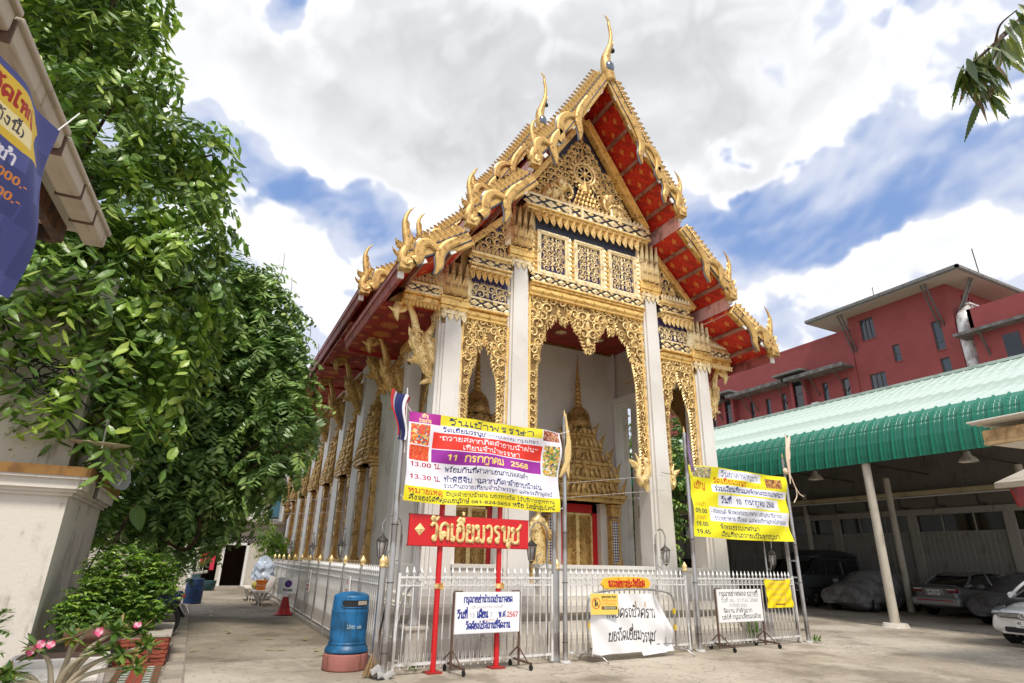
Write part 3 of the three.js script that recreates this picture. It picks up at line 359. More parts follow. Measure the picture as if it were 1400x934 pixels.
// hall behind the porch
{
  mesh('wall', [bx(-3.3, 3.3, 0.9, 8.6, -3.7, -3.3), bx(-3.35, -3.0, 0.9, 7.0, DEEP, -3.31), bx(3.0, 3.35, 0.9, 7.0, DEEP, -3.31), bx(-3.0, 3.0, 0.9, 7.0, DEEP, DEEP + 0.3),
    bx(-3.5, -3.1, 5.98, 7.52, -3.3, -0.35), bx(3.1, 3.5, 5.98, 7.52, -3.3, -0.35)], M.white, temple);
  for (const e of [-1, 1]) { mesh('cornice', [bx(e * 3.3 - 0.32, e * 3.3 + 0.32, 5.9, 6.02, -3.3, -0.55), bx(e * 3.3 - 0.36, e * 3.3 + 0.36, 6.02, 6.09, -3.3, -0.5)], M.paintW, temple); mesh('corner_bead', [bx(e * 2.995 - 0.045, e * 2.995 + 0.045, 0.9, 7.5, -3.3, -3.2)], M.paintW, temple); }
  const c = mesh('porch_ceiling', [bx(-3.1, 3.1, 7.5, 7.56, -3.3, -0.2)], M.ceil, temple);
  const L = []; for (const [x, z] of [[-1.9, -1.2], [-0.65, -1.2], [0.65, -1.2], [1.9, -1.2], [-1.9, -2.4], [-0.65, -2.4], [0.65, -2.4], [1.9, -2.4]]) for (let i = 0; i < 10; i++) { L.push(T(leafRidge(0.07, 0.19, 0.02, 0, 3), { rx: Math.PI / 2, ry: i * 0.628, p: [x, 7.497, z] })); } mesh('ceiling_rosettes', L, M.goldPale, c);
  for (const x of [-0.9, 0.95]) mesh('ceiling_lantern', [rod([x, 7.5, -1.0], [x, 7.2, -1.0], 0.012, 5), T(lathe([[0.001, -0.16], [0.05, -0.1], [0.09, 0], [0.05, 0.06], [0.02, 0.12]], 8), { p: [x, 7.15, -1.0] })], M.goldDark, temple);
  mesh('ceiling_border', [bx(-3.1, 3.1, 7.44, 7.5, -3.3, -3.22), bx(-3.1, 3.1, 7.44, 7.5, -0.5, -0.42)], M.goldDark, temple);
}
// two carved doors with red frames, mirror-tile pilasters and spired crowns
for (const X of [-1.56, 1.56]) {
  const d = mesh('door', [bx(-0.62, 0.62, 0.95, 2.98, -3.31, -3.2)], M.red, temple); d.position.x = X;
  mesh('door_frame', [bx(-0.62, -0.47, 0.95, 2.98, -3.22, -3.12), bx(0.47, 0.62, 0.95, 2.98, -3.22, -3.12), bx(-0.62, 0.62, 2.76, 2.98, -3.22, -3.12)], M.redBright, d);
  for (const s of [-1, 1]) { const pl = mesh('door_panel', [bx(s > 0 ? 0.01 : -0.46, s > 0 ? 0.46 : -0.01, 0.97, 2.75, -3.2, -3.17), scrollField((x, y) => Math.abs(x - s * 0.235) < 0.17, -0.46, 0.46, 1.05, 2.66, 0.085).translate(0, 0, -3.165), T(leafRidge(0.3, 1.1, 0.05, 0, 6), { p: [s * 0.235, 1.15, -3.17] })], M.goldOld, d); pl.userData = {}; }
  mesh('door_strip', [bx(-0.05, 0.05, 0.97, 2.75, -3.19, -3.12), bx(-0.47, -0.43, 0.97, 2.75, -3.19, -3.13), bx(0.43, 0.47, 0.97, 2.75, -3.19, -3.13), bx(-0.47, 0.47, 2.7, 2.75, -3.19, -3.13)], M.gold, d);
  for (const e of [-0.8, 0.8]) mesh('door_reveal', [bx(e - 0.18, e + 0.18, 0.95, 3.0, -3.3, -2.95)], M.white, d);
  for (const s of [-1, 1]) { mesh('door_pilaster', [bx(s * 0.98 - 0.13, s * 0.98 + 0.13, 0.95, 2.6, -3.0, -2.8)], M.mosaic, d); mesh('pilaster_trim', [bx(s * 0.98 - 0.15, s * 0.98 - 0.1, 1.3, 2.6, -3.0, -2.78), bx(s * 0.98 + 0.1, s * 0.98 + 0.15, 1.3, 2.6, -3.0, -2.78), rbox(0.36, 0.12, 0.3, 0.02, s * 0.98, 1.0, -2.87), rbox(0.3, 0.1, 0.26, 0.02, s * 0.98, 1.1, -2.87), T(leafRidge(0.26, 0.5, 0.07, s * 0.5, 5), { p: [s * 0.98, 1.14, -2.79] }), rbox(0.3, 0.07, 0.28, 0.02, s * 0.98, 2.6, -2.87), rbox(0.32, 0.25, 0.3, 0.03, s * 0.98, 2.8, -2.87), rbox(0.38, 0.08, 0.34, 0.02, s * 0.98, 2.95, -2.86), ...[-1, 0, 1].map((k) => T(leafRidge(0.11, 0.26, 0.04, 0, 3), { p: [s * 0.98 + k * 0.1, 2.66, -2.71] }))], M.goldOld, d); }
  spireCrown(temple, X, 3.0, -3.3, 2.3, 0.72, 4.25, 0);
}
// hall side walls: piers, gilded windows (the near side is the one in view)
{
  const zs = [-5.35, -8.0, -10.6, -13.2, -15.9, -18.6, -21.3];
  for (const s of [-1, 1]) {
    const P = [[-3.3, -3.6, 0.45]]; mesh('pier', [bx(-0.14, 0.14, 0.9, 6.6, -4.75, -3.32)], M.grimy, temple).position.x = s * 3.42;
    zs.forEach((z, i) => {
      const p = mesh('pier', [bx(-0.2, 0.2, 0.9, 6.8, z - 1.76, z - 0.94), bx(-0.25, 0.25, 0.9, 1.25, z - 1.8, z - 0.9)], M.white, temple); p.position.x = s * 3.5;
      if (s > 0 && i > 2) return;
      const w = mesh('window', [bx(s * 3.34 - 0.02, s * 3.34 + 0.02, 1.45, 3.9, z - 0.5, z + 0.5)], M.red, temple);
      mesh('window_reveal', [bx(s * 3.45 - 0.1, s * 3.45 + 0.1, 1.5, 3.85, z - 0.62, z - 0.46), bx(s * 3.45 - 0.1, s * 3.45 + 0.1, 1.5, 3.85, z + 0.46, z + 0.62)], M.white, w);
      for (const e of [-1, 1]) { const zz = z + e * 0.66; mesh('window_pilaster', [bx(s * 3.52 - 0.1, s * 3.52 + 0.1, 1.75, 3.45, zz - 0.1, zz + 0.1)], M.mosaic, w);
        mesh('pilaster_trim', [bx(s * 3.57 - 0.1, s * 3.57 + 0.1, 1.75, 3.45, zz - 0.13, zz - 0.08), bx(s * 3.57 - 0.1, s * 3.57 + 0.1, 1.75, 3.45, zz + 0.08, zz + 0.13), rbox(0.36, 0.14, 0.34, 0.02, s * 3.55, 1.5, zz), rbox(0.3, 0.13, 0.28, 0.02, s * 3.55, 1.63, zz), rbox(0.26, 0.1, 0.24, 0.02, s * 3.55, 1.74, zz), rbox(0.27, 0.26, 0.26, 0.03, s * 3.57, 3.6, zz), rbox(0.33, 0.08, 0.32, 0.02, s * 3.57, 3.77, zz), rbox(0.28, 0.05, 0.28, 0.02, s * 3.57, 3.45, zz), ...[0.3, 0.65, 1.0, 1.35].map((q) => T(leafRidge(0.12, 0.2, 0.05, 0.6, 3, true), { ry: -s * Math.PI / 2, p: [s * 3.68, 1.75 + q, zz + 0.06] }))], M.goldOld, w); }
      mesh('window_sill', [rbox(0.55, 0.1, 1.95, 0.02, s * 3.5, 1.4, z), rbox(0.45, 0.08, 1.85, 0.02, s * 3.48, 1.3, z), ...Array.from({ length: 9 }, (_, q) => T(leafRidge(0.16, 0.1, 0.03, 0, 3), { ry: s * Math.PI / 2, rz: 0, p: [s * 3.77, 1.31, z - 0.8 + q * 0.2] }))], M.goldOld, w);
      spireCrown(temple, s * 3.34, 3.82, z, 1.55, 0.5, 2.9, s * Math.PI / 2, M.goldOld, i < 3);
    });
  }
}
// ---- front gable: beams, friezes, panels, tympanum
{
  // central bay
  const beam = mesh('beam', [rbox(3.24, 0.07, 0.42, 0.015, 0, 7.25, -0.25), rbox(3.24, 0.15, 0.46, 0.05, 0, 7.355, -0.22), rbox(3.24, 0.05, 0.5, 0.015, 0, 7.45, -0.21), rbox(3.24, 0.04, 0.54, 0.012, 0, 7.5, -0.2)], M.goldDeep, temple);
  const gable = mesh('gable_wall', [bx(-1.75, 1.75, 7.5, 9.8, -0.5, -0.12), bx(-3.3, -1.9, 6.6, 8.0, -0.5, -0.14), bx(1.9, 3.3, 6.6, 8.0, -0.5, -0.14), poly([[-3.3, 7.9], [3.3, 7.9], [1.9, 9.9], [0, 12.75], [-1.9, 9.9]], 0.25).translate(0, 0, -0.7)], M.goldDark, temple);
  diamondBand(temple, -1.6, 1.6, 7.54, 7.76, -0.02);
  for (const x of [-1.02, 0, 1.02]) {
    const f = mesh('gilded_panel', [bx(x - 0.36, x + 0.36, 7.86, 8.86, -0.12, -0.07)], M.mirrorBlue, temple);
    mesh('panel_frame', [[-0.41, 0.06], [-0.36, 0.03], [0.41, 0.06], [0.36, 0.03]].map(([q, d]) => rbox(0.06, 1.12, 0.08 + d, 0.012, x + q, 8.36, -0.06)).concat([[7.81, 0.06], [7.85, 0.03], [8.9, 0.06], [8.865, 0.03]].map(([q, d]) => rbox(0.86, 0.06, 0.08 + d, 0.012, x, q, -0.055))), M.goldPale, f);
    const s = scrollField((X, Y) => Math.abs(X) < 0.27, -0.36, 0.36, 7.9, 8.84, 0.1, { mid: 0 }); mesh('carved_scrollwork', [s.translate(x, 0, -0.06)], M.goldPale, f);
  }
  const st = []; for (const x of [-1.53, -0.51, 0.51, 1.53]) for (let i = 0; i < 9; i++) st.push(T(leafRidge(0.14, 0.15, 0.05, 0, 3), { p: [x, 7.8 + i * 0.125, -0.06] }), T(leafRidge(0.08, 0.1, 0.04, 0.8, 3), { p: [x + 0.06, 7.8 + i * 0.125, -0.07] }), T(leafRidge(0.08, 0.1, 0.04, -0.8, 3), { p: [x - 0.06, 7.8 + i * 0.125, -0.07] }));
  mesh('leaf_strip', [...st, ...[-1.53, -0.51, 0.51, 1.53].map((x) => bx(x - 0.09, x + 0.09, 7.78, 8.95, -0.13, -0.08))], M.gold, temple);
  mesh('panel_backing', [bx(-1.62, 1.62, 8.93, 9.44, -0.13, -0.06)], M.mirror, temple);
  petalRow(temple, -1.55, 1.55, 9.36, 0.32, 0.02, 'carved_petal');
  mesh('cornice_moulding', [rbox(3.6, 0.06, 0.34, 0.02, 0, 9.4, -0.06), rbox(3.7, 0.05, 0.42, 0.015, 0, 9.45, -0.03)], M.gold, temple);
  diamondBand(temple, -1.85, 1.85, 9.48, 9.78, 0.1);
  mesh('frieze_break', [rbox(0.07, 0.36, 0.1, 0.01, -0.62, 9.63, 0.1), rbox(0.07, 0.36, 0.1, 0.01, -0.28, 9.63, 0.12)], M.goldPale, temple);
  petalRow(temple, -1.75, 1.75, 9.8, 0.2, 0.0, 'carved_petal', false, M.goldPale);
  // tympanum
  const tri = [[-1.72, 9.85], [1.72, 9.85], [0, 12.55]], ins = inPoly(tri);
  const ty = mesh('tympanum', [poly([[-1.8, 9.8], [1.8, 9.8], [0, 12.65]], 0.1).translate(0, 0, -0.32)], M.mirror, temple);
  mesh('carved_scrollwork', [scrollField((x, y) => ins(x, y) && ins(x + 0.1, y) && ins(x - 0.1, y) && Math.hypot(x, y - 11.05) > 0.36 && !(Math.abs(x) < 0.42 && y < 10.6), -1.7, 1.7, 9.85, 12.5, 0.14, { mid: 0 }).translate(0, 0, -0.2)], M.gold, ty);
  const wheel = [new THREE.TorusGeometry(0.33, 0.05, 6, 28), new THREE.TorusGeometry(0.24, 0.025, 5, 24), new THREE.SphereGeometry(0.08, 10, 6)]; for (let i = 0; i < 8; i++) wheel.push(rod([0, 0, 0], [0.33 * Math.cos(i * 0.785), 0.33 * Math.sin(i * 0.785), 0], 0.022, 5)); for (let i = 0; i < 18; i++) wheel.push(T(leafRidge(0.09, 0.13, 0.03, 0.4, 3), { rz: i * 0.349, p: [-0.36 * Math.sin(i * 0.349), 0.36 * Math.cos(i * 0.349), 0] }));
  mesh('carved_wheel', [mg(wheel).translate(0, 11.05, -0.12)], M.gold, ty);
  const th = []; for (let i = 0; i < 4; i++) th.push(rbox(0.8 - i * 0.16, 0.07, 0.22 - i * 0.03, 0.015, 0, 10.0 + i * 0.15, -0.16), ...Array.from({ length: 7 - i }, (_, k) => T(leafRidge(0.1, 0.15, 0.04, 0, 3), { p: [(k - (6 - i) / 2) * 0.11, 10.03 + i * 0.15, -0.05 - i * 0.015] })));
  mesh('carved_throne', [...th, T(leafRidge(0.3, 0.4, 0.08, 0, 5), { p: [0, 10.42, -0.1] })], M.goldOld, ty);
  for (const s of [-1, 1]) { const E = []; const el = (x, y, z, a, b, c, rz = 0) => E.push(T(new THREE.SphereGeometry(1, 12, 8), { s: [a, b, c], rz, p: [x, y, z] })); // kneeling elephants either side of the throne
    el(0.92, 10.22, -0.16, 0.3, 0.24, 0.16, -0.2); el(0.68, 10.45, -0.1, 0.17, 0.18, 0.14); el(0.78, 10.5, -0.02, 0.09, 0.13, 0.04, 0.4); el(1.12, 10.12, -0.12, 0.14, 0.2, 0.12); E.push(tube2([[0.62, 10.45, 0], [0.5, 10.3, 0.02], [0.5, 10.12, 0.03], [0.6, 10.03, 0.02]], [0.07, 0.055, 0.04, 0.03], 6), rod([0.76, 10.15, -0.05], [0.74, 9.9, 0], 0.06, 7), rod([1.0, 10.15, -0.05], [1.04, 9.9, 0], 0.065, 7), rod([1.2, 10.05, -0.05], [1.22, 9.9, -0.02], 0.06, 7), tube2([[0.6, 10.36, 0.05], [0.52, 10.34, 0.08], [0.47, 10.4, 0.08]], [0.025, 0.018, 0.006], 5)); for (let k = 0; k < 5; k++) E.push(T(leafRidge(0.1, 0.14, 0.03, 0.5, 3), { rz: k * 0.5 - 1, p: [0.92 + (k - 2) * 0.09, 10.25, 0.0] })); const g = mg(E); if (s < 0) { g.scale(-1, 1, 1); const p = g.attributes.position.array, n = g.attributes.normal.array; for (let i = 0; i < p.length; i += 9) for (let k = 0; k < 3; k++) { let t = p[i + 3 + k]; p[i + 3 + k] = p[i + 6 + k]; p[i + 6 + k] = t; t = n[i + 3 + k]; n[i + 3 + k] = n[i + 6 + k]; n[i + 6 + k] = t; } } mesh('carved_elephant', [g], M.gold, ty); }
  for (const s of [-1, 1]) { const a = Math.atan2(2.85, 1.85); mesh('tympanum_border', [T(rbox(3.4, 0.13, 0.2, 0.02), { rz: s > 0 ? Math.PI - a : a, p: [s * 0.93, 11.32, -0.1] }), T(rbox(3.4, 0.05, 0.26, 0.015), { rz: s > 0 ? Math.PI - a : a, p: [s * 1.0, 11.34, -0.07] })], M.goldDeep, ty); }
  // side bays and wings
  for (const s of [-1, 1]) {
    const x0 = s > 0 ? 2.16 : -3.14, x1 = s > 0 ? 3.14 : -2.16, xm = (x0 + x1) / 2;
    mesh('beam', [rbox(1.0, 0.07, 0.4, 0.015, xm, 6.36, -0.28), rbox(1.0, 0.13, 0.44, 0.045, xm, 6.45, -0.26), rbox(1.0, 0.04, 0.5, 0.012, xm, 6.54, -0.23)], M.goldDeep, temple);
    diamondBand(temple, x0, x1, 6.58, 6.8, -0.05);
    const f = mesh('gilded_panel', [bx(x0, x1, 6.82, 7.4, -0.16, -0.11)], M.mirrorBlue, temple); mesh('carved_scrollwork', [scrollField((X, Y) => Math.abs(X - xm) < 0.46, x0, x1, 6.84, 7.2, 0.115, { mid: xm }).translate(0, 0, -0.1)], M.goldPale, f);
    petalRow(temple, x0, x1, 7.42, 0.24, 0.0, 'carved_petal');
    mesh('cornice_moulding', [rbox(1.0, 0.07, 0.36, 0.02, xm, 7.47, -0.1), rbox(1.0, 0.05, 0.42, 0.015, xm, 7.54, -0.08), rbox(1.0, 0.08, 0.38, 0.02, xm, 7.84, -0.1)], M.gold, temple);
    diamondBand(temple, x0, x1, 7.58, 7.79, -0.02);
    petalRow(temple, x0 + 0.0, x1, 7.9, 0.16, 0.02, 'carved_petal', false, M.goldPale);
    const A = s > 0 ? [[2.16, 7.95], [3.1, 7.95], [2.16, 9.05]] : [[-2.16, 7.95], [-2.16, 9.05], [-3.1, 7.95]], ia = inPoly(A);
    const g = mesh('gilded_panel', [poly(A, 0.06).translate(0, 0, -0.2)], M.mirrorBlue, temple); mesh('carved_scrollwork', [scrollField((x, y) => ia(x, y) && ia(x + s * 0.08, y), s > 0 ? 2.16 : -3.1, s > 0 ? 3.1 : -2.16, 8.0, 9.0, 0.14).translate(0, 0, -0.1)], M.gold, g);
    const sl = Math.atan2(1.25, 1.2); mesh('gable_border', [T(rbox(1.75, 0.16, 0.22, 0.02), { rz: -s * sl, p: [s * 2.75, 8.52, -0.1] })], M.goldDeep, temple);
    // wing beyond the outer column
    const w0 = s > 0 ? 3.72 : -4.5, w1 = s > 0 ? 4.5 : -3.72, wm = (w0 + w1) / 2;
    mesh('beam', [rbox(0.8, 0.15, 0.4, 0.04, wm, 6.52, -0.26), rbox(0.8, 0.05, 0.44, 0.012, wm, 6.62, -0.24), rbox(0.8, 0.07, 0.4, 0.02, wm, 6.87, -0.24)], M.goldDeep, temple);
    diamondBand(temple, w0, w1, 6.65, 6.83, -0.05); petalRow(temple, w0, w1, 6.44, 0.13, -0.05, 'carved_petal'); petalRow(temple, w0, w1, 6.91, 0.13, -0.05, 'carved_petal', false, M.goldPale);
    const B = s > 0 ? [[3.72, 6.95], [4.3, 6.95], [3.72, 7.4]] : [[-3.72, 6.95], [-3.72, 7.4], [-4.3, 6.95]], ib = inPoly(B); const h = mesh('gilded_panel', [poly(B, 0.06).translate(0, 0, -0.2)], M.mirrorBlue, temple); mesh('carved_scrollwork', [scrollField((x, y) => ib(x, y), Math.min(B[0][0], B[1][0], B[2][0]), Math.max(B[0][0], B[1][0], B[2][0]), 6.95, 7.4, 0.1).translate(0, 0, -0.1)], M.gold, h);
    mesh('gable_border', [T(rbox(1.2, 0.14, 0.2, 0.02), { rz: -s * 0.62, p: [s * 4.12, 7.28, -0.1] })], M.goldDeep, temple);
    mesh('gable_wall', [poly(s > 0 ? [[3.5, 6.45], [4.75, 6.45], [3.5, 7.7]] : [[-3.5, 6.45], [-3.5, 7.7], [-4.75, 6.45]], 0.2).translate(0, 0, -0.45)], M.goldDark, temple);
    // valance of the side bay
    lambrequin(temple, xm, 6.32, -0.2, [[0.0, -0.16], [0.05, -0.24], [0.09, -0.5], [0.16, -0.66], [0.22, -0.7], [0.26, -0.95], [0.33, -1.1], [0.38, -1.3], [0.40, -1.6], [0.405, -2.9], [0.52, -3.0]], 0.13);
    // carved hook at the foot of the valance
    for (const e of [-1, 1]) mesh('valance_foot', [T(mg([tube2([[0, 0.35], [-0.02, 0.1], [0.08, -0.1], [0.16, 0.02], [0.12, 0.25], [0.2, 0.45]], [0.07, 0.09, 0.08, 0.06, 0.05, 0.01], 6), T(leafRidge(0.16, 0.35, 0.05, 0.4, 4, true), { rz: -0.6, p: [0.1, 0.1, 0] }), T(leafRidge(0.12, 0.3, 0.05, 0.4, 4, true), { rz: Math.PI, p: [0, 0, 0] })]), {})], M.gold, temple).applyMatrix4(new THREE.Matrix4().makeTranslation(xm + e * 0.47, 3.3, -0.18).scale(V(-e, 1, 1)));
  }
  lambrequin(temple, 0, 7.2, -0.2, [[0, -1.14], [0.1, -0.9], [0.2, -0.66], [0.33, -0.56], [0.42, -0.34], [0.5, -0.16], [0.57, -0.1], [0.62, -0.26], [0.68, -0.55], [0.74, -0.26], [0.79, -0.1], [0.86, -0.2], [0.94, -0.44], [1.06, -0.6], [1.2, -0.7], [1.24, -0.98], [1.33, -1.14], [1.38, -1.4], [1.42, -1.7], [1.43, -3.75], [1.57, -3.85]], 0.165);
  for (const e of [-1, 1]) mesh('valance_foot', [T(mg([tube2([[0, 0.45], [-0.02, 0.1], [0.1, -0.12], [0.2, 0.02], [0.16, 0.3], [0.26, 0.55]], [0.09, 0.11, 0.1, 0.08, 0.06, 0.01], 6), T(leafRidge(0.2, 0.42, 0.06, 0.4, 4, true), { rz: -0.6, p: [0.12, 0.12, 0] }), T(leafRidge(0.16, 0.38, 0.06, 0.4, 4, true), { rz: Math.PI, p: [0, 0, 0] })]), {})], M.gold, temple).applyMatrix4(new THREE.Matrix4().makeTranslation(e * 1.5, 3.35, -0.18).scale(V(-e, 1, 1)));
  // side arcades between the outer column and the hall: red-backed valances
  for (const s of [-1, 1]) { const q = lambrequin(temple, 0, 0, 0, [[0.0, -0.3], [0.3, -0.45], [0.6, -0.8], [0.78, -1.3], [0.86, -2.0], [0.98, -2.1]], 0.12, M.goldOld); q.rotation.y = Math.PI / 2; q.position.set(s * 3.3, 5.9, -1.45); }
}
// ---- roof
const PROF = [[[0, 13.34], [0.75, 12.02], [1.5, 10.8], [2.15, 9.95]], [[2.08, 9.46], [2.6, 8.93], [3.1, 8.43], [3.6, 7.98]], [[3.52, 7.54], [4.0, 7.2], [4.45, 6.91], [4.86, 6.68]]];
function off(P, d) { return P.map((p, i) => { const a = P[Math.max(0, i - 1)], b = P[Math.min(P.length - 1, i + 1)]; let nx = -(b[1] - a[1]), ny = b[0] - a[0]; const L = Math.hypot(nx, ny); return [p[0] + nx / L * d, p[1] + ny / L * d]; }); }
function slab(P, d0, d1, z0, z1, s) { const A = off(P, d0), B = off(P, d1); let Q = [...A, ...B.reverse()]; if (s < 0) Q = Q.map((p) => [-p[0], p[1]]).reverse(); return poly(Q, z1 - z0).translate(0, 0, z0); }
function along(P, t) { const n = P.length - 1, k = Math.min(t * n, n - 1e-6), i = Math.floor(k), f = k - i; const a = P[i], b = P[i + 1]; return { x: lerp(a[0], b[0], f), y: lerp(a[1], b[1], f), a: Math.atan2(b[1] - a[1], b[0] - a[0]) }; }
const FIN = mg([T(leafRidge(0.21, 0.3, 0.06, 0.35, 5, true), {}), T(leafRidge(0.06, 0.16, 0.03, -0.5, 3, true), { p: [-0.05, 0.02, 0.02] })]);
const FLAME = (() => { // tall hook-tipped finial with barbs, grows from the end of a bargeboard
  const L = [tube2([[0.0, -0.12], [0.02, 0.1], [0.1, 0.32], [0.04, 0.6], [0.0, 0.85], [0.06, 1.08], [0.2, 1.26]], [0.10, 0.115, 0.1, 0.08, 0.06, 0.038, 0.006], 7, 24, 0.7)];
  for (const [x, y, a, h] of [[0.12, 0.2, -0.7, 0.26], [0.16, 0.38, -0.5, 0.25], [0.1, 0.56, -0.35, 0.23], [0.07, 0.74, -0.3, 0.2], [-0.06, 0.22, 0.9, 0.22], [-0.06, 0.05, 1.3, 0.2]]) L.push(T(leafRidge(0.1, h, 0.05, a < 0 ? -0.7 : 0.7, 4, true), { rz: a, p: [x, y, 0] }));
  L.push(tube2([[0.05, -0.15], [0.25, -0.1], [0.3, 0.08], [0.2, 0.16], [0.14, 0.06]], [0.07, 0.07, 0.055, 0.045, 0.02], 6, 14, 0.7)); return mg(L);
})();
const CHOFA = (() => { const L = [tube2([[0.1, -0.2], [0.02, 0.08], [-0.02, 0.28], [0.06, 0.55], [0.14, 0.8], [0.17, 1.05], [0.13, 1.3], [0.1, 1.45], [0.0, 1.52]], [0.15, 0.18, 0.14, 0.085, 0.06, 0.05, 0.042, 0.03, 0.012], 9, 36, 0.75), T(leafRidge(0.08, 0.22, 0.03, -0.5, 3, true), { rz: -0.9, p: [0.12, 0.72, 0] })]; return mg(L); })();
function roofSection(dz, dy, zBack, front) {
  const R = new THREE.Group(); const zF = 1.02;
  for (const s of [-1, 1]) PROF.forEach((P, k) => {
    const tier = mesh('roof_tier', [slab(P, 0.03, 0.13, zBack, zF - 0.06, s)], M.tile, temple); tier.position.set(0, dy, dz);
    const soff = mesh('soffit', [slab(P, -0.03, 0.028, zBack, zF - 0.1, s)], M.soffit, tier);
    const uv = soff.geometry.attributes.uv, ps = soff.geometry.attributes.position; // boards run with the slope: u along z, v along the slope
    for (let i = 0; i < uv.count; i++) uv.setXY(i, ps.getZ(i), (ps.getX(i) * s * 0.62 - ps.getY(i) * 0.78));
    // end fascia closing the lower edge of the tier
    const e = P[P.length - 1]; mesh('eave_fascia', [T(box(0.07, k === 2 ? 0.34 : 0.56, zF - 0.1 - zBack), { rz: -s * 0.12, p: [s * (e[0] + 0.01), e[1] - (k === 2 ? 0.1 : 0.24), (zBack + zF - 0.1) / 2] }), ...(k === 2 ? [box(0.09, 0.1, zF - 0.1 - zBack, s * (e[0] + 0.03), e[1] - 0.02, (zBack + zF - 0.1) / 2)] : [])], k === 2 ? M.fascia : M.fasciaLit, tier);
    mesh('eave_cap', [box(0.11, k === 2 ? 0.42 : 0.3, 0.05, s * (e[0] + 0.02), e[1] - 0.1, zF - 0.08)], M.paintW, tier);
    // purlins under the overhang, their ends painted white
    const nP = [5, 3, 2][k]; for (let i = 0; i < nP; i++) { const q = along(off(P, -0.09), (i + 0.75) / (nP + 0.35)); mesh('purlin', [T(box(0.085, 0.08, zF - 0.02 + 0.05), { rz: s * q.a, p: [s * q.x, q.y, (zF - 0.02 - 0.05) / 2] })], M.purlin, tier); if (front || s < 0) mesh('purlin_end', [T(box(0.13, 0.1, 0.03), { rz: s * q.a, p: [s * q.x, q.y, zF + 0.012] })], M.paintW, tier); }
    // bargeboard: flat band, then serpent bends
    const up = (t, d) => { const q = along(P, t), nx = -Math.sin(q.a), ny = Math.cos(q.a); return [q.x + nx * d, q.y + ny * d]; };
    const bt = [0.42, 0.3, 0.25][k]; const bandP = [], bandQ = []; for (let i = 0; i <= 8; i++) { const t = k ? lerp(0.02, 1, i / 8) : i / 8; bandP.push(up(clamp(t, 0, 1), 0.16)); bandQ.push(up(clamp(t, 0, 1), i / 8 < bt + 0.1 ? -0.12 : 0.0)); }
    if (k === 0) { bandP[0] = [0, 13.56]; bandQ[0] = [0, 13.16]; }
    const mir = (Q) => s < 0 ? Q.map((p) => [-p[0], p[1]]).reverse() : Q; const b = mesh('bargeboard', [poly(mir([...bandQ, ...bandP.reverse()]), 0.09, 0.015).translate(0, 0, zF - 0.07)], M.goldBoard, tier);
    const sn = (a, h) => { const p1 = [up(a, 0.06), up(a + h * 0.28, 0.04), up(a + h * 0.5, -0.09), up(a + h * 0.62, -0.28), up(a + h * 0.78, -0.42)].map((p) => [s * p[0], p[1]]), p2 = [up(a + h * 0.48, -0.02), up(a + h * 0.56, 0.18), up(a + h * 0.72, 0.24), up(a + h * 0.86, 0.13), up(a + h * 0.98, -0.03), up(Math.min(0.99, a + h * 1.1), -0.05)].map((p) => [s * p[0], p[1]]); return [[p1, [0.09, 0.1, 0.095, 0.075, 0.012]], [p2, [0.05, 0.085, 0.095, 0.1, 0.1, 0.09]]]; };
    const bends = k === 0 ? [...sn(0.26, 0.4), ...sn(0.62, 0.34)] : sn(0.2, 0.62);
    mesh('serpent_bend', bends.map(([P2, w]) => ribbon(P2, w, 0.07, zF + 0.02)), M.goldBoard, b); mesh('serpent_edge', bends.map(([P2, w]) => ribbon(P2, w, 0.03, zF + 0.015, 0.022)), M.inlay, b);
    mesh('bargeboard_trim', [0.17, -0.03].map((d) => tube2(Array.from({ length: 9 }, (_, i) => { const p = up(clamp(i / 8, 0.03, 0.98), d); return [s * p[0], p[1], zF + 0.03]; }), 0.022, 4, 16)), M.mirror, b);
    const nF = [27, 14, 11][k]; for (let i = 0; i < nF; i++) { const t = lerp([0.02, 0.04, 0.04][k], 0.93, (i + 0.5) / nF), q = along(P, t), p = up(t, 0.13); const f = mesh('roof_fin', FIN, i % 2 ? M.goldBoard : M.goldOld, b); f.position.set(s * p[0], p[1], zF - 0.02); f.rotation.z = s * (q.a * 0.8); f.scale.set(s, 1, 1.3); }
    const fl = mesh('hooked_finial', FLAME, M.goldOld, tier); fl.position.set(s * (e[0] + 0.06), e[1] + 0.06, zF); fl.scale.set(-s * 0.85, 0.92, 0.9);
    const nub = mesh('finial_block', [rbox(0.24, 0.24, 0.2, 0.02, s * (e[0] - 0.02), e[1] - 0.06, zF + 0.01), ...[0, 1, 2].map((i) => T(leafRidge(0.1, 0.16, 0.03, 0, 3), { rz: (i - 1) * 0.9, p: [s * (e[0] - 0.02), e[1] - 0.1, zF + 0.11] }))], M.goldOld, tier); nub.userData = {};
  });
  const c = mesh('ridge_finial', CHOFA, M.goldOld, temple); c.position.set(0, 13.5 + dy, zF + dz); c.rotation.y = 0.0; c.scale.set(1.1, dy ? 1.42 : 1.32, 1.1);
  mesh('finial_bell', [new THREE.SphereGeometry(0.055, 10, 8), rod([0, 0.05, 0], [0, 0.14, 0], 0.01, 5)], M.black, c).position.set(0.19, 0.62, 0.02);
  mesh('finial_inlay', [T(new THREE.SphereGeometry(0.15, 12, 8), { s: [0.9, 1.0, 0.7], p: [0.03, 0.1, 0.06] })], M.inlay, c);
  mesh('roof_ridge', [box(0.2, 0.14, zF - zBack - 0.3, 0, 13.5, (zF - 0.3 + zBack) / 2)], M.tile, temple).position.set(0, dy, dz);
}
roofSection(0, 0, -3.75, true);
roofSection(-3.5, 0.93, DEEP + 3.2, false);
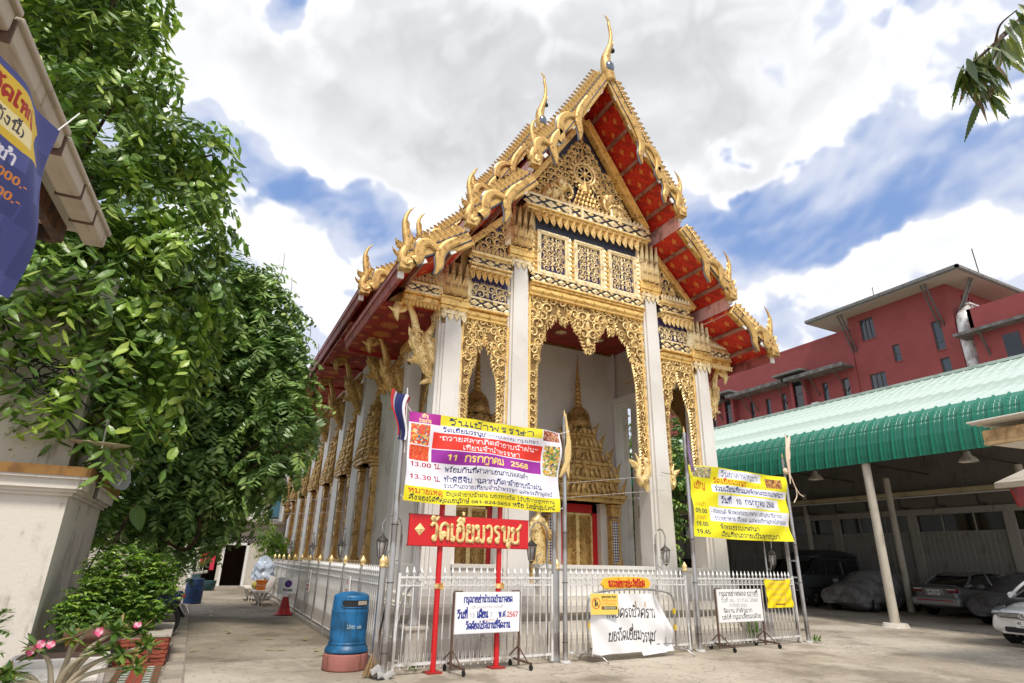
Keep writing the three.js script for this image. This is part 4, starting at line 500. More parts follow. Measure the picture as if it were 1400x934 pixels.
mesh('rear_gable', [poly([[-3.3, 8.3], [3.3, 8.3], [2.1, 10.7], [0, 14.0], [-2.1, 10.7]], 0.15).translate(0, 0, -3.85)], M.red, temple);
// side soffits with medallions, eave boards, and naga brackets
for (const s of [-1, 1]) {
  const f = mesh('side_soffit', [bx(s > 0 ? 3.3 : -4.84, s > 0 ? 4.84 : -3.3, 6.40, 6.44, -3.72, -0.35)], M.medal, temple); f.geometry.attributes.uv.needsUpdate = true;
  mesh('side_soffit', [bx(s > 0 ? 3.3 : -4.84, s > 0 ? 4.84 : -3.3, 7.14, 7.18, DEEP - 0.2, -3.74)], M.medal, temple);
  mesh('soffit_rib', [bx(s > 0 ? 3.3 : -4.82, s > 0 ? 4.82 : -3.3, 6.33, 6.4, -3.72, -3.62)], M.red, temple); for (const z of [-5, -7.6, -10.2, -12.8, -15.4, -18, -20.6]) mesh('soffit_rib', [bx(s > 0 ? 3.3 : -4.82, s > 0 ? 4.82 : -3.3, 7.07, 7.14, z - 0.05, z + 0.05)], M.red, temple);
  mesh('side_wall_upper', [bx(s * 3.4 - 0.2, s * 3.4 + 0.2, 6.8, 8.2, DEEP, -3.75)], M.white, temple);
}
const BRACKET = (() => { // a naga rearing from the wall to hold the eave; wall at x = 0, reaching to -x
  const L = [tube2([[0.02, -0.72], [-0.1, -0.45], [-0.28, -0.1], [-0.42, 0.2], [-0.42, 0.42], [-0.5, 0.7], [-0.62, 0.95]], [0.04, 0.12, 0.16, 0.13, 0.09, 0.075, 0.06], 8, 30, 0.8), tube2([[0.0, -0.3], [-0.1, 0.05], [-0.2, 0.2], [-0.1, 0.42], [-0.06, 0.62]], [0.12, 0.16, 0.12, 0.08, 0.01], 7, 18, 0.8), tube2([[-0.6, 0.9], [-0.72, 1.0], [-0.82, 0.9], [-0.86, 0.7], [-0.82, 0.5]], [0.07, 0.09, 0.1, 0.08, 0.01], 7, 16, 0.8)];
  for (const [x, y, a, h] of [[-0.34, -0.05, 1.2, 0.28], [-0.22, -0.3, 1.5, 0.26], [-0.44, 0.2, 0.9, 0.25], [-0.1, 0.1, -0.5, 0.35], [-0.16, 0.3, -0.2, 0.3], [-0.02, -0.55, 2.6, 0.3], [-0.78, 0.95, 0.3, 0.22], [-0.8, 0.75, 1.9, 0.22], [-0.66, 0.85, 2.6, 0.25], [-0.3, -0.25, 2.1, 0.25]]) L.push(T(leafRidge(0.13, h, 0.06, 0.5, 4, true), { rz: a, p: [x, y, 0] }));
  for (let i = 0; i < 6; i++) L.push(T(scrollMotif(0.1, i % 2 ? 1 : -1, i), { p: [-0.14 - i * 0.05, -0.45 + i * 0.14, 0.11] })); return mg(L);
})();
for (const s of [-1, 1]) for (const [z, y, k] of [[-0.35, 5.55, 1], [-2.55, 5.5, 1], [-4.1, 6.2, 1], [-6.8, 6.2, 1], [-9.35, 6.2, 1], [-11.95, 6.2, 1], [-14.6, 6.2, 1], [-17.3, 6.2, 1]]) { const b = mesh('naga_bracket', BRACKET, z > -1 ? M.gold : M.goldOld, temple); b.position.set(s * 3.7, y, z); b.scale.set(-s, 1, 1); if (s < 0) b.scale.x = 1; }
// ---------------------------------------------------------------- fence, poles, banners and signs along the front
const FA = Math.atan2(0.79, 9.65), F0 = [2.59, 0, -8.92];
const fp = (s, y, o = 0) => [F0[0] + s * Math.cos(FA) + o * Math.sin(FA), y, F0[2] - s * Math.sin(FA) + o * Math.cos(FA)];
const PICKET = mg([box(0.017, 1.26, 0.017, 0, 0.7, 0), T(new THREE.ConeGeometry(0.03, 0.09, 4), { p: [0, 1.385, 0] }), box(0.05, 0.012, 0.02, 0, 1.33, 0), T(new THREE.TorusGeometry(0.03, 0.006, 4, 10), { p: [0.06, 1.215, 0] })]);
function frontPanel(s0, s1, label) {
  const t = thing('iron_fence', label, 'fence', fp(s0, 0), FA), w = s1 - s0;
  for (const [y, r] of [[1.27, 0.03], [1.16, 0.022], [0.13, 0.035]]) mesh('rail', [box(w, r, 0.03, w / 2, y, 0)], M.steelW, t);
  for (const x of [0.015, w - 0.015]) mesh('frame_post', [box(0.04, 1.3, 0.04, x, 0.68, 0)], M.steelW, t);
  const n = Math.round(w / 0.122); for (let i = 1; i < n; i++) { const p = mesh('picket', PICKET, M.steelW, t); p.position.x = i * w / n; p.rotation.z = rr(-0.006, 0.006); }
  const L = []; for (let i = 0; i < n * 2; i++) L.push(box(0.01, 0.12, 0.01, (i + 0.5) * w / n / 2, 0.2, 0.012)); mesh('foot_spikes', L, M.steelW, t).userData.kind = 'stuff';
  return t;
}
frontPanel(0.12, 2.86, 'white spiked fence panel behind the red name board, left of the three front panels');
frontPanel(3.12, 6.02, 'white spiked fence panel behind the white cloth barrier, middle of the three front panels');
frontPanel(6.2, 9.4, 'white spiked fence panel behind the handwritten board, right of the three front panels');
// side fence running back along the hall: posts with gilt balls and mesh panels
{
  const sf = (z) => 2.6 + (-9 - z) * 0.014;
  const t = thing('side_fence', 'long grey picket fence along the side lane with gold ball posts', 'fence', [0, 0, 0]);
  const zs = []; for (let z = -9.3; z > -28; z -= 1.5) zs.push(z);
  zs.forEach((z, i) => {
    const x = sf(z); const p = mesh('post', [T(new THREE.CylinderGeometry(0.032, 0.032, 1.4, 8), { p: [x, 0.7, z] })], M.steel, t);
    mesh('gold_ball', [T(lathe([[0.001, 0.12], [0.02, 0.09], [0.045, 0.05], [0.05, 0.02], [0.035, -0.01], [0.045, -0.03], [0.04, -0.05], [0.0, -0.05]], 10), { p: [x, 1.44, z] })], M.gold, p);
    if (i === zs.length - 1) return; const z1 = zs[i + 1];
    for (const y of [1.26, 1.14, 0.16]) mesh('rail', [rod([x, y, z], [sf(z1), y, z1], 0.016, 6)], M.steelW, t);
    if (i < 6) for (let k = 1; k < 12; k++) { const zz = lerp(z, z1, k / 12); const q = mesh('picket', PICKET, M.steelW, t); q.position.set(sf(zz), 0, zz); q.rotation.y = Math.PI / 2; }
    else { const L = []; for (let k = 1; k < 12; k++) { const zz = lerp(z, z1, k / 12); L.push(box(0.016, 1.25, 0.016, sf(zz), 0.75, zz)); } mesh('picket_row', L, M.steelW, t).userData.kind = 'stuff'; }
  });
  // netting stretched behind the pickets
  const N = []; for (let y = 0.2; y < 1.14; y += 0.075) N.push(box(0.004, 0.006, 18.0, sf(-18.3) + 0.03, y, -18.3, 0.014)); for (let z = -9.35; z > -27; z -= 0.06) N.push(box(0.004, 0.95, 0.006, sf(z) + 0.03, 0.65, z)); mesh('wire_netting', N, M.steelW, t).userData.kind = 'stuff';
  const kerb = struct('kerb', [bx(2.66, 2.86, 0, 0.09, -28, -9.4)], M.stone); kerb.rotation.y = 0.0;
  for (const [z, txt, y] of [[-11.6, 'ห้ามจอด', 0.95], [-16.2, 'ที่จอด', 0.95]]) { const w = solo('notice_plate', z > -14 ? 'small white and red parking notice on the side fence nearest the blue bin' : 'small white and red notice on the side fence above the red cone', 'notice', [box(0.02, 0.5, 0.34)], [M.paintW][0], [sf(z) - 0.05, y, z], 0); const p = mesh('notice_print', new THREE.PlaneGeometry(0.32, 0.48), std(0xffffff, 0.5, { map: board(128, 192, (c) => { c.fillStyle = '#eee'; c.fillRect(0, 0, 128, 192); write(c, 'ห้าม', 64, 50, 30, '#a01420', { align: 'c' }); write(c, 'จอดรถ', 64, 110, 26, '#a01420', { align: 'c' }); c.fillStyle = '#b8161f'; c.fillRect(6, 128, 116, 58); write(c, 'ขวางทาง', 64, 166, 22, '#fff', { align: 'c' }); }) }), w); p.rotation.y = -Math.PI / 2; p.position.x = -0.0125; }
}
// tall galvanised poles
function pole(s, h, r, lean, label, o = 0) { const t = thing('flag_pole', label, 'pole', fp(s, 0, o), FA); mesh('shaft', [rod([0, 0, 0], [lean, h, 0], r, 12, r * 0.8)], M.steel, t); mesh('foot_plate', [T(new THREE.CylinderGeometry(r * 2.1, r * 2.1, 0.03, 12), { p: [0, 0.015, 0] })], M.steelW, t); for (const y of [0.3, 1.2, 2.0]) mesh('clamp', [T(new THREE.TorusGeometry(r * 1.05, 0.008, 5, 12), { rx: Math.PI / 2, p: [lean * y / h, y, 0] })], M.steelD, t); mesh('pole_tip', [T(lathe([[0.001, 0.14], [0.018, 0.06], [0.012, 0.03], [0.03, 0.0], [0.0, -0.02]], 8), { p: [lean, h, 0] })], M.gold, t); return t; }
pole(0, 3.78, 0.05, -0.02, 'thick grey pole at the fence corner beside the blue bin', 0.02);
pole(3.07, 4.05, 0.042, 0.03, 'grey pole with furled cream flag right of the magenta banner', 0.06);
pole(6.23, 4.15, 0.045, 0.03, 'grey pole at the left edge of the yellow banner', 0.05);
pole(9.68, 3.95, 0.045, -0.04, 'grey pole at the right end of the front fence', 0.0);
for (const [s, h, lb] of [[-0.12, 1.42, 'grey fence post with gold ball beside the corner pole'], [2.93, 2.35, 'square grey post carrying the right edge of the magenta banner'], [6.08, 1.42, 'grey post with gold ball left of the handwritten board'], [9.42, 2.3, 'grey post carrying the right edge of the yellow banner'], [2.99, 1.42, 'grey post with gold ball right of the white notice board']]) { const t = thing('fence_post', lb, 'post', fp(s, 0, -0.05), FA); mesh('shaft', [box(0.06, h, 0.06, 0, h / 2, 0)], M.steel, t); mesh('gold_ball', [T(lathe([[0.001, 0.12], [0.02, 0.09], [0.045, 0.05], [0.05, 0.02], [0.035, -0.01], [0.05, -0.03], [0.05, -0.06], [0, -0.06]], 10), { p: [0, h + 0.04, 0] })], M.gold, t); }
solo('gate_rung', 'short grey bars tying the two end posts of the front fence', 'bar', [rod([0, 0, 0], [0.26, 0, 0], 0.02, 6), rod([0, 0.35, 0], [0.26, 0.35, 0], 0.02, 6), rod([0, -1.05, 0], [0.26, -1.05, 0], 0.02, 6)], M.steel, fp(9.42, 1.3, -0.02), FA);
// hanging cloth: grid with folds
function sheet(w, h, nx, ny, fn) { const g = new THREE.PlaneGeometry(w, h, nx, ny), p = g.attributes.position; for (let i = 0; i < p.count; i++) { const q = fn(p.getX(i) / w + 0.5, p.getY(i) / h + 0.5, p.getX(i), p.getY(i)); p.setXYZ(i, q[0], q[1], q[2]); } g.computeVertexNormals(); return g; }
const clothMat = (t, o = {}) => new THREE.MeshPhysicalMaterial({ map: t, roughness: 0.62, side: THREE.DoubleSide, ...o });
const B1 = board(1600, 780, (c, W, H) => {
  c.fillStyle = '#e9e8f2'; c.fillRect(0, 0, W, H); c.fillStyle = '#a81e8e'; c.fillRect(0, 0, 300, 98); c.fillStyle = '#e4d92a'; c.fillRect(300, 0, 1070, 92);
  write(c, 'เชิญ', 150, 40, 26, '#f6e08a', { align: 'c', bold: 4 }); write(c, 'ร่วมงาน', 150, 88, 28, '#f6e08a', { align: 'c', bold: 4 });
  write(c, 'วันเข้าพรรษา', 835, 78, 44, '#20305a', { align: 'c', w: 900, bold: 4 });
  write(c, 'วัดเอี่ยมวรนุช', 330, 146, 30, '#1c2a78', { w: 440, bold: 4.5 }); write(c, 'บางขุนพรหม กรุงเทพฯ', 800, 146, 24, '#2a3468', { w: 540, bold: 3.2 });
  c.fillStyle = '#e23324'; c.fillRect(235, 162, 1160, 144); write(c, '"ถวายสลากภัตผ้าอาบน้ำฝน"', 815, 224, 34, '#fbe9ee', { align: 'c', w: 1040, bold: 4 }); write(c, 'เทียนจำนำพรรษา', 835, 292, 33, '#fbe9ee', { align: 'c', w: 640, bold: 4 });
  c.fillStyle = '#97259b'; c.fillRect(235, 314, 1160, 116); write(c, '11  กรกฎาคม  2568', 815, 396, 52, '#f5dd74', { align: 'c', w: 880, bold: 4.5 });
  write(c, '13.00 น.', 30, 482, 42, '#a82a38', { w: 310, bold: 3.2 }); write(c, 'พร้อมกันที่ศาลาเอนกประสงค์ฯ', 375, 494, 34, '#272c5c', { w: 870, bold: 4 });
  write(c, '13.30 น.', 30, 590, 42, '#a82a38', { w: 310, bold: 3.2 }); write(c, 'ทำพิธีจับ "ฉลากภัต"ผ้าอาบน้ำฝน', 375, 580, 36, '#1c2a70', { w: 1010, bold: 4 }); write(c, 'ร่วมกันถวายเทียนจำนำพรรษา แด่พระภิกษุสงฆ์', 375, 634, 27, '#2a3468', { w: 1150, bold: 3.6 });
  c.fillStyle = '#e8dc1f'; c.fillRect(0, 652, W, 128); write(c, 'หมายเหตุ', 30, 706, 34, '#c25a18', { w: 330, bold: 5 }); write(c, 'มีชุดผ้าอาบน้ำฝน ของทางวัด ไว้บริการทุกๆท่าน', 390, 704, 27, '#2a3042', { w: 1150, bold: 3.6 }); write(c, 'สั่งจองได้ที่คุณเอนุรักษ์ 081-824-5653 หรือ ไลน์กลุ่มไลน์', 40, 762, 30, '#1d2238', { w: 1500, bold: 4 });
  photoPatch(c, 20, 108, 180, 180, ['#e0552a', '#e8c23a', '#d8482a', '#f0e6c8', '#4a7a9a', '#d9622f'], 3); photoPatch(c, 20, 298, 190, 130, ['#e04a22', '#e8622f', '#c43a1c', '#e87a4a'], 5);
  photoPatch(c, 1380, 6, 205, 100, ['#8a3a30', '#d8a060', '#b86a50', '#e8c8b8', '#5a2a28'], 7); photoPatch(c, 1415, 150, 165, 290, ['#d8b040', '#6a8a3a', '#e8e4d8', '#3a4a68', '#c8d070', '#e09a30', '#8a8a8a'], 9);
});
{
  const t = thing('event_banner', 'large white, magenta and red event banner tied between two poles', 'banner', fp(1.46, 3.02, 0.17), FA);
  part(t, 'banner_cloth', sheet(2.88, 1.36, 60, 24, (u, v, x, y) => [x, y + 0.025 * Math.sin(u * 3.14) * (v - 0.5) - 0.02 * (1 - v) * Math.sin(u * 9), 0.03 * Math.sin(u * 11 + v * 4.2) + 0.018 * Math.sin(u * 27 - v * 9) + 0.03 * Math.sin((u * 0.8 + v) * 9) + 0.022 * Math.exp(-((u - v * 1.4 + 0.5) ** 2) * 60) - 0.015 * Math.exp(-((u + v * 0.9 - 1.5) ** 2) * 90)]), clothMat(B1), true);
  mesh('tie_cord', [rod([1.42, 0.66, 0], [1.66, 0.74, 0.02], 0.006, 4), rod([-1.42, 0.67, 0], [-1.48, 0.74, 0.0], 0.006, 4), rod([-1.42, -0.66, 0], [-1.48, -0.6, 0.0], 0.006, 4), rod([1.42, -0.66, 0], [1.5, -0.62, 0.0], 0.006, 4)], M.paintW, t);
}
const B2 = board(1400, 640, (c, W, H) => {
  c.fillStyle = '#ece41c'; c.fillRect(0, 0, W, H); c.fillStyle = '#e6e8f0'; const wb = (x, y, w, h) => { c.fillStyle = '#e4e7ef'; c.fillRect(x, y, w, h); };
  wb(390, 10, 660, 84); write(c, 'วันอาสาฬหบูชา', 715, 76, 40, '#3d4d8a', { align: 'c', w: 580, bold: 3 });
  write(c, 'วัดเอี่ยมวรนุช', 330, 142, 36, '#c8501a', { w: 460, bold: 4.5 }); write(c, 'บางขุนพรหม กรุงเทพฯ', 815, 144, 20, '#c86a24', { w: 400, bold: 2.6 }); write(c, 'เชิญ', 60, 206, 50, '#c8601c', { w: 160, bold: 4 });
  wb(300, 156, 1090, 72); write(c, 'ร่วมเวียนเทียนและฟังพระธรรมเทศนา', 340, 212, 36, '#22306e', { w: 1010, bold: 4 });
  wb(380, 244, 900, 104); write(c, 'วันที่', 425, 318, 44, '#25336f', { w: 130, bold: 4 }); write(c, '10', 610, 322, 52, '#1b2660', { bold: 5 }); write(c, 'กรกฎาคม', 730, 318, 42, '#25336f', { w: 300, bold: 4 }); write(c, '2568', 1060, 322, 54, '#1b2660', { bold: 5 });
  write(c, 'ภาคเช้า', 30, 366, 26, '#c87a28', { w: 160, bold: 3 }); write(c, '09.00', 20, 430, 42, '#2a2f48', { w: 180, bold: 5 });
  wb(235, 364, 1160, 128); write(c, '- สวดมนต์ ฟังพระธรรมเทศนา เจริญสมาธิภาวนา', 260, 416, 28, '#2c396f', { w: 1020, bold: 3.4 }); write(c, '- ถวายอาหาร ถึงเพล แด่พระภิกษุสงฆ์สามเณร', 260, 476, 28, '#2c396f', { w: 1090, bold: 3.4 });
  write(c, 'ภาคค่ำ', 30, 484, 24, '#c87a28', { w: 150, bold: 3 }); write(c, '19.00', 25, 544, 40, '#2a2f48', { w: 165, bold: 5 }); write(c, 'ฟังพระธรรมเทศนา', 330, 554, 32, '#2a2f48', { w: 560, bold: 4 }); write(c, '19.45', 25, 612, 40, '#2a2f48', { w: 165, bold: 5 }); write(c, 'เวียนเทียนถวายเป็นพุทธบูชา', 330, 618, 32, '#1f2540', { w: 860, bold: 4 });
  photoPatch(c, 40, 8, 240, 100, ['#7a8a5a', '#c8b88a', '#e0d8c8', '#8a6a4a', '#b09a6a'], 11); photoPatch(c, 1110, 40, 210, 90, ['#6a3a1c', '#c88a3a', '#8a4a20', '#e0b870'], 13);
});
{
  const t = thing('yellow_banner', 'bright yellow ceremony banner tied between two poles at right', 'banner', fp(7.95, 2.78, 0.03), FA);
  part(t, 'banner_cloth', sheet(3.2, 1.44, 60, 24, (u, v, x, y) => [x, y + 0.03 * Math.sin(u * 3.14) * (v - 0.6), 0.034 * Math.sin(u * 9 + v * 5) + 0.028 * Math.sin((u - v) * 14) - 0.03 * Math.exp(-((u - v * 1.2 + 0.4) ** 2) * 80) + 0.01 * Math.sin(u * 31 + v * 3)]), clothMat(B2), true);
  mesh('tie_cord', [rod([1.58, 0.7, 0], [1.68, 0.74, 0.0], 0.006, 4), rod([-1.58, 0.7, 0], [-1.68, 0.76, 0.0], 0.006, 4)], M.paintW, t);
}
// red name board with raised gilt letters on two red posts
{
  const t = thing('name_board', 'red name board with raised gold Thai letters on two red posts', 'sign', fp(1.25, 0, 0.07), FA);
  mesh('board', [rbox(2.12, 0.45, 0.05, 0.01, 0, 1.935, 0)], M.redBright, t); mesh('board_edge', [bx(-1.07, 1.07, 1.705, 1.72, -0.03, 0.02), bx(-1.07, 1.07, 2.15, 2.165, -0.03, 0.02)], M.red, t);
  for (const x of [-0.5, 0.55]) { const p = mesh('post', [rod([x, 0, -0.06], [x, 3.05, -0.06], 0.042, 12)], M.redBright, t); mesh('post_foot', [box(0.22, 0.02, 0.2, x, 0.01, -0.06)], M.red, p); mesh('post_band', [T(new THREE.CylinderGeometry(0.05, 0.05, 0.07, 12), { p: [x, 1.15, -0.06] }), box(0.02, 0.09, 0.1, x + 0.05, 1.15, -0.02)], M.gold, p); }
  const { glyphs, width } = strokesOf('วัดเอี่ยมวรนุช'); const k = 0.0123, sx = 1.62 / width;
  let cur = null, list = []; const flush = () => { if (list.length) mesh('letter', list, M.gold, t).position.set(-0.72, 1.8, 0.035); list = []; };
  for (const g of glyphs) { if (g.w) { flush(); } for (const L of g.lines) { const P = L.map((p) => [p[0] * sx, p[1] * k, 0]); const Q = []; P.forEach((p) => { const q = Q[Q.length - 1]; if (!q || Math.hypot(p[0] - q[0], p[1] - q[1]) > 0.006) Q.push(p); }); if (Q.length > 1) list.push(tube2(Q, 0.027, 6, Math.min(40, Q.length * 2), 0.75)); } } flush();
  mesh('diamond_emblem', [T(DIAMOND.clone(), { s: [0.085, 0.09, 0.06], p: [-0.89, 1.945, 0.03] })], M.gold, t);
}
function stroke3(c, W, H) { }
const B3 = board(768, 384, (c, W, H) => { c.fillStyle = '#eceef2'; c.fillRect(0, 0, W, H); write(c, 'กรุณาอย่านำรถเข้ามาจอด', 90, 92, 52, '#27338c', { w: 590, bold: 4.2 }); write(c, 'บริเวณรอบๆวัด ในวันที่', 180, 150, 18, '#777a85', { w: 380, bold: 2 }); write(c, 'วันที่', 20, 240, 58, '#232f8a', { w: 120, bold: 4.5 }); write(c, '13', 160, 236, 44, '#8d909c', { bold: 2 }); write(c, 'เดือน', 250, 240, 58, '#232f8a', { w: 130, bold: 4.5 }); write(c, '7', 400, 236, 44, '#8d909c', { bold: 2 }); write(c, 'พ.ศ.', 510, 238, 48, '#232f8a', { w: 100, bold: 4.5 }); write(c, '2567', 612, 242, 56, '#c02a30', { w: 140, bold: 5 }); write(c, 'ตลอดทั้งวัน', 310, 278, 16, '#b45a5a', { w: 160, bold: 2 }); write(c, 'วัดต้องใช้สถานที่จัดงาน', 125, 345, 54, '#27338c', { w: 530, bold: 4.2 }); });
const B4 = board(768, 384, (c, W, H) => { c.fillStyle = '#f0f0ee'; c.fillRect(0, 0, W, H); write(c, 'กรุณาอย่าจอดรถ', 30, 72, 46, '#2c2c30', { w: 470, bold: 3 }); write(c, 'ขวางที่', 520, 74, 48, '#2c2c30', { w: 190, bold: 3 }); c.strokeStyle = '#333'; c.lineWidth = 3; c.beginPath(); c.moveTo(520, 92); c.lineTo(720, 88); c.stroke(); write(c, 'วันที่ 10 - 11 ก.ค. 2568', 60, 150, 40, '#55565c', { w: 640, bold: 2 }); write(c, 'ทางวัดมีงานบุญ', 190, 205, 30, '#66676c', { w: 300, bold: 2 }); write(c, 'จัดงาน สำคัญมาก', 80, 275, 40, '#2c2c30', { w: 500, bold: 3 }); write(c, 'ขอให้ กรุณาเลื่อนรถด้วย', 50, 350, 42, '#2c2c30', { w: 680, bold: 3 }); });
function easel(s0, s1, y0, y1, tx, label, frame) {
  const w = s1 - s0, t = thing('notice_board', label, 'notice board', fp((s0 + s1) / 2, 0, 0.16), FA);
  mesh('panel', [rbox(w, y1 - y0, 0.025, 0.006, 0, (y0 + y1) / 2, 0)], M.paintW, t); const p = part(t, 'printed_face', new THREE.PlaneGeometry(w - 0.02, y1 - y0 - 0.02), std(0xffffff, 0.5, { map: tx }), true); p.position.set(0, (y0 + y1) / 2, 0.0145);
  for (const s of [-1, 1]) { mesh('leg', [box(0.028, y1 - 0.04, 0.028, s * (w / 2 + 0.012), (y1 + 0.04) / 2, -0.02), box(0.14, 0.02, 0.02, s * (w / 2 - 0.06), y1 + 0.012, -0.02)], M.rust, t); const f = mesh('foot', [rod([s * w / 2, 0.12, -0.25], [s * w / 2 + 0.05, 0.09, 0.28], 0.018, 6), rod([s * w / 2, 0.3, -0.02], [s * w / 2 + 0.04, 0.1, 0.2], 0.012, 5), rod([s * w / 2, 0.3, -0.02], [s * w / 2 - 0.1, 0.11, -0.2], 0.012, 5)], M.rust, t); for (const z of [-0.24, 0.27]) mesh('caster', [T(new THREE.CylinderGeometry(0.04, 0.04, 0.025, 10), { rz: Math.PI / 2, p: [s * w / 2 + (z > 0 ? 0.05 : 0), 0.04, z] }), box(0.02, 0.06, 0.02, s * w / 2 + (z > 0 ? 0.05 : 0), 0.08, z)], M.rubber, f); }
}
easel(0.98, 2.11, 0.5, 1.07, B3, 'white notice board with blue and red lettering in front of the red posts');
easel(6.68, 8.02, 0.48, 1.08, B4, 'white handwritten board with black lettering below the yellow banner');
// crowd barrier with a slipping white cloth
{
  const t = thing('crowd_barrier', 'steel crowd barrier leaning on the fence and holding the white cloth', 'barrier', fp(4.45, 0, 0.2), FA); const w = 2.0;
  mesh('frame', [tube([[-w / 2, 0.12, 0], [-w / 2, 0.9, 0], [-w / 2 + 0.1, 1.02, 0], [w / 2 - 0.1, 1.02, 0], [w / 2, 0.9, 0], [w / 2, 0.12, 0]], 0.018, 7, 40), rod([-w / 2, 0.2, 0], [w / 2, 0.2, 0], 0.014, 6)], M.steel, t);
  for (let i = 1; i < 16; i++) mesh('bar', [rod([-w / 2 + i * w / 16, 0.2, 0], [-w / 2 + i * w / 16, 1.02, 0], 0.007, 5)], M.steel, t);
  for (const x of [-w / 2 + 0.02, w / 2 - 0.02]) mesh('foot', [tube([[x, 0.12, 0], [x, 0.1, -0.2], [x, 0.02, -0.3]], 0.014, 6, 8), tube([[x, 0.12, 0], [x + 0.08, 0.1, 0.2], [x + 0.14, 0.015, 0.3]], 0.014, 6, 8)], M.steel, t);
  for (const [x, y] of [[-w / 2, 0.55], [w / 2, 0.72], [w / 2, 0.45]]) mesh('hinge_clip', [box(0.04, 0.09, 0.04, x, y, 0)], std(lin(0.7, 0.5, 0.03), 0.5), t);
  const B5 = board(1024, 512, (c, W, H) => { c.fillStyle = '#e9e9ea'; c.fillRect(0, 0, W, H); write(c, 'ที่จอดรถชั่วคราว', 175, 205, 76, '#26262b', { w: 640, bold: 2.6 }); write(c, 'ของวัดเอี่ยมวรนุช', 200, 402, 76, '#26262b', { w: 600, bold: 2.6 }); c.fillStyle = '#c89a5a'; c.fillRect(555, 90, 8, 34); c.fillRect(660, 70, 14, 44); });
  const cl = thing('cloth_sign', 'white cloth sign with black lettering sagging off the crowd barrier', 'banner', fp(4.4, 0.56, 0.245), FA);
  part(cl, 'cloth', sheet(1.86, 0.93, 56, 36, (u, v, x, y) => { const fall = sstep(0.72, 1, u), dr = sstep(0.7, 1.0, u) * v; return [x - 0.34 * fall * v * v + 0.08 * fall * (1 - v), y - 0.03 * Math.sin(u * 3.1) * (1 - v) * (u > 0.6 ? 1.8 : -0.4) - 0.1 * dr * (1 - v * 0.3), 0.012 * Math.sin(u * 22 + v * 8) + 0.03 * fall * Math.sin(u * 60 + v * 3) + 0.06 * sstep(0.6, 0.9, u) * (1 - v) * Math.sin(v * 9 + u * 4) + 0.012 * Math.sin((u + v * 0.6) * 17)]; }), clothMat(B5), true);
  const B6 = board(512, 288, (c, W, H) => { c.fillStyle = '#e9cf62'; c.fillRect(0, 0, W, H); c.strokeStyle = '#d0602a'; c.lineWidth = 14; c.beginPath(); c.arc(100, 135, 72, 0, 6.3); c.stroke(); c.beginPath(); c.moveTo(52, 85); c.lineTo(150, 186); c.stroke(); c.fillStyle = '#2a2620'; c.beginPath(); c.arc(88, 92, 14, 0, 6.3); c.fill(); c.fillRect(74, 108, 30, 72); c.fillRect(112, 130, 22, 40); c.beginPath(); c.arc(122, 120, 9, 0, 6.3); c.fill(); write(c, 'บุคคลภายนอก ห้ามนำ', 200, 60, 26, '#3a2f18', { w: 280, bold: 4 }); write(c, 'สัตว์เลี้ยงมาปล่อย', 200, 110, 24, '#e08a2a', { w: 290, bold: 4 }); write(c, 'ฝ่าฝืนมีโทษ', 205, 158, 24, '#e08a2a', { w: 270, bold: 4 }); c.fillStyle = '#23211d'; c.fillRect(200, 176, 290, 44); write(c, 'ปรับตามกฎหมาย', 240, 210, 24, '#efe6c0', { w: 230, bold: 3 }); c.fillStyle = '#b8302a'; c.fillRect(206, 184, 26, 28); });
  const y = thing('warning_sign', 'small yellow prohibition sign at the top left of the white cloth', 'sign', fp(3.72, 0.875, 0.3), FA); mesh('plate', [rbox(0.6, 0.33, 0.012, 0.004)], M.paintW, y); part(y, 'printed_face', new THREE.PlaneGeometry(0.595, 0.325), std(0xffffff, 0.45, { map: B6 }), true).position.z = 0.008; y.rotation.z = -0.02;
  // scalloped orange plaque on the fence top
  const q = thing('plaque', 'orange yellow scalloped plaque with red lettering above the white cloth', 'plaque', fp(4.4, 1.185, 0.1), FA); const S = []; for (let i = 0; i <= 40; i++) { const a = i / 40 * 6.2832, cx = Math.cos(a), sy = Math.sin(a); S.push([0.56 * Math.sign(cx) * Math.pow(Math.abs(cx), 0.5) * (1 + 0.03 * Math.cos(a * 10)), 0.105 * Math.sign(sy) * Math.pow(Math.abs(sy), 0.55)]); }
  mesh('plate', [poly(S, 0.02, 0.006)], std(lin(0.86, 0.50, 0.03), 0.5), q); const { glyphs, width } = strokesOf('หลวงพ่อบางประสิทธิโชค'); const L = []; for (const g of glyphs) for (const l of g.lines || []) { const P = []; l.forEach((p) => { const a = [p[0] * 0.86 / width - 0.43, p[1] * 0.0052 - 0.055, 0]; const b = P[P.length - 1]; if (!b || Math.hypot(a[0] - b[0], a[1] - b[1]) > 0.004) P.push(a); }); if (P.length > 1) L.push(tube2(P, 0.009, 4, P.length * 2, 0.6)); } mesh('lettering', L, M.redBright, q).position.z = 0.03;
  const B7 = board(320, 256, (c, W, H) => { c.fillStyle = '#ecd400'; c.fillRect(0, 0, W, H); for (const [s, y2, w] of [['ขอเชิญร่วมทำบุญ', 45, 240], ['ผ้าอาบน้ำฝน ณ วัด', 95, 260], ['ลงทะเบียน', 150, 170], ['ทางด้านนี้', 200, 180]]) write(c, s, W / 2 - w / 2, y2, 20, '#d99a6a', { w, bold: 3 }); c.fillStyle = '#8a4a18'; c.fillRect(110, 220, 100, 12); c.beginPath(); c.moveTo(228, 226); c.lineTo(205, 212); c.lineTo(205, 240); c.fill(); });
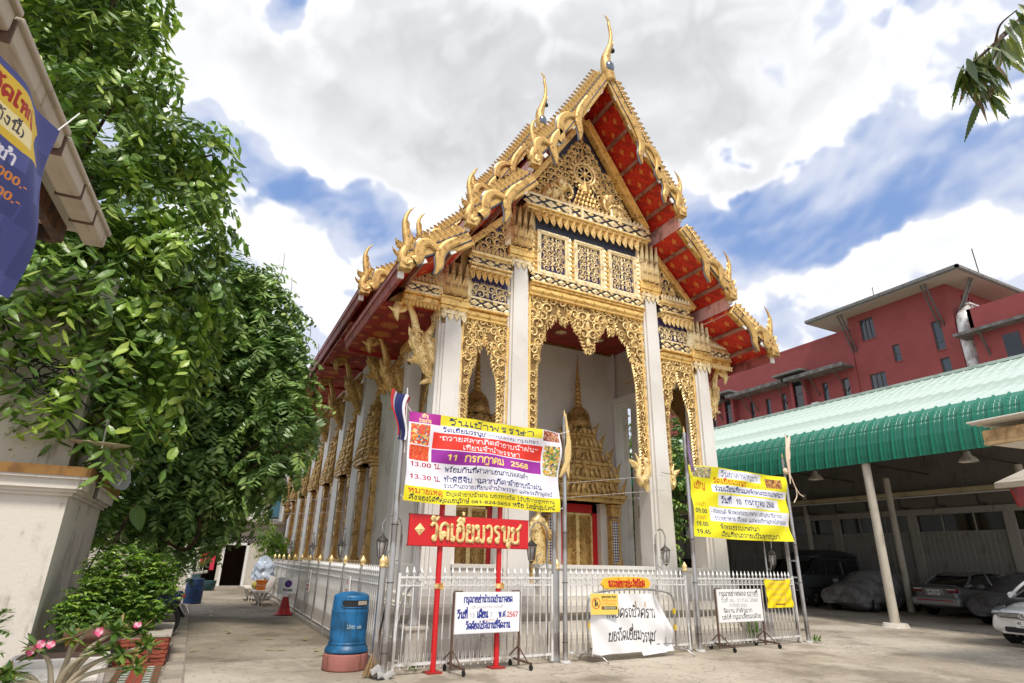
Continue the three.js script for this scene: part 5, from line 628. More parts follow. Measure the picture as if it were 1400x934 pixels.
  const yc = thing('yellow_cloth', 'small yellow cloth sign with arrow tied low on the fence right end', 'banner', fp(8.78, 0.99, 0.06), FA); part(yc, 'cloth', sheet(0.86, 0.57, 24, 16, (u, v, x, y2) => [x, y2 - 0.04 * Math.sin(u * 3.14) * v * v, 0.012 * Math.sin(u * 14 + v * 5) + 0.01 * Math.sin((u - v) * 16)]), clothMat(B7), true);
}
// flags
function limp(w, h, seed) { return sheet(w, h, 16, 28, (u, v, x, y) => [(u - 0.5) * w * (0.35 + 0.65 * v * 0.5) + 0.05 * Math.sin(v * 5 + seed), (v - 0.5) * h - 0.12 * u * h, 0.07 * Math.sin(u * 9 + seed) * (1.2 - v * 0.4)]); }
{
  const st = tex(64, (u) => (u < 0.167 || u > 0.833 ? [0.72, 0.12, 0.16] : u < 0.333 || u > 0.667 ? [0.93, 0.93, 0.95] : [0.14, 0.17, 0.40])); const f = thing('thai_flag', 'small red, white and blue striped flag hanging limp on the corner pole', 'flag', fp(-0.1, 3.66, 0.08), FA); const g = limp(0.5, 0.72, 1); part(f, 'flag_cloth', g, clothMat(st), true);
  mesh('flag_stick', [rod([0.12, -0.6, 0], [0.08, 0.42, 0], 0.01, 6)], M.paintW, f);
  const cream = std(lin(0.72, 0.52, 0.22), 0.7, { side: THREE.DoubleSide }), pale = std(lin(0.78, 0.62, 0.48), 0.7, { side: THREE.DoubleSide }), mauve = std(lin(0.22, 0.14, 0.26), 0.7, { side: THREE.DoubleSide });
  const furl = (L, m, name, label, s, y, turn) => { const t = thing(name, label, 'flag', fp(s, y, 0.1), FA); mesh('flag_cloth', [tube([[0, 0.55, 0], [0.01, 0.3, 0.02], [0.03, 0, 0.04], [0.0, -0.3, 0.05], [-0.09, -0.5, 0.04], [-0.16, -0.62, 0.02]], [0.012, 0.03, 0.055, 0.06, 0.05, 0.012], 9, 30, 0.5), T(leafRidge(0.13, 0.62, 0.03, -0.6, 6, true), { rz: Math.PI - 0.2, p: [0.02, 0.0, 0.05] })], m, t); return t; };
  furl(1, cream, 'furled_flag', 'furled cream flag on the pole right of the magenta banner', 3.1, 3.55); const p = furl(1, pale, 'furled_flag', 'furled pale pink flag above the right end of the yellow banner', 9.66, 3.9); p.scale.set(-1.25, -1.0, 1.2); furl(1, mauve, 'furled_flag', 'thin furled mauve flag above the left end of the yellow banner', 6.3, 3.75).scale.set(-0.7, 0.7, 0.7);
  solo('loose_rope', 'pale frayed rope hanging from the pole above the yellow banner', 'rope', [tube([[0, 0.1, 0], [0.06, 0, 0.02], [0.18, -0.25, 0.02], [0.35, -0.4, 0], [0.5, -0.45, 0]], 0.014, 5), tube([[0.2, -0.28, 0.02], [0.2, -0.45, 0.02], [0.05, -0.62, 0.02]], 0.012, 5), T(new THREE.SphereGeometry(0.1, 10, 8), { s: [1.1, 0.8, 0.6], p: [-0.05, 0.1, 0] })], pale, fp(9.68, 3.55, 0.06), FA);
}
// wrought-iron lanterns on stems inside the fence, arched rail, bannister posts
function lantern(pos, label, turn) {
  const t = thing('garden_lantern', label, 'lamp', pos, turn, 'lanterns on curled stems inside the fence');
  mesh('stem', [rod([0, 0, 0], [0, 1.9, 0], 0.02, 8), tube([[0, 1.85, 0], [0.04, 2.12, 0], [0.2, 2.2, 0], [0.32, 2.05, 0], [0.3, 1.9, 0]], 0.014, 6, 20), tube([[0.02, 1.5, 0], [0.16, 1.45, 0], [0.2, 1.6, 0], [0.12, 1.66, 0]], 0.01, 5, 14)], M.steel, t);
  mesh('lamp_cap', [T(lathe([[0.002, 0.14], [0.02, 0.1], [0.05, 0.07], [0.11, 0.02], [0.1, 0]], 6), { p: [0.3, 1.78, 0] })], M.steelD, t);
  mesh('lamp_cage', [...[0, 1, 2, 3, 4, 5].map((i) => rod([0.3 + 0.09 * Math.cos(i * 1.047), 1.78, 0.09 * Math.sin(i * 1.047)], [0.3 + 0.055 * Math.cos(i * 1.047), 1.54, 0.055 * Math.sin(i * 1.047)], 0.007, 4)), T(lathe([[0.001, -0.05], [0.03, -0.02], [0.06, 0.0]], 6), { p: [0.3, 1.53, 0] })], M.steelD, t); mesh('lamp_glass', [T(lathe([[0.001, 0], [0.05, 0.01], [0.082, 0.22], [0.001, 0.23]], 6), { p: [0.3, 1.545, 0] })], M.steelW, t); return t;
}
lantern([3.0, 0, -9.9], 'dark lantern on a curled stem beside the corner pole', 2.9); lantern([8.35, 0, -9.95], 'lantern on a curled stem beside the pole left of the yellow banner', 0.15); lantern([5.75, 0, -9.85], 'lantern on a curled stem beside the pole right of the magenta banner', 2.9); lantern([11.55, 0, -10.0], 'lantern on a curled stem under the right end of the yellow banner', 0.2);
for (const [z, i] of [[-15.2, 0], [-19.5, 1], [-24.5, 2]]) lantern([3.2, 0, z], ['dark lantern by the first gilded side window, inside the side fence', 'dark lantern by the middle side windows, inside the side fence', 'dark lantern at the far end of the side fence'][i], Math.PI / 2);
{
  const t = thing('bannister_post', 'grey post on a white pedestal behind the red name board', 'post', [3.24, 0, -9.7], 0.05); mesh('pedestal', [rbox(0.34, 0.5, 0.34, 0.02, 0, 0.25, 0), rbox(0.4, 0.06, 0.4, 0.02, 0, 0.52, 0), rbox(0.42, 0.06, 0.42, 0.02, 0, 0.03, 0)], M.grimy, t); mesh('shaft', [T(lathe([[0.08, 0.54], [0.09, 0.58], [0.06, 0.66], [0.075, 0.72], [0.05, 0.8], [0.045, 2.45], [0.06, 2.5], [0.0, 2.52]], 12), {})], M.steelW, t);
  const a = thing('arched_rail', 'white curved stair rail behind the fence corner', 'rail', [2.95, 0, -9.7], 0.6); mesh('rail', [tube([[0.0, 0.72, 0], [0.08, 1.0, 0], [0.3, 1.25, 0], [0.62, 1.34, 0]], 0.022, 7, 24)], M.steelW, a); mesh('rail', [tube([[0.06, 0.6, 0], [0.16, 0.9, 0], [0.35, 1.1, 0], [0.62, 1.18, 0]], 0.018, 7, 24)], M.steelW, a);
  const b = thing('grey_post', 'grey iron post seen between the right columns of the porch', 'post', [10.15, 0.9, -12.6]); mesh('shaft', [rod([0, 0, 0], [0, 2.2, 0], 0.06, 10), rod([-0.18, 2.2, 0], [0.25, 2.2, 0], 0.045, 8)], M.steelW, b);
  const wb = thing('planter_pedestal', 'low ribbed grey planter pedestal behind the fence right end', 'planter', [11.2, 0, -10.1]); mesh('box', Array.from({ length: 9 }, (_, i) => rbox(0.055, 0.5, 0.4, 0.01, -0.24 + i * 0.06, 0.27, 0)), M.steelW, wb); mesh('rim', [rbox(0.6, 0.06, 0.46, 0.015, 0, 0.55, 0), T(lathe([[0.2, 0.58], [0.1, 0.68], [0.07, 0.85], [0.1, 0.95], [0.0, 0.96]], 12), {})], M.grimy, wb);
}
// standing gilded image between the doors: robed figure with its right hand raised, one continuous surface
{
  const t = thing('gilded_statue', 'standing gilded robed statue between the temple doors', 'statue', [7.36, 1.0, -13.05], 0.0); t.scale.set(0.82, 1, 0.9);
  const L = [], ring = (y, rx, rz, ox = 0, oz = 0) => [y, rx, rz, ox, oz]; const R = [ring(0, 0.24, 0.17), ring(0.06, 0.27, 0.18), ring(0.3, 0.24, 0.16), ring(0.7, 0.22, 0.15), ring(0.95, 0.23, 0.155), ring(1.15, 0.22, 0.14), ring(1.3, 0.25, 0.15), ring(1.42, 0.27, 0.145), ring(1.5, 0.22, 0.12), ring(1.55, 0.1, 0.085), ring(1.6, 0.07, 0.07), ring(1.64, 0.085, 0.09, 0, 0.01), ring(1.72, 0.105, 0.12, 0, 0.015), ring(1.8, 0.105, 0.118), ring(1.87, 0.085, 0.095), ring(1.91, 0.05, 0.05), ring(1.97, 0.03, 0.03), ring(2.08, 0.004, 0.004)];
  const n = 28, pos = [], idx = []; R.forEach(([y, rx, rz, ox, oz]) => { for (let j = 0; j < n; j++) { const a = j / n * 6.2832, f = y < 1.3 ? 1 + 0.05 * Math.sin(a * 9 + y * 5) : 1; pos.push(Math.cos(a) * rx * f + ox, y, Math.sin(a) * rz * f + oz); } }); for (let i = 0; i < R.length - 1; i++) for (let j = 0; j < n; j++) { const a = i * n + j, b = i * n + (j + 1) % n; idx.push(a, a + n, b, b, a + n, b + n); } const g = new THREE.BufferGeometry(); g.setAttribute('position', new THREE.Float32BufferAttribute(pos, 3)); g.setIndex(idx); g.computeVertexNormals();
  mesh('robed_body', [g, tube([[0.22, 1.4, 0], [0.36, 1.15, 0.03], [0.34, 1.02, 0.14], [0.28, 1.12, 0.24]], [0.075, 0.065, 0.05, 0.03], 8), tube([[-0.22, 1.4, 0], [-0.31, 1.1, 0.02], [-0.3, 0.8, 0.08], [-0.29, 0.68, 0.09]], [0.075, 0.06, 0.045, 0.03], 8), T(new THREE.SphereGeometry(1, 8, 6), { s: [0.02, 0.03, 0.03], p: [0, 1.725, 0.135] }), ...[-1, 1].map((s) => T(new THREE.SphereGeometry(1, 8, 6), { s: [0.015, 0.06, 0.03], p: [s * 0.108, 1.7, 0.0] }))], M.gold, t);
  for (const [x, y, z, dx] of [[0.28, 1.14, 0.25, 1], [-0.29, 0.64, 0.1, -1]]) mesh('hand', [T(new THREE.SphereGeometry(1, 8, 6), { s: [0.035, 0.05, 0.02], p: [x, y, z] }), ...[0, 1, 2, 3].map((i) => rod([x - 0.025 + i * 0.017, y + (dx > 0 ? 0.04 : -0.04), z], [x - 0.028 + i * 0.019, y + (dx > 0 ? 0.12 : -0.12) - Math.abs(i - 1.3) * 0.008, z + 0.01], 0.008, 5)), rod([x - 0.03 * dx, y, z], [x - 0.06 * dx, y + (dx > 0 ? 0.05 : -0.05), z + 0.02], 0.009, 5)], M.gold, t);
  mesh('robe_sash', [tube([[-0.12, 1.47, 0.1], [0.05, 1.3, 0.16], [0.2, 1.05, 0.15], [0.3, 0.75, 0.08], [0.3, 0.3, 0.06]], [0.03, 0.05, 0.06, 0.05, 0.02], 7, 20, 0.4)], M.goldDeep, t); mesh('lotus_base', [T(lathe([[0, -0.05], [0.36, -0.05], [0.36, 0], [0.3, 0.03], [0.0, 0.03]], 18), {})], M.goldOld, t);
}
// ---------------------------------------------------------------- left side: white plinth building, near eave, lane, planters
{
  const t = thing('white_building', 'white plastered building with brown cornice edge and arched niche at left', 'building', [-1.84, 0, -11.2]);
  mesh('wall', [bx(-8, 0, 0, 2.3, -0.18, 0), bx(-8, -0.36, 0, 2.3, -3.6, -0.18), poly([[0, 0], [3.4, 0], [3.4, 2.3], [0, 2.3]], 0.2, 0, [[[0.75, 0.02], [0.75, 1.25], [0.8, 1.5], [0.92, 1.72], [1.0, 1.95], [1.08, 1.72], [1.2, 1.5], [1.25, 1.25], [1.25, 0.02]], [[0.93, 2.02], [0.93, 2.2], [1.0, 2.26], [1.07, 2.2], [1.07, 2.02], [1.0, 1.98]], [[1.9, 0.02], [1.9, 1.25], [2.07, 1.72], [2.15, 1.95], [2.23, 1.72], [2.4, 1.25], [2.4, 0.02]]]).scale(1, 1, 1.8).rotateY(Math.PI / 2).translate(-0.36, 0, -0.18)], M.grimy, t);
  const c = []; for (const [y, h, o] of [[2.3, 0.05, 0.05], [2.35, 0.05, 0.1], [2.4, 0.14, 0.16], [2.54, 0.04, 0.22]]) c.push(bx(-8, o, y, y + h, -3.6 - o, o)); mesh('cornice', c, M.grimy, t);
  mesh('cornice_edge', [bx(-8, 0.24, 2.58, 2.72, -3.8, 0.24)], std(lin(0.28, 0.14, 0.03), 0.6, { map: tWear }), t);
  mesh('upper_wall', [bx(-8, -0.15, 2.7, 6.0, -1.1, -0.2)], std(lin(0.60, 0.58, 0.54), 0.8, { map: tStain }), t);
  mesh('upper_pilaster', [bx(-0.5, -0.12, 2.72, 6.0, -1.3, -1.1), bx(-0.5, -0.1, 2.72, 6.0, -1.75, -1.6)], M.paintW, t);
  for (const z of [-1.36, -1.5]) mesh('door_post', [bx(-0.4, -0.2, 2.72, 5.5, z - 0.05, z + 0.05)], M.redBright, t);
  mesh('side_window', [bx(-2.62, -2.3, 3.4, 4.4, -0.2, -0.19)], M.black, t);
  mesh('window_louvre', [0, 1, 2].map((i) => box(0.3, 0.05, 0.06, -2.46, 3.9 - i * 0.35, -0.16)), M.paintW, t);
}
// satellite dishes on the cornice edge
{
  const dish = (label, p, ry, rx, m, s) => { const t = thing('satellite_dish', label, 'satellite dish', p, ry); const P = []; for (let i = 0; i <= 8; i++) P.push([0.4 * i / 8, 0.09 * (i / 8) ** 2]); for (let i = 8; i >= 0; i--) P.push([0.4 * i / 8, 0.09 * (i / 8) ** 2 - 0.012]); const g = new THREE.Group(); mesh('reflector', [T(lathe(P, 28), { rx, s })], m, t); mesh('feed_arm', [T(mg([rod([0, 0, 0.36], [0, 0.4, 0.04], 0.012, 5), T(new THREE.CylinderGeometry(0.035, 0.025, 0.09, 10), { p: [0, 0.42, 0.02] }), rod([0.3, 0.02, -0.2], [0, 0.4, 0], 0.006, 4)]), { rx, s })], M.steelW, t); mesh('mount', [rod([0, -0.02, 0], [0, -0.25, -0.12], 0.025, 6), rod([0, -0.25, -0.12], [0.0, -0.5, -0.12], 0.03, 6)], M.steelD, t); return t; };
  dish('pale cream satellite dish seen edge-on above the brown cornice', [-1.62, 3.06, -11.3], 0.2, 0.12, std(lin(0.55, 0.47, 0.34), 0.6, { map: tStain, side: THREE.DoubleSide }), 1.1);
  dish('grey satellite dish turned toward the lane at the cornice corner', [-1.48, 2.82, -11.75], 1.15, 1.15, std(lin(0.40, 0.41, 0.42), 0.5, { map: tWear, side: THREE.DoubleSide }), 1.05);
  const L = []; for (let i = 0; i < 6; i++) { const a = rr(0, 6), r = rr(0.2, 0.42), P = []; for (let k = 0; k <= 14; k++) { const q = k / 14 * 6.283; const rad = r * (0.75 + 0.25 * Math.cos(q * 2 + a)); P.push([0.12 * Math.cos(a * 2) + rad * Math.cos(q), 0.1 * Math.sin(a * 3) + rad * 0.72 * Math.sin(q), 0.02 * i]); } L.push(tube(P, 0.012, 5, 40)); } L.push(tube([[0.35, -0.1, 0.05], [0.5, -0.3, 0.06], [0.75, -0.55, 0.06], [0.95, -0.75, 0.05]], 0.012, 5), tube([[0.2, 0.3, 0.05], [0.3, 0.7, 0.1], [0.1, 1.3, 0.2], [0.3, 2.0, 0.3]], 0.014, 5));
  solo('cable_coil', 'tangled coil of black cable on the upper white wall', 'cable', L, M.rubber, [-2.55, 4.1, -11.15]);
  for (const [a, b, l] of [[[-4.2, 7.5, -11.0], [-1.9, 3.2, -11.0], 'black cable dropping past the near eave into the leaves, upper one'], [[-4.4, 6.2, -10.8], [-2.2, 3.6, -10.9], 'black cable dropping past the near eave into the leaves, lower one']]) { const m = [(a[0] + b[0]) / 2 - 0.3, (a[1] + b[1]) / 2 - 0.3, a[2]]; solo('cable', l, 'cable', [tube([a, m, b], 0.016, 5, 20)], M.rubber); }
}
// near eave with gutter, upper left
{
  const t = thing('eave', 'beige eave with jointed gutter overhead at the upper left', 'eave', [-1.46, 4.62, -7.1], -0.066);
  const beige = std(lin(0.47, 0.42, 0.35), 0.55, { map: tStain });
  for (const [z0, z1, o, y] of [[0, 0.55, 0, 0], [0.56, 1.05, 0, 0], [1.06, 1.75, 0, 0], [1.77, 3.0, 0.02, 0.03], [3.02, 4.6, 0.03, 0.05]]) mesh('gutter_section', [rbox(0.2, 0.17, z1 - z0, 0.03, -0.1 - o * 0.2, 0.1 + y, (z0 + z1) / 2), rbox(0.06, 0.05, z1 - z0, 0.015, -0.0, 0.19 + y, (z0 + z1) / 2)], beige, t);
  mesh('gutter_joint', [0.555, 1.055, 1.76, 3.01].map((z) => box(0.212, 0.19, 0.02, -0.1, 0.1, z)), M.rust, t);
  mesh('eave_soffit', [bx(-2.6, -0.2, 0.13, 0.16, 0.05, 5)], std(lin(0.60, 0.56, 0.48), 0.8, { map: tPlaster }), t);
  mesh('fascia_board', [bx(-0.42, -0.34, -0.06, 0.13, 0.12, 4.8)], std(lin(0.42, 0.19, 0.04), 0.6, { map: tBark }), t);
  mesh('end_board', [bx(-2.4, -0.42, -0.04, 0.13, 0.04, 0.1)], M.wood, t);
  mesh('roof_slab', [poly([[-0.14, 0.2], [-2.6, 1.5], [-2.6, 1.4], [-0.2, 0.16]], 5).translate(0, 0, 0.02)], M.tile, t);
  // blue banner hung along the eave
  const B = board(1024, 1024, (c, W, H) => { const g = mulberry(4); c.fillStyle = '#474f8e'; c.fillRect(0, 0, W, H); for (let i = 0; i < 60; i++) { c.fillStyle = g() > 0.5 ? '#525b9a' : '#3c447f'; c.fillRect(g() * W, g() * H, 120 * g(), 300 * g()); } c.fillStyle = '#e0bd3a'; c.beginPath(); c.moveTo(0, 40); c.lineTo(860, 30); c.lineTo(930, 120); c.lineTo(880, 220); c.lineTo(960, 300); c.lineTo(800, 330); c.lineTo(0, 300); c.fill(); c.fillStyle = '#efe0a8'; c.fillRect(100, 185, 740, 100);
    write(c, 'ทุนการศึกษาวัดใหญ่', 200, 150, 62, '#a8281a', { w: 640, bold: 4.5 }); write(c, '(รายการดังนี้)', 400, 262, 44, '#3a3a44', { w: 400, bold: 3 }); write(c, 'เจ้าภาพสำราญชำ', 330, 420, 52, '#e8e6f0', { w: 460, bold: 4 }); ['50,000.-', '20,000.-', '500.-', '50.-', '20.-'].forEach((s, i) => write(c, s, 660, 500 + i * 88, 46, '#e08a3a', { bold: 5 })); ['กองละ', 'จำนวน', 'ท่านละ', 'รูปละ'].forEach((s, i) => write(c, s, 380, 500 + i * 88, 40, '#d8d4e8', { bold: 3 })); write(c, 'ธรรม', 700, 980, 70, '#efe6c8', { bold: 5 }); });
  const b = thing('blue_banner', 'dark blue donation banner with yellow heading hanging under the near eave', 'banner', [-1.5, 3.75, -3.6]); part(b, 'banner_cloth', (() => { const g = new THREE.PlaneGeometry(1, 1, 40, 26), p = g.attributes.position; const C = [[-0.1, -0.95, 1.0], [0.17, -0.68, -1.0], [-0.16, 0.5, 1.0], [0.08, 0.64, -1.0]]; for (let i = 0; i < p.count; i++) { const u = p.getX(i) + 0.5, v = p.getY(i) + 0.5; const q = [0, 1, 2].map((k) => lerp(lerp(C[0][k], C[1][k], u), lerp(C[2][k], C[3][k], u), v)); p.setXYZ(i, q[0] + 0.025 * Math.sin(u * 19 + v * 7) + 0.035 * Math.sin(v * 6 + u * 5) * (1.1 - v), q[1] - 0.06 * Math.sin(u * 3.14) * v, q[2]); } g.computeVertexNormals(); return g; })(), clothMat(B), true); mesh('tie_cord', [rod([0.08, 0.64, -1.0], [0.14, 0.9, -1.1], 0.006, 4)], M.paintW, b);
}
// lane edge: stone pavers, tiled strip, brick planter
{
  const base = struct('path_border', [bx(-0.09, 0.17, 0.0, 0.012, -24, -8.4)], M.mortar); const pm = [0.30, 0.36, 0.42].map((v) => std(lin(v, v * 0.9, v * 0.76), 0.9, { map: tStain, bumpMap: tConcB, bumpScale: 0.006 })); const G = rbox(0.225, 0.03, 0.345, 0.01);
  for (let z = -8.6, i = 0; z > -17; z -= 0.365, i++) { const p = mesh('paver', G, pm[i % 3], base); p.position.set(0.04 + rr(-0.008, 0.008), 0.014 + rr(0, 0.006), z); p.rotation.y = rr(-0.02, 0.02); }
  const tp = struct('tiled_strip', [bx(-0.66, -0.12, 0, 0.01, -10.75, -8.4)], M.mortar); const G2 = rbox(0.083, 0.02, 0.083, 0.004); const cm = [std(lin(0.32, 0.07, 0.04), 0.5, { map: tWear }), std(lin(0.03, 0.12, 0.06), 0.4, { map: tWear }), std(lin(0.62, 0.6, 0.55), 0.4, { map: tWear })];
  for (let r = 0; r < 20; r++) for (let k = 0; k < 6; k++) { const m = k === 2 || k === 3 ? cm[0] : k === 1 || k === 4 ? cm[(r % 2) ? 2 : 1] : cm[r % 2 ? 1 : 0]; const o = mesh('tile', G2, m, tp); o.position.set(-0.615 + k * 0.09, 0.012, -8.95 - r * 0.09); }
  const t = thing('brick_planter', 'red brick planter wall with stone top at the lane edge', 'planter', [-0.75, 0, -10.8]); mesh('core', [bx(0.01, 0.62, 0, 0.37, -1.9, -0.01)], M.mortar, t);
  const bm = [0, 1, 2, 3].map((i) => std(lin(0.30 + i * 0.04, 0.07 + i * 0.012, 0.04 + i * 0.006), 0.85, { map: tWear, bumpMap: tConcB, bumpScale: 0.005 })); const gb = [0.17, 0.155].map((w) => rbox(w, 0.046, 0.06, 0.008));
  for (let r = 0; r < 7; r++) { const y = 0.028 + r * 0.052; for (let x = r % 2 ? 0.0 : 0.085; x < 0.64; x += 0.178) { const o = mesh('brick', gb[Math.floor(rnd() * 2)], bm[Math.floor(rnd() * 4)], t); o.position.set(clamp(x, 0.08, 0.56), y, 0.005 + rr(-0.006, 0.008)); o.rotation.z = rr(-0.02, 0.02); } for (let z = r % 2 ? -0.05 : -0.14; z > -1.85; z -= 0.178) { const o = mesh('brick', gb[0], bm[Math.floor(rnd() * 4)], t); o.position.set(0.625 + rr(-0.005, 0.006), y, z); o.rotation.y = Math.PI / 2; } }
  mesh('stone_top', [rbox(0.34, 0.04, 0.75, 0.008, 0.5, 0.395, -0.34), rbox(0.3, 0.035, 1.0, 0.008, 0.52, 0.39, -1.3)], M.stone, t); mesh('soil', [bx(0.03, 0.4, 0.36, 0.375, -1.85, -0.05)], M.rust, t);
  const gp = thing('concrete_planter', 'grey concrete planter box in the lower left corner', 'planter', [-1.15, 0, -8.9], 0.04); mesh('box', [rbox(0.95, 0.36, 0.5, 0.02, 0, 0.2, -0.35), rbox(0.8, 0.05, 0.7, 0.015, 0.05, 0.28, 0.35), rbox(0.75, 0.26, 0.62, 0.015, 0.05, 0.13, 0.35)], M.grimy, gp); mesh('soil', [bx(-0.4, 0.4, 0.375, 0.39, -0.55, -0.15)], M.rust, gp);
  const pot = thing('plant_pot', 'dark clay plant pot behind the concrete planter', 'pot', [-1.05, 0, -10.6]); mesh('pot_body', [lathe([[0.0, 0], [0.2, 0], [0.3, 0.42], [0.33, 0.44], [0.33, 0.5], [0.28, 0.5], [0.26, 0.44], [0, 0.44]], 20)], std(lin(0.13, 0.06, 0.04), 0.8, { map: tStain }), pot);
}
// blue litter bin on a pink concrete foot
{
  const blue = std(lin(0.012, 0.15, 0.36), 0.42, { map: tWear }); const t = thing('litter_bin', 'blue domed litter bin on a faded pink base at the fence corner', 'litter bin', [2.25, 0, -9.72], 0.1);
  mesh('foot', [lathe([[0, 0], [0.31, 0], [0.325, 0.02], [0.325, 0.2], [0.3, 0.225], [0, 0.225]], 32)], std(lin(0.42, 0.17, 0.15), 0.85, { map: tStain }), t);
  mesh('body', [lathe([[0.0, 0.22], [0.31, 0.225], [0.315, 0.25], [0.30, 0.29], [0.275, 0.32], [0.272, 0.335], [0.28, 0.345], [0.275, 0.36], [0.265, 0.37], [0.27, 0.76], [0.275, 0.77], [0.275, 0.78], [0.268, 0.79], [0.262, 0.965], [0.256, 0.985], [0.24, 1.0], [0.15, 1.03], [0.001, 1.045]], 36)], blue, t);
  const o = mesh('opening', [T(new THREE.CylinderGeometry(0.271, 0.273, 0.09, 24, 1, false, -0.85, 1.7), { p: [0, 0.885, 0] })], M.black, t); mesh('opening_rim', [tube(Array.from({ length: 24 }, (_, i) => { const q = i / 23 * 6.283, a = 0.83 * Math.cos(q); const y = 0.885 + 0.05 * clamp(Math.sin(q) * 1.8, -1, 1); return [0.272 * Math.sin(a), y, 0.272 * Math.cos(a)]; }), 0.008, 5, 60)], blue, o);
  mesh('rubbish', [T(new THREE.CylinderGeometry(0.2755, 0.2755, 0.055, 12, 1, true, 0.05, 0.6), { p: [0, 0.895, 0] })], std(lin(0.5, 0.48, 0.42), 0.7, { map: tStain, side: THREE.DoubleSide }), o);
  { const L = []; let x0 = -0.5; for (const [txt, h, a0, a1] of [['ใส่ขยะ', 0.0024, -0.42, 0.02], ['ลงถัง', 0.0016, 0.1, 0.4]]) { const { glyphs, width } = strokesOf(txt); for (const g of glyphs) for (const l of g.lines || []) { const P = []; l.forEach((q) => { const a = a0 + (a1 - a0) * q[0] / width, v = [0.271 * Math.sin(a), 0.55 + q[1] * h, 0.271 * Math.cos(a)], z = P[P.length - 1]; if (!z || Math.hypot(v[0] - z[0], v[1] - z[1], v[2] - z[2]) > 0.004) P.push(v); }); if (P.length > 1) L.push(tube(P, 0.0035, 4, P.length)); } } mesh('lettering', L, std(lin(0.45, 0.6, 0.66), 0.6), t); }
}
{
  const t = thing('broom', 'straw broom with wooden handle leaning on the corner pole', 'broom', [2.5, 0, -8.98]); mesh('handle', [rod([-0.02, 0.3, 0.02], [0.13, 1.15, -0.06], 0.012, 7)], M.wood, t); const L = []; for (let i = 0; i < 46; i++) { const a = rr(0, 6.28), r = rr(0.03, 0.1); L.push(rod([-0.03 + 0.012 * Math.cos(a), 0.34, 0.02 + 0.012 * Math.sin(a)], [-0.08 + r * 1.2 * Math.cos(a), 0.015, 0.03 + r * 0.7 * Math.sin(a)], 0.006, 3)); } mesh('bristles', L, std(lin(0.33, 0.21, 0.10), 0.9), t); mesh('binding', [rod([-0.035, 0.3, 0.02], [-0.03, 0.36, 0.02], 0.022, 8)], M.rust, t);
  solo('litter_sheet', 'crumpled white plastic sheet on the ground by the broom', 'sheet', [T(sheet(0.3, 0.22, 12, 10, (u, v, x, y) => [x, y, 0.03 * Math.sin(u * 9 + v * 4) + 0.04 * Math.sin(v * 8)]), { rx: -1.2 })], std(lin(0.4, 0.39, 0.37), 0.7, { map: tCloth, side: THREE.DoubleSide }), [2.56, 0.06, -8.82], 0.4, undefined, true);
}

// down the lane: cone, benches, drum, motorbike, buildings
{
  const t = thing('traffic_cone', 'red traffic cone with a white no parking card on the lane', 'traffic cone', [2.45, 0, -18.4]); mesh('cone', [lathe([[0, 0], [0.26, 0], [0.26, 0.03], [0.18, 0.045], [0.06, 0.5], [0.04, 0.52], [0, 0.52]], 20)], std(lin(0.55, 0.02, 0.03), 0.5, { map: tWear }), t); mesh('collar', [T(new THREE.CylinderGeometry(0.065, 0.072, 0.06, 16), { p: [0, 0.49, 0] })], M.paintW, t);
  mesh('card', [rbox(0.54, 0.42, 0.02, 0.005, 0.02, 0.74, 0.03)], M.paintW, t); const p = part(t, 'card_print', new THREE.PlaneGeometry(0.53, 0.41), std(0xffffff, 0.5, { map: board(256, 200, (c) => { c.fillStyle = '#e8e9ee'; c.fillRect(0, 0, 256, 200); c.fillStyle = '#4a1f78'; c.beginPath(); c.arc(128, 78, 46, 0, 6.3); c.fill(); c.strokeStyle = '#7a4aa8'; c.lineWidth = 8; c.beginPath(); c.moveTo(98, 48); c.lineTo(158, 108); c.stroke(); write(c, 'ห้ามจอด', 70, 170, 26, '#22222c', { w: 120, bold: 4 }); }) }), true); p.position.set(0.02, 0.74, 0.042); }
function bench(label, p, turn) { const t = thing('stone_bench', label, 'bench', p, turn, undefined); mesh('seat', [rbox(0.42, 0.07, 1.3, 0.015, 0, 0.42, 0)], M.grimy, t); mesh('backrest', [T(rbox(0.07, 0.4, 1.3, 0.015), { rz: -0.35, p: [0.3, 0.66, 0] })], M.grimy, t); for (const z of [-0.45, 0.45]) mesh('leg', [T(rbox(0.08, 0.46, 0.1, 0.01), { rz: 0.45, p: [-0.06, 0.2, z] }), T(rbox(0.08, 0.46, 0.1, 0.01), { rz: -0.45, p: [0.08, 0.2, z] })], M.grimy, t); return t; }
bench('pale stone bench carrying the orange bucket', [2.12, 0, -22.0], 0); bench('stone bench behind the one with the orange bucket', [2.0, 0, -24.3], 0);
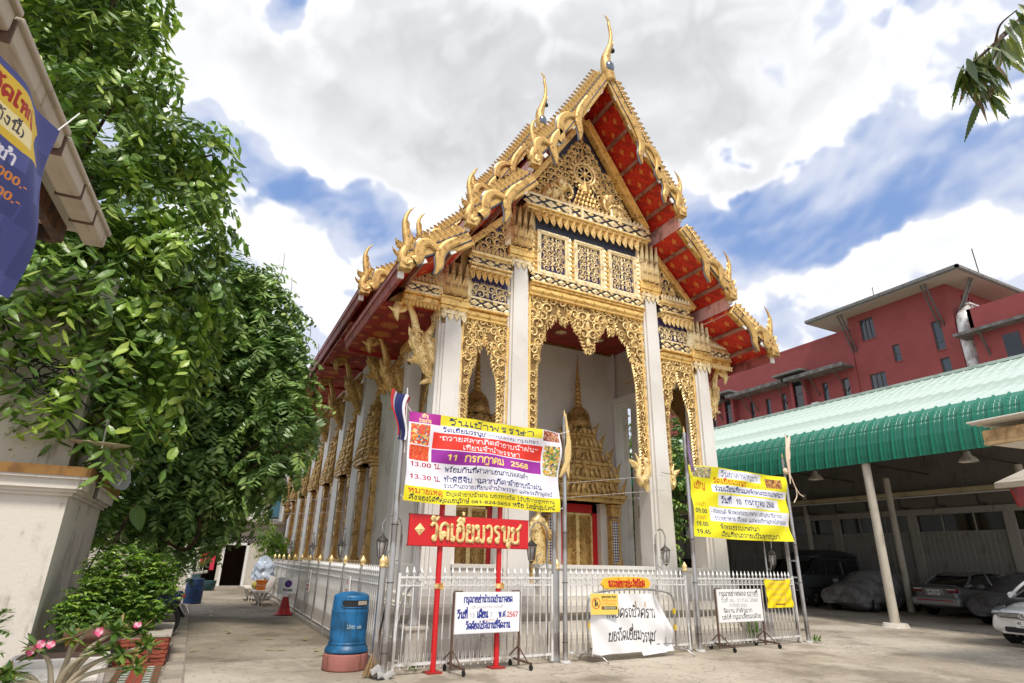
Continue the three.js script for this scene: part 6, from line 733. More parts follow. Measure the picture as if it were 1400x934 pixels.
{ const t = thing('bucket', 'orange plastic bucket on the stone bench', 'bucket', [2.1, 0.455, -21.75]); mesh('bucket_body', [lathe([[0, 0], [0.13, 0], [0.17, 0.27], [0.185, 0.28], [0.185, 0.3], [0.15, 0.3], [0.12, 0.05], [0, 0.05]], 18)], std(lin(0.72, 0.20, 0.015), 0.45), t); mesh('handle', [tube([[-0.18, 0.28, 0], [-0.12, 0.16, 0.15], [0.12, 0.16, 0.15], [0.18, 0.28, 0]], 0.006, 5)], M.steelW, t);
  solo('yellow_bundle', 'yellow and grey bundle on the bench behind the bucket', 'bundle', [T(new THREE.IcosahedronGeometry(0.2, 2), { s: [1.0, 0.7, 1.2] })], std(lin(0.5, 0.42, 0.08), 0.8, { map: tWear }), [2.05, 0.58, -22.3]); solo('plastic_bag', 'pale blue stuffed plastic bag by the far bench', 'bag', [(() => { const g = new THREE.IcosahedronGeometry(0.42, 4), p = g.attributes.position; for (let i = 0; i < p.count; i++) { const k = 0.45 + 0.9 * fbm(p.getX(i) * 6, p.getY(i) * 6, p.getZ(i) * 6, 4); p.setXYZ(i, p.getX(i) * k, p.getY(i) * k * 1.25, p.getZ(i) * k); } g.computeVertexNormals(); return g; })()], std(lin(0.45, 0.52, 0.62), 0.35), [2.35, 0.95, -24.0]); }
{ const t = thing('blue_drum', 'dark blue plastic drum with a mop laid on top beside the lane', 'drum', [0.22, 0, -23.0]); mesh('drum_body', [lathe([[0, 0], [0.25, 0], [0.27, 0.03], [0.27, 0.2], [0.28, 0.22], [0.27, 0.24], [0.27, 0.5], [0.28, 0.52], [0.27, 0.54], [0.26, 0.72], [0.24, 0.75], [0, 0.75]], 22)], std(lin(0.012, 0.05, 0.16), 0.5, { map: tWear }), t); mesh('mop', [rod([0.1, 0.76, 0], [0.16, 1.4, 0], 0.015, 6), T(rbox(0.5, 0.09, 0.2, 0.03), { rz: 0.15, p: [0.05, 0.92, 0] })], M.grimy, t); }
{ // scooter seen from behind its rear wheel
  const t = thing('motor_scooter', 'dark blue motor scooter parked behind the brick planter', 'scooter', [-0.42, 0, -14.0], 0.55); const wheel = (x) => { const w = mesh('wheel', [T(new THREE.TorusGeometry(0.245, 0.05, 10, 28), { p: [x, 0.295, 0] })], M.rubber, t); mesh('rim', [T(new THREE.TorusGeometry(0.2, 0.015, 6, 24), { p: [x, 0.295, 0] }), ...[0, 1, 2, 3, 4].map((i) => rod([x, 0.295, 0], [x + 0.2 * Math.cos(i * 1.257), 0.295 + 0.2 * Math.sin(i * 1.257), 0], 0.014, 5))], M.steelD, w); }; wheel(0.18); wheel(-1.05);
  const bl = std(lin(0.012, 0.02, 0.14), 0.25); mesh('tail_fairing', [tube([[-0.45, 0.55, 0], [-0.1, 0.62, 0], [0.2, 0.7, 0], [0.42, 0.78, 0]], [0.16, 0.15, 0.12, 0.05], 10, 16)], bl, t); mesh('seat', [tube([[-0.6, 0.76, 0], [-0.3, 0.78, 0], [0.05, 0.84, 0], [0.25, 0.86, 0]], [0.1, 0.13, 0.12, 0.06], 10, 16, 1)], M.rubber, t); mesh('engine', [rbox(0.55, 0.28, 0.24, 0.05, -0.2, 0.32, 0)], M.black, t); mesh('rear_fender', [T(rbox(0.34, 0.03, 0.12, 0.01), { rz: -0.9, p: [0.42, 0.48, 0] }), rod([0.15, 0.62, 0], [0.4, 0.62, 0], 0.04, 6)], M.black, t); mesh('tail_lamp', [rbox(0.08, 0.06, 0.14, 0.02, 0.43, 0.73, 0)], std(lin(0.4, 0.05, 0.05), 0.25), t);
  mesh('front_shield', [T(rbox(0.08, 0.55, 0.36, 0.03), { rz: -0.3, p: [-0.95, 0.72, 0] }), rod([-0.98, 0.3, 0], [-0.84, 1.0, 0], 0.03, 7), rod([-0.84, 1.0, -0.3], [-0.84, 1.0, 0.3], 0.015, 6)], bl, t); mesh('side_stand', [rod([-0.3, 0.2, 0.1], [-0.35, 0.0, 0.22], 0.012, 5)], M.steelD, t);
  const pl = part(t, 'number_plate', new THREE.BoxGeometry(0.01, 0.2, 0.16), M.paintW); pl.position.set(0.53, 0.5, 0); pl.rotation.z = 0.6; const f = part(pl, 'plate_print', new THREE.PlaneGeometry(0.15, 0.19), std(0xffffff, 0.5, { map: board(96, 120, (c) => { c.fillStyle = '#e6e8ea'; c.fillRect(0, 0, 96, 120); write(c, '3กม', 16, 38, 22, '#22242c', { w: 62, bold: 4 }); write(c, 'กทม', 22, 72, 18, '#22242c', { w: 50, bold: 3 }); write(c, '579', 14, 110, 24, '#22242c', { bold: 5 }); }) }), true); f.rotation.y = Math.PI / 2; f.position.x = 0.006; }
{
  const t = thing('lane_end_building', 'low white building with dark doorway at the far end of the lane', 'building', [0, 0, -32]); const wl = std(lin(0.62, 0.6, 0.56), 0.8, { map: tStain });
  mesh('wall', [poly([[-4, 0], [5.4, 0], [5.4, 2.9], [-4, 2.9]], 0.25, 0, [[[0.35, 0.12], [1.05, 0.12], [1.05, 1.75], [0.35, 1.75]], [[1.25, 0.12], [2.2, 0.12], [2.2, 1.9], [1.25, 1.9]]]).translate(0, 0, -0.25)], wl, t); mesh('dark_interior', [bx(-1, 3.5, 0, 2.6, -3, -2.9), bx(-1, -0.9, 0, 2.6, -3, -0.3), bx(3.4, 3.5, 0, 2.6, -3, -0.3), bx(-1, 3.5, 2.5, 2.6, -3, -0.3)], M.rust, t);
  mesh('door_frame', [bx(1.18, 1.27, 0, 2.0, -0.3, 0.05), bx(2.18, 2.3, 0, 2.0, -0.3, 0.05), bx(1.18, 2.3, 1.9, 2.0, -0.3, 0.05), bx(-0.1, 0.06, 0, 2.3, -0.2, 0.15)], M.paintW, t); for (let i = 0; i < 19; i++) for (let k = 0; k < 2; k++) mesh('vent_block', [T(new THREE.TorusGeometry(0.075, 0.022, 4, 4), { rz: 0, p: [0.3 + i * 0.17, 2.08 + k * 0.17, 0.02] })], M.black, t);
  mesh('door_step', [bx(1.1, 2.4, 0, 0.12, -0.2, 0.35)], M.stone, t); mesh('roof', [bx(-4.2, 5.6, 2.9, 3.02, -4, 0.5)], M.stone, t);
  const sg = solo('shop_sign', 'small brown lettered sign above the lane end doorway', 'sign', [rbox(0.7, 0.2, 0.04, 0.01)], M.rust, [0.75, 2.0, -31.85]); const sf = mesh('sign_print', new THREE.PlaneGeometry(0.68, 0.18), std(0xffffff, 0.6, { map: board(256, 68, (c) => { c.fillStyle = '#3a1a14'; c.fillRect(0, 0, 256, 68); write(c, 'ปริยัติธรรม', 30, 46, 24, '#d8c8b0', { w: 196, bold: 4 }); }) }), sg); sf.position.z = 0.022;
  solo('hanging_cloth', 'pink and red cloths hanging in the opening left of the doorway', 'cloth', [T(leafRidge(0.42, 0.7, 0.06, 0.2, 5, true), { rz: Math.PI, p: [0.0, 0, 0] }), box(0.18, 0.8, 0.04, 0.28, -0.4, 0)], std(lin(0.62, 0.03, 0.08), 0.8, { side: THREE.DoubleSide }), [0.55, 1.6, -31.9]);
  solo('awning_bar', 'dark awning bar above the lane end opening', 'bar', [rod([0, 0, 0], [1.3, 0.05, 0], 0.04, 6)], M.rust, [0.2, 2.42, -31.6]); solo('basket_stack', 'dark teal basket and box by the lane end doorway', 'basket', [lathe([[0, 0], [0.3, 0], [0.36, 0.4], [0.33, 0.4], [0.28, 0.05], [0, 0.05]], 16), box(0.3, 0.7, 0.3, -0.5, 0.35, 0)], std(lin(0.02, 0.07, 0.08), 0.7), [0.75, 0, -30.6]);
  const h = thing('white_house', 'white house with blue glazed window beyond the lane end', 'house', [3.4, 0, -38]); mesh('wall', [bx(-1.6, 5, 0, 7.5, -5, 0)], std(lin(0.72, 0.71, 0.68), 0.8, { map: tPlaster }), h); const w = mesh('window', [bx(0.05, 1.5, 3.45, 5.6, -0.02, 0.05)], M.steelD, h); mesh('pane', [bx(0.13, 1.42, 3.55, 4.9, 0.03, 0.06)], std(lin(0.14, 0.36, 0.46), 0.15), w); mesh('window_sill', [bx(-0.05, 1.6, 3.36, 3.45, 0, 0.14)], M.paintW, h); mesh('ledge', [bx(-1.7, 5, 2.3, 2.5, 0, 0.4)], std(lin(0.25, 0.4, 0.3), 0.7), h);
  const tl = thing('temple_lantern', 'dark ornamental lamp post with tiered cap by the lane end', 'lamp', [3.35, 0, -28.4]); mesh('post', [rod([0, 0, 0], [0, 3.3, 0], 0.03, 8)], M.steelD, tl); mesh('tiered_cap', [T(lathe([[0, 0], [0.05, 0.0], [0.15, 0.3], [0.16, 0.34], [0.06, 0.5], [0.13, 0.56], [0.06, 0.68], [0.1, 0.74], [0.03, 0.86], [0.0, 1.0]], 12), { p: [0, 3.0, 0] })], M.goldDark, tl);
}
// ---------------------------------------------------------------- right side: car shed, vehicles, red building, kiosk
{
  const t = thing('car_shed', 'open car shed with curved green corrugated metal roof on round posts', 'shed', [17.6, 0, 0]);
  const tG = tex(256, (u, v) => mixc([1, 1, 1], [0.72, 0.76, 0.72], sstep(0.45, 0.8, tn(u, v, 6, 11, 4)) * 0.6), true, 3);
  const green = std(lin(0.018, 0.19, 0.125), 0.38, { map: tG }), mint = std(lin(0.50, 0.61, 0.545), 0.42, { map: tG }), under = std(lin(0.22, 0.225, 0.2), 0.7, { map: tG });  // same sheeting as the eave: fading and sky brightness both put into mint
  const Z0 = -52, Z1 = -3.2, W = 0.36;
  // one curved eave sheet and one roof sheet, each with pressed ribs; shared by all
  const prof = [[0, 4.5], [0.015, 4.75], [0.05, 5.05], [0.12, 5.32], [0.24, 5.56], [0.42, 5.76], [0.66, 5.9]], sheetG = (P, rib) => { const cr = [[0, 0], [0.012, 0.045], [0.034, 0.045], [0.05, 0], [0.12, 0], [0.13, 0.008], [0.14, 0], [0.24, 0], [0.25, 0.008], [0.26, 0], [0.36, 0]]; const pos = [], idx = [], n = cr.length; P.forEach((p, i) => { const a = P[Math.max(0, i - 1)], b = P[Math.min(P.length - 1, i + 1)]; let nx = -(b[1] - a[1]), ny = b[0] - a[0]; const L = Math.hypot(nx, ny); nx /= L; ny /= L; for (const c of cr) pos.push(p[0] + nx * c[1] * rib, p[1] + ny * c[1] * rib, c[0]); }); for (let i = 0; i < P.length - 1; i++) for (let j = 0; j < n - 1; j++) { const a = i * n + j; idx.push(a, a + 1, a + n, a + 1, a + n + 1, a + n); } const g = new THREE.BufferGeometry(); g.setAttribute('position', new THREE.Float32BufferAttribute(pos, 3)); g.setIndex(idx); const q = g.toNonIndexed(); q.computeVertexNormals(); return mg([q]); };
  const dense = []; for (let i = 0; i < prof.length - 1; i++) for (let k = 0; k < 4; k++) { const f = k / 4, w = (k % 2 ? 0.008 : 0) * (i > 2 ? 1 : 0); dense.push([lerp(prof[i][0], prof[i + 1][0], f) - w, lerp(prof[i][1], prof[i + 1][1], f) + w]); } dense.push(prof[prof.length - 1]);
  const A = sheetG(dense, 1), B = sheetG([[0.66, 5.9], [2.5, 6.7], [2.51, 6.72], [4.6, 7.62], [4.61, 7.64], [6.0, 8.28]], 0.45), Bk = sheetG([[6.0, 8.28], [9, 7.0], [11.4, 6.0]], 1);
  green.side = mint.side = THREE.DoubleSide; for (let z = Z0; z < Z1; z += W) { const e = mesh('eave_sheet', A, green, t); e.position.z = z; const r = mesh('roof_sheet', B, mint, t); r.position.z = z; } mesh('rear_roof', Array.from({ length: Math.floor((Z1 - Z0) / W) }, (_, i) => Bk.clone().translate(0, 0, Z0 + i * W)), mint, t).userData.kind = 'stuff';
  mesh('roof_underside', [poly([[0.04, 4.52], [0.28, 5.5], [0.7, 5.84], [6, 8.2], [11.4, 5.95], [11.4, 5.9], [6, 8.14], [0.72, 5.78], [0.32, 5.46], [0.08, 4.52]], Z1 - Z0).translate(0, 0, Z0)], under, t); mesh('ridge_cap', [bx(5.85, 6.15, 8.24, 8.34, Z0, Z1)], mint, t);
  // posts
  const cream = std(lin(0.60, 0.57, 0.50), 0.7, { map: tStain });
  for (const z of [-4.6, -11.2, -24.4, -31]) { const p = mesh('post', [T(new THREE.CylinderGeometry(0.115, 0.125, 4.5, 16), { p: [0.14, 2.25, z] })], cream, t); mesh('post_foot', [T(new THREE.CylinderGeometry(0.3, 0.36, 0.12, 12), { p: [0.14, 0.05, z] })], M.grimy, p); }
  for (const [x, z] of [[6.9, -14.75], [9.3, -20.45], [6.9, -10.2], [6.9, -24.5]]) mesh('post', [T(new THREE.CylinderGeometry(0.12, 0.12, 4.95, 14), { p: [x, 2.47, z] })], cream, t);
  // steel trusses and purlins
  for (const x of [0.25, 2.0, 3.9, 5.6, 7.5]) { const y = x < 0.5 ? 4.62 : Math.min(4.62 + x * 0.28, 6.2); mesh('truss', [box(0.06, 0.06, Z1 - Z0, x, y, (Z0 + Z1) / 2), box(0.06, 0.06, Z1 - Z0, x, y + 0.5, (Z0 + Z1) / 2), ...Array.from({ length: 60 }, (_, i) => { const z = Z1 - i * 0.7; return rod([x, y, z], [x, y + 0.5, z - 0.35], 0.018, 4); }), ...Array.from({ length: 60 }, (_, i) => { const z = Z1 - 0.35 - i * 0.7; return rod([x, y + 0.5, z], [x, y, z - 0.35], 0.018, 4); })], M.steelD, t).userData.kind = 'stuff'; }
  for (let z = -4.6; z > -35; z -= 3.3) mesh('cross_truss', [rod([0.2, 4.6, z], [4, 5.4, z], 0.035, 5), rod([0.3, 5.3, z], [5.8, 7.9, z], 0.035, 5), rod([4, 5.4, z], [9.5, 5.3, z], 0.035, 5), ...[1, 2, 3, 4].flatMap((i) => [rod([i, 4.6 + i * 0.21, z], [i + 0.4, 5.3 + (i + 0.1) * 0.47, z], 0.02, 4), rod([i + 0.4, 5.3 + (i + 0.1) * 0.47, z], [i + 1, 4.6 + (i + 1) * 0.21, z], 0.02, 4)])], M.steelD, t);
  // back wall
  const gw = std(lin(0.36, 0.36, 0.35), 0.75, { map: tStain }), X = 9.6; mesh('back_wall', [bx(X, X + 0.2, 0, 3.0, Z0, Z1)], gw, t); mesh('wall_cladding', Array.from({ length: 220 }, (_, i) => box(0.03, 2.95, 0.09, X - 0.01, 1.5, Z1 - 0.1 - i * 0.2)), gw, t).userData.kind = 'stuff';
  const cw = std(lin(0.45, 0.44, 0.41), 0.8, { map: tStain }); for (let z = -4.9; z > -50; z -= 3.55) mesh('wall_pillar', [bx(X - 0.12, X + 0.1, 0, 3.7, z - 0.17, z + 0.17)], cw, t); mesh('wall_beam', [bx(X - 0.1, X + 0.15, 3.66, 3.9, Z0, Z1)], cw, t); mesh('clerestory_glass', [bx(X + 0.02, X + 0.05, 3.0, 3.66, Z0, Z1)], M.glassD, t); for (let z = -6.1; z > -50; z -= 1.185) mesh('glazing_bar', [bx(X - 0.03, X + 0.03, 3.0, 3.66, z - 0.02, z + 0.02)], cw, t);
  mesh('upper_cladding', [bx(X + 0.1, X + 0.16, 3.9, 6.6, Z0, Z1)], std(lin(0.24, 0.23, 0.21), 0.8, { map: tStain }), t); for (let z = -5.2; z > -50; z -= 1.5) mesh('upper_brace', [bx(X - 0.5, X + 0.1, 3.95, 4.02, z - 0.03, z + 0.03), bx(X - 0.52, X - 0.46, 3.95, 4.4, z - 0.03, z + 0.03)], M.steelD, t);
  mesh('gutter', [rbox(0.22, 0.2, Z1 - Z0, 0.04, X - 0.6, 4.5, (Z0 + Z1) / 2)], std(lin(0.66, 0.58, 0.36), 0.55, { map: tStain }), t); mesh('light_strip', [box(0.06, 0.05, Z1 - Z0, X - 0.62, 4.36, (Z0 + Z1) / 2)], M.paintW, t);
  mesh('end_wall', [bx(0.2, 11, 0, 6.2, Z0 - 0.2, Z0)], gw, t);
  for (const [x, z, l] of [[2.4, -14.6, 'left of the white post'], [2.4, -9.5, 'right of the white post'], [4.6, -6.7, 'nearest the kiosk']]) { const L = thing('bell_lamp', 'dull bell-shaped hanging lamp under the shed roof, ' + l, 'lamp', [17.6 + x, 4.55, z], 0, 'bell lamps under the shed roof'); mesh('shade', [lathe([[0.0, 0.32], [0.08, 0.31], [0.1, 0.2], [0.22, 0.08], [0.26, 0], [0.24, 0], [0.2, 0.07], [0.08, 0.18], [0, 0.2]], 18)], M.grimy, L); mesh('cord', [rod([0, 0.3, 0], [0, 1.3, 0], 0.012, 5)], M.black, L); mesh('bulb', [new THREE.SphereGeometry(0.08, 10, 8).translate(0, 0.08, 0)], M.paintW, L); }
}
// ---- vehicles
function loft(stations, n = 20, pw = 3.2) { // stations: [x, y0, y1, halfWidthLow, halfWidthHigh]; superellipse rings along X
  const pos = [], idx = []; for (const [x, y0, y1, w0, w1] of stations) for (let j = 0; j < n; j++) { const a = j / n * 6.28319, c = Math.cos(a), s = Math.sin(a); const e = 2 / pw, cy = (y0 + y1) / 2, h = (y1 - y0) / 2; const yy = Math.sign(s) * Math.pow(Math.abs(s), e), zz = Math.sign(c) * Math.pow(Math.abs(c), e); pos.push(x, cy + h * yy, zz * lerp(w0, w1, yy * 0.5 + 0.5)); }
  for (let i = 0; i < stations.length - 1; i++) for (let j = 0; j < n; j++) { const a = i * n + j, b = i * n + (j + 1) % n; idx.push(a, a + n, b, b, a + n, b + n); } const m = stations.length - 1; for (let j = 1; j < n - 1; j++) { idx.push(0, j, j + 1); idx.push(m * n, m * n + j + 1, m * n + j); }
  const g = new THREE.BufferGeometry(); g.setAttribute('position', new THREE.Float32BufferAttribute(pos, 3)); g.setIndex(idx); g.computeVertexNormals(); return g;
}
function wheels(t, xs, hw, r = 0.31) { for (const x of xs) for (const s of [-1, 1]) { const w = mesh('wheel', [T(lathe([[r * 0.6, -0.1], [r * 0.92, -0.1], [r, -0.07], [r, 0.07], [r * 0.92, 0.1], [r * 0.6, 0.1], [r * 0.6, -0.1]], 28), { rx: Math.PI / 2, p: [x, r, s * hw] })], M.rubber, t); mesh('rim', [T(new THREE.CylinderGeometry(r * 0.62, r * 0.62, 0.12, 20), { rx: Math.PI / 2, p: [x, r, s * hw] }), ...[0, 1, 2, 3, 4].map((i) => T(box(r * 0.5, 0.06, 0.03, r * 0.32, 0, 0), { rz: i * 1.2566, p: [x, r, s * (hw + 0.075)] }))], M.steel, w); } }
function plate(t, x, y, z, w, txt, face) { const p = mesh('number_plate', [rbox(0.015, w * 0.42, w, 0.004)], M.paintW, t); p.position.set(x, y, z); const f = part(p, 'plate_print', new THREE.PlaneGeometry(w * 0.96, w * 0.4), std(0xffffff, 0.5, { map: board(192, 80, (c) => { c.fillStyle = '#e9e9e6'; c.fillRect(0, 0, 192, 80); write(c, txt, 12, 46, 28, '#26262c', { w: 168, bold: 4 }); write(c, 'กรุงเทพมหานคร', 40, 72, 12, '#26262c', { w: 112, bold: 3 }); }) }), true); f.rotation.y = face * Math.PI / 2; f.position.x = face * 0.009; return p; }
function sedan(name, label, pos, turn, paint, o = {}) { // front towards +X
  const t = thing(name, label, 'car', pos, turn); const L = 4.55;
  const S = [[-2.26, 0.42, 0.92, 0.66, 0.6], [-2.22, 0.3, 1.0, 0.8, 0.7], [-2.05, 0.26, 1.03, 0.85, 0.76], [-1.5, 0.22, 1.02, 0.87, 0.8], [-0.9, 0.2, 0.98, 0.87, 0.83], [0.3, 0.2, 0.96, 0.87, 0.83], [0.9, 0.2, 0.96, 0.87, 0.8], [1.5, 0.22, 0.88, 0.86, 0.76], [1.95, 0.24, 0.78, 0.83, 0.7], [2.18, 0.24, 0.74, 0.8, 0.66], [2.27, 0.27, 0.69, 0.74, 0.6], [2.31, 0.34, 0.6, 0.62, 0.5]];
  mesh('body', [loft(S, 32, 3.6)], paint, t);
  mesh('glasshouse', [loft([[-1.75, 0.92, 0.98, 0.7, 0.66], [-1.1, 0.9, 1.36, 0.76, 0.6], [-0.5, 0.9, 1.42, 0.78, 0.62], [0.2, 0.9, 1.43, 0.78, 0.62], [0.55, 0.9, 1.36, 0.78, 0.62], [1.28, 0.9, 0.97, 0.76, 0.7]], 28, 5)], M.glassD, t);
  mesh('roof', [loft([[-1.2, 1.31, 1.36, 0.56, 0.54], [-0.6, 1.39, 1.455, 0.62, 0.58], [0.2, 1.4, 1.465, 0.62, 0.58], [0.55, 1.35, 1.39, 0.6, 0.56]], 20, 4)], paint, t);
  const P = []; for (const s of [-1, 1]) P.push(tube([[1.25, 0.96, s * 0.77], [0.9, 1.18, s * 0.71], [0.5, 1.39, s * 0.62]], 0.035, 6), tube([[-0.35, 0.95, s * 0.8], [-0.35, 1.4, s * 0.63]], 0.04, 6, 4), tube([[-1.7, 0.98, s * 0.72], [-1.35, 1.2, s * 0.68], [-1.1, 1.36, s * 0.57]], 0.05, 6), tube([[1.2, 0.955, s * 0.79], [0, 0.955, s * 0.815], [-1.5, 0.99, s * 0.77]], 0.02, 5)); mesh('pillar', P, paint, t);
  for (const s of [-1, 1]) { mesh('mirror', [T(new THREE.SphereGeometry(1, 12, 8), { s: [0.07, 0.075, 0.11], p: [0.78, 1.0, s * 0.95] }), rod([0.8, 0.96, s * 0.82], [0.78, 0.98, s * 0.92], 0.025, 5)], paint, t); mesh('wheel_arch', [T(new THREE.TorusGeometry(0.345, 0.03, 6, 20, Math.PI), { p: [1.38, 0.31, s * 0.855] }), T(new THREE.TorusGeometry(0.345, 0.03, 6, 20, Math.PI), { p: [-1.35, 0.31, s * 0.865] }), T(new THREE.CylinderGeometry(0.34, 0.34, 0.02, 24), { rx: Math.PI / 2, p: [1.38, 0.33, s * 0.845] }), T(new THREE.CylinderGeometry(0.34, 0.34, 0.02, 24), { rx: Math.PI / 2, p: [-1.35, 0.33, s * 0.855] })], M.black, t); }
  wheels(t, [1.38, -1.35], 0.8); return t;
}
{ // white saloon, nose toward the left
  const c = sedan('white_saloon', 'white saloon car with front facing left at the right edge', [18.45, 0, -7.2], Math.PI - 0.06, M.carWhite); const FX = 2.3;
  const lampS = mesh('grille', [loft([[2.16, 0.585, 0.685, 0.6, 0.58], [2.3, 0.58, 0.68, 0.52, 0.5], [2.31, 0.6, 0.66, 0.5, 0.48]], 20, 4).translate(0.06, 0.0, 0)], M.black, c); mesh('grille_bar', [0.61, 0.635, 0.66].map((y) => rbox(0.02, 0.014, 0.96, 0.004, 2.375, y, 0)), M.chrome, lampS);
  mesh('emblem', [T(new THREE.TorusGeometry(0.07, 0.011, 6, 24), { s: [1, 0.72, 1], ry: Math.PI / 2, p: [2.4, 0.635, 0] }), T(new THREE.TorusGeometry(0.038, 0.009, 6, 20), { s: [0.8, 1.25, 1], ry: Math.PI / 2, p: [2.402, 0.635, 0] }), T(new THREE.TorusGeometry(0.045, 0.009, 6, 20), { s: [1.1, 0.5, 1], ry: Math.PI / 2, p: [2.402, 0.655, 0] })], M.chrome, c);
  for (const s of [-1, 1]) { const h = mesh('headlight', [loft([[1.88, 0.70, 0.79, 0.10, 0.03], [2.05, 0.62, 0.75, 0.13, 0.1], [2.2, 0.6, 0.7, 0.1, 0.09], [2.27, 0.61, 0.67, 0.05, 0.05]], 16, 3).translate(0.035, 0.03, s * 0.585)], new THREE.MeshPhysicalMaterial({ color: lin(0.35, 0.36, 0.38), roughness: 0.08, metalness: 0.6, clearcoat: 1 }), c); mesh('lamp_bezel', [0, 1].map((i) => T(new THREE.TorusGeometry(0.045, 0.012, 6, 16), { ry: Math.PI / 2, p: [2.24 - i * 0.08, 0.65 + i * 0.02, s * (0.57 + i * 0.12)] })), M.black, h); mesh('fog_lamp', [T(rbox(0.06, 0.14, 0.09, 0.02), { rz: 0.1, p: [2.235, 0.42, s * 0.63] })], M.black, c); }
  mesh('lower_intake', [rbox(0.1, 0.1, 0.86, 0.03, 2.3, 0.35, 0)], M.black, c); mesh('bumper_lip', [rbox(0.1, 0.04, 1.05, 0.02, 2.25, 0.275, 0)], M.carWhite, c); mesh('wiper', [tube([[1.25, 0.97, 0.1], [1.0, 1.12, 0.45]], 0.01, 4, 4)], M.black, c); plate(c, 2.36, 0.47, 0, 0.36, '4กฌ 5862', 1);
}
{ // grey-silver saloon under the shed, tail toward the lane
  const silver = std(lin(0.20, 0.205, 0.21), 0.3, { metalness: 0.4 }); const c = sedan('silver_saloon', 'dark silver saloon car parked nose in under the shed, its tail in view', [25.6, 0, -12.95], -0.08, silver);
  for (const s of [-1, 1]) { mesh('tail_lamp', [rbox(0.12, 0.14, 0.34, 0.03, -2.22, 0.85, s * 0.6)], std(lin(0.22, 0.012, 0.02), 0.2), c); mesh('lamp_lens', [rbox(0.02, 0.05, 0.3, 0.01, -2.285, 0.89, s * 0.58)], M.chrome, c); } mesh('boot_lip', [rbox(0.16, 0.03, 1.35, 0.012, -2.2, 1.02, 0)], silver, c); mesh('rear_bumper', [rbox(0.2, 0.26, 1.66, 0.07, -2.25, 0.48, 0)], std(lin(0.42, 0.42, 0.42), 0.35, { metalness: 0.3 }), c); mesh('reflector_strip', [rbox(0.02, 0.035, 1.25, 0.008, -2.36, 0.53, 0)], std(lin(0.45, 0.01, 0.03), 0.3), c); plate(c, -2.31, 0.78, 0, 0.42, 'ภพ 1106', -1); mesh('plate_recess', [rbox(0.04, 0.22, 0.62, 0.02, -2.28, 0.79, 0)], M.steel, c);
}
function coveredCar(label, pos, turn, v, seed) { const st = [[-2.3, 0.12, 0.7, 0.75, 0.6], [-2.2, 0.1, 0.95, 0.86, 0.72], [-1.6, 0.1, 1.06, 0.92, 0.78], [-0.9, 0.1, 1.42, 0.94, 0.66], [0, 0.1, 1.5, 0.95, 0.66], [0.5, 0.1, 1.42, 0.95, 0.68], [1.2, 0.12, 1.04, 0.94, 0.78], [1.8, 0.14, 0.95, 0.92, 0.76], [2.2, 0.18, 0.84, 0.86, 0.7], [2.36, 0.22, 0.62, 0.74, 0.6]]; const dense = []; for (let i = 0; i < st.length - 1; i++) for (let k = 0; k < 6; k++) dense.push(st[i].map((q, m) => lerp(q, st[i + 1][m], k / 6))); dense.push(st[st.length - 1]); const g = loft(dense, 72, 3), p = g.attributes.position; for (let i = 0; i < p.count; i++) { const x = p.getX(i), y = p.getY(i), z = p.getZ(i), k = sstep(1.0, 0.2, y); const n = fbm(x * 3 + seed, y * 3, z * 3, 4) - 0.5, f = Math.sin(x * 9 + Math.sin(y * 6) * 2 + seed) * 0.022 * k + Math.sin(z * 12 + y * 7 + seed) * 0.02 * k; p.setXYZ(i, x + n * 0.09 + f * Math.sign(x), y + n * 0.05 + (y < 0.3 ? 0.1 * Math.sin(x * 3.5 + z * 2) : 0), z + (n * 0.12 + f) * Math.sign(z)); } g.computeVertexNormals(); const t = thing('covered_car', label, 'car', pos, turn); mesh('car_cover', [g], std(lin(v, v, v * 1.02), 0.7, { map: tWear }), t); wheels(t, [1.38, -1.35], 0.74); mesh('mirror_bulge', [-1, 1].map((s) => T(new THREE.SphereGeometry(0.12, 10, 8), { s: [1, 0.8, 1.1], p: [0.85, 1.02, s * 0.98] })), std(lin(v, v, v), 0.7), t); return t; }
coveredCar('car under a pale grey cloth cover between the van and the silver saloon', [24.0, 0, -15.75], Math.PI + 0.05, 0.24, 1); coveredCar('car under a dark grey cloth cover behind the white saloon', [23.6, 0, -10.35], Math.PI, 0.11, 7);
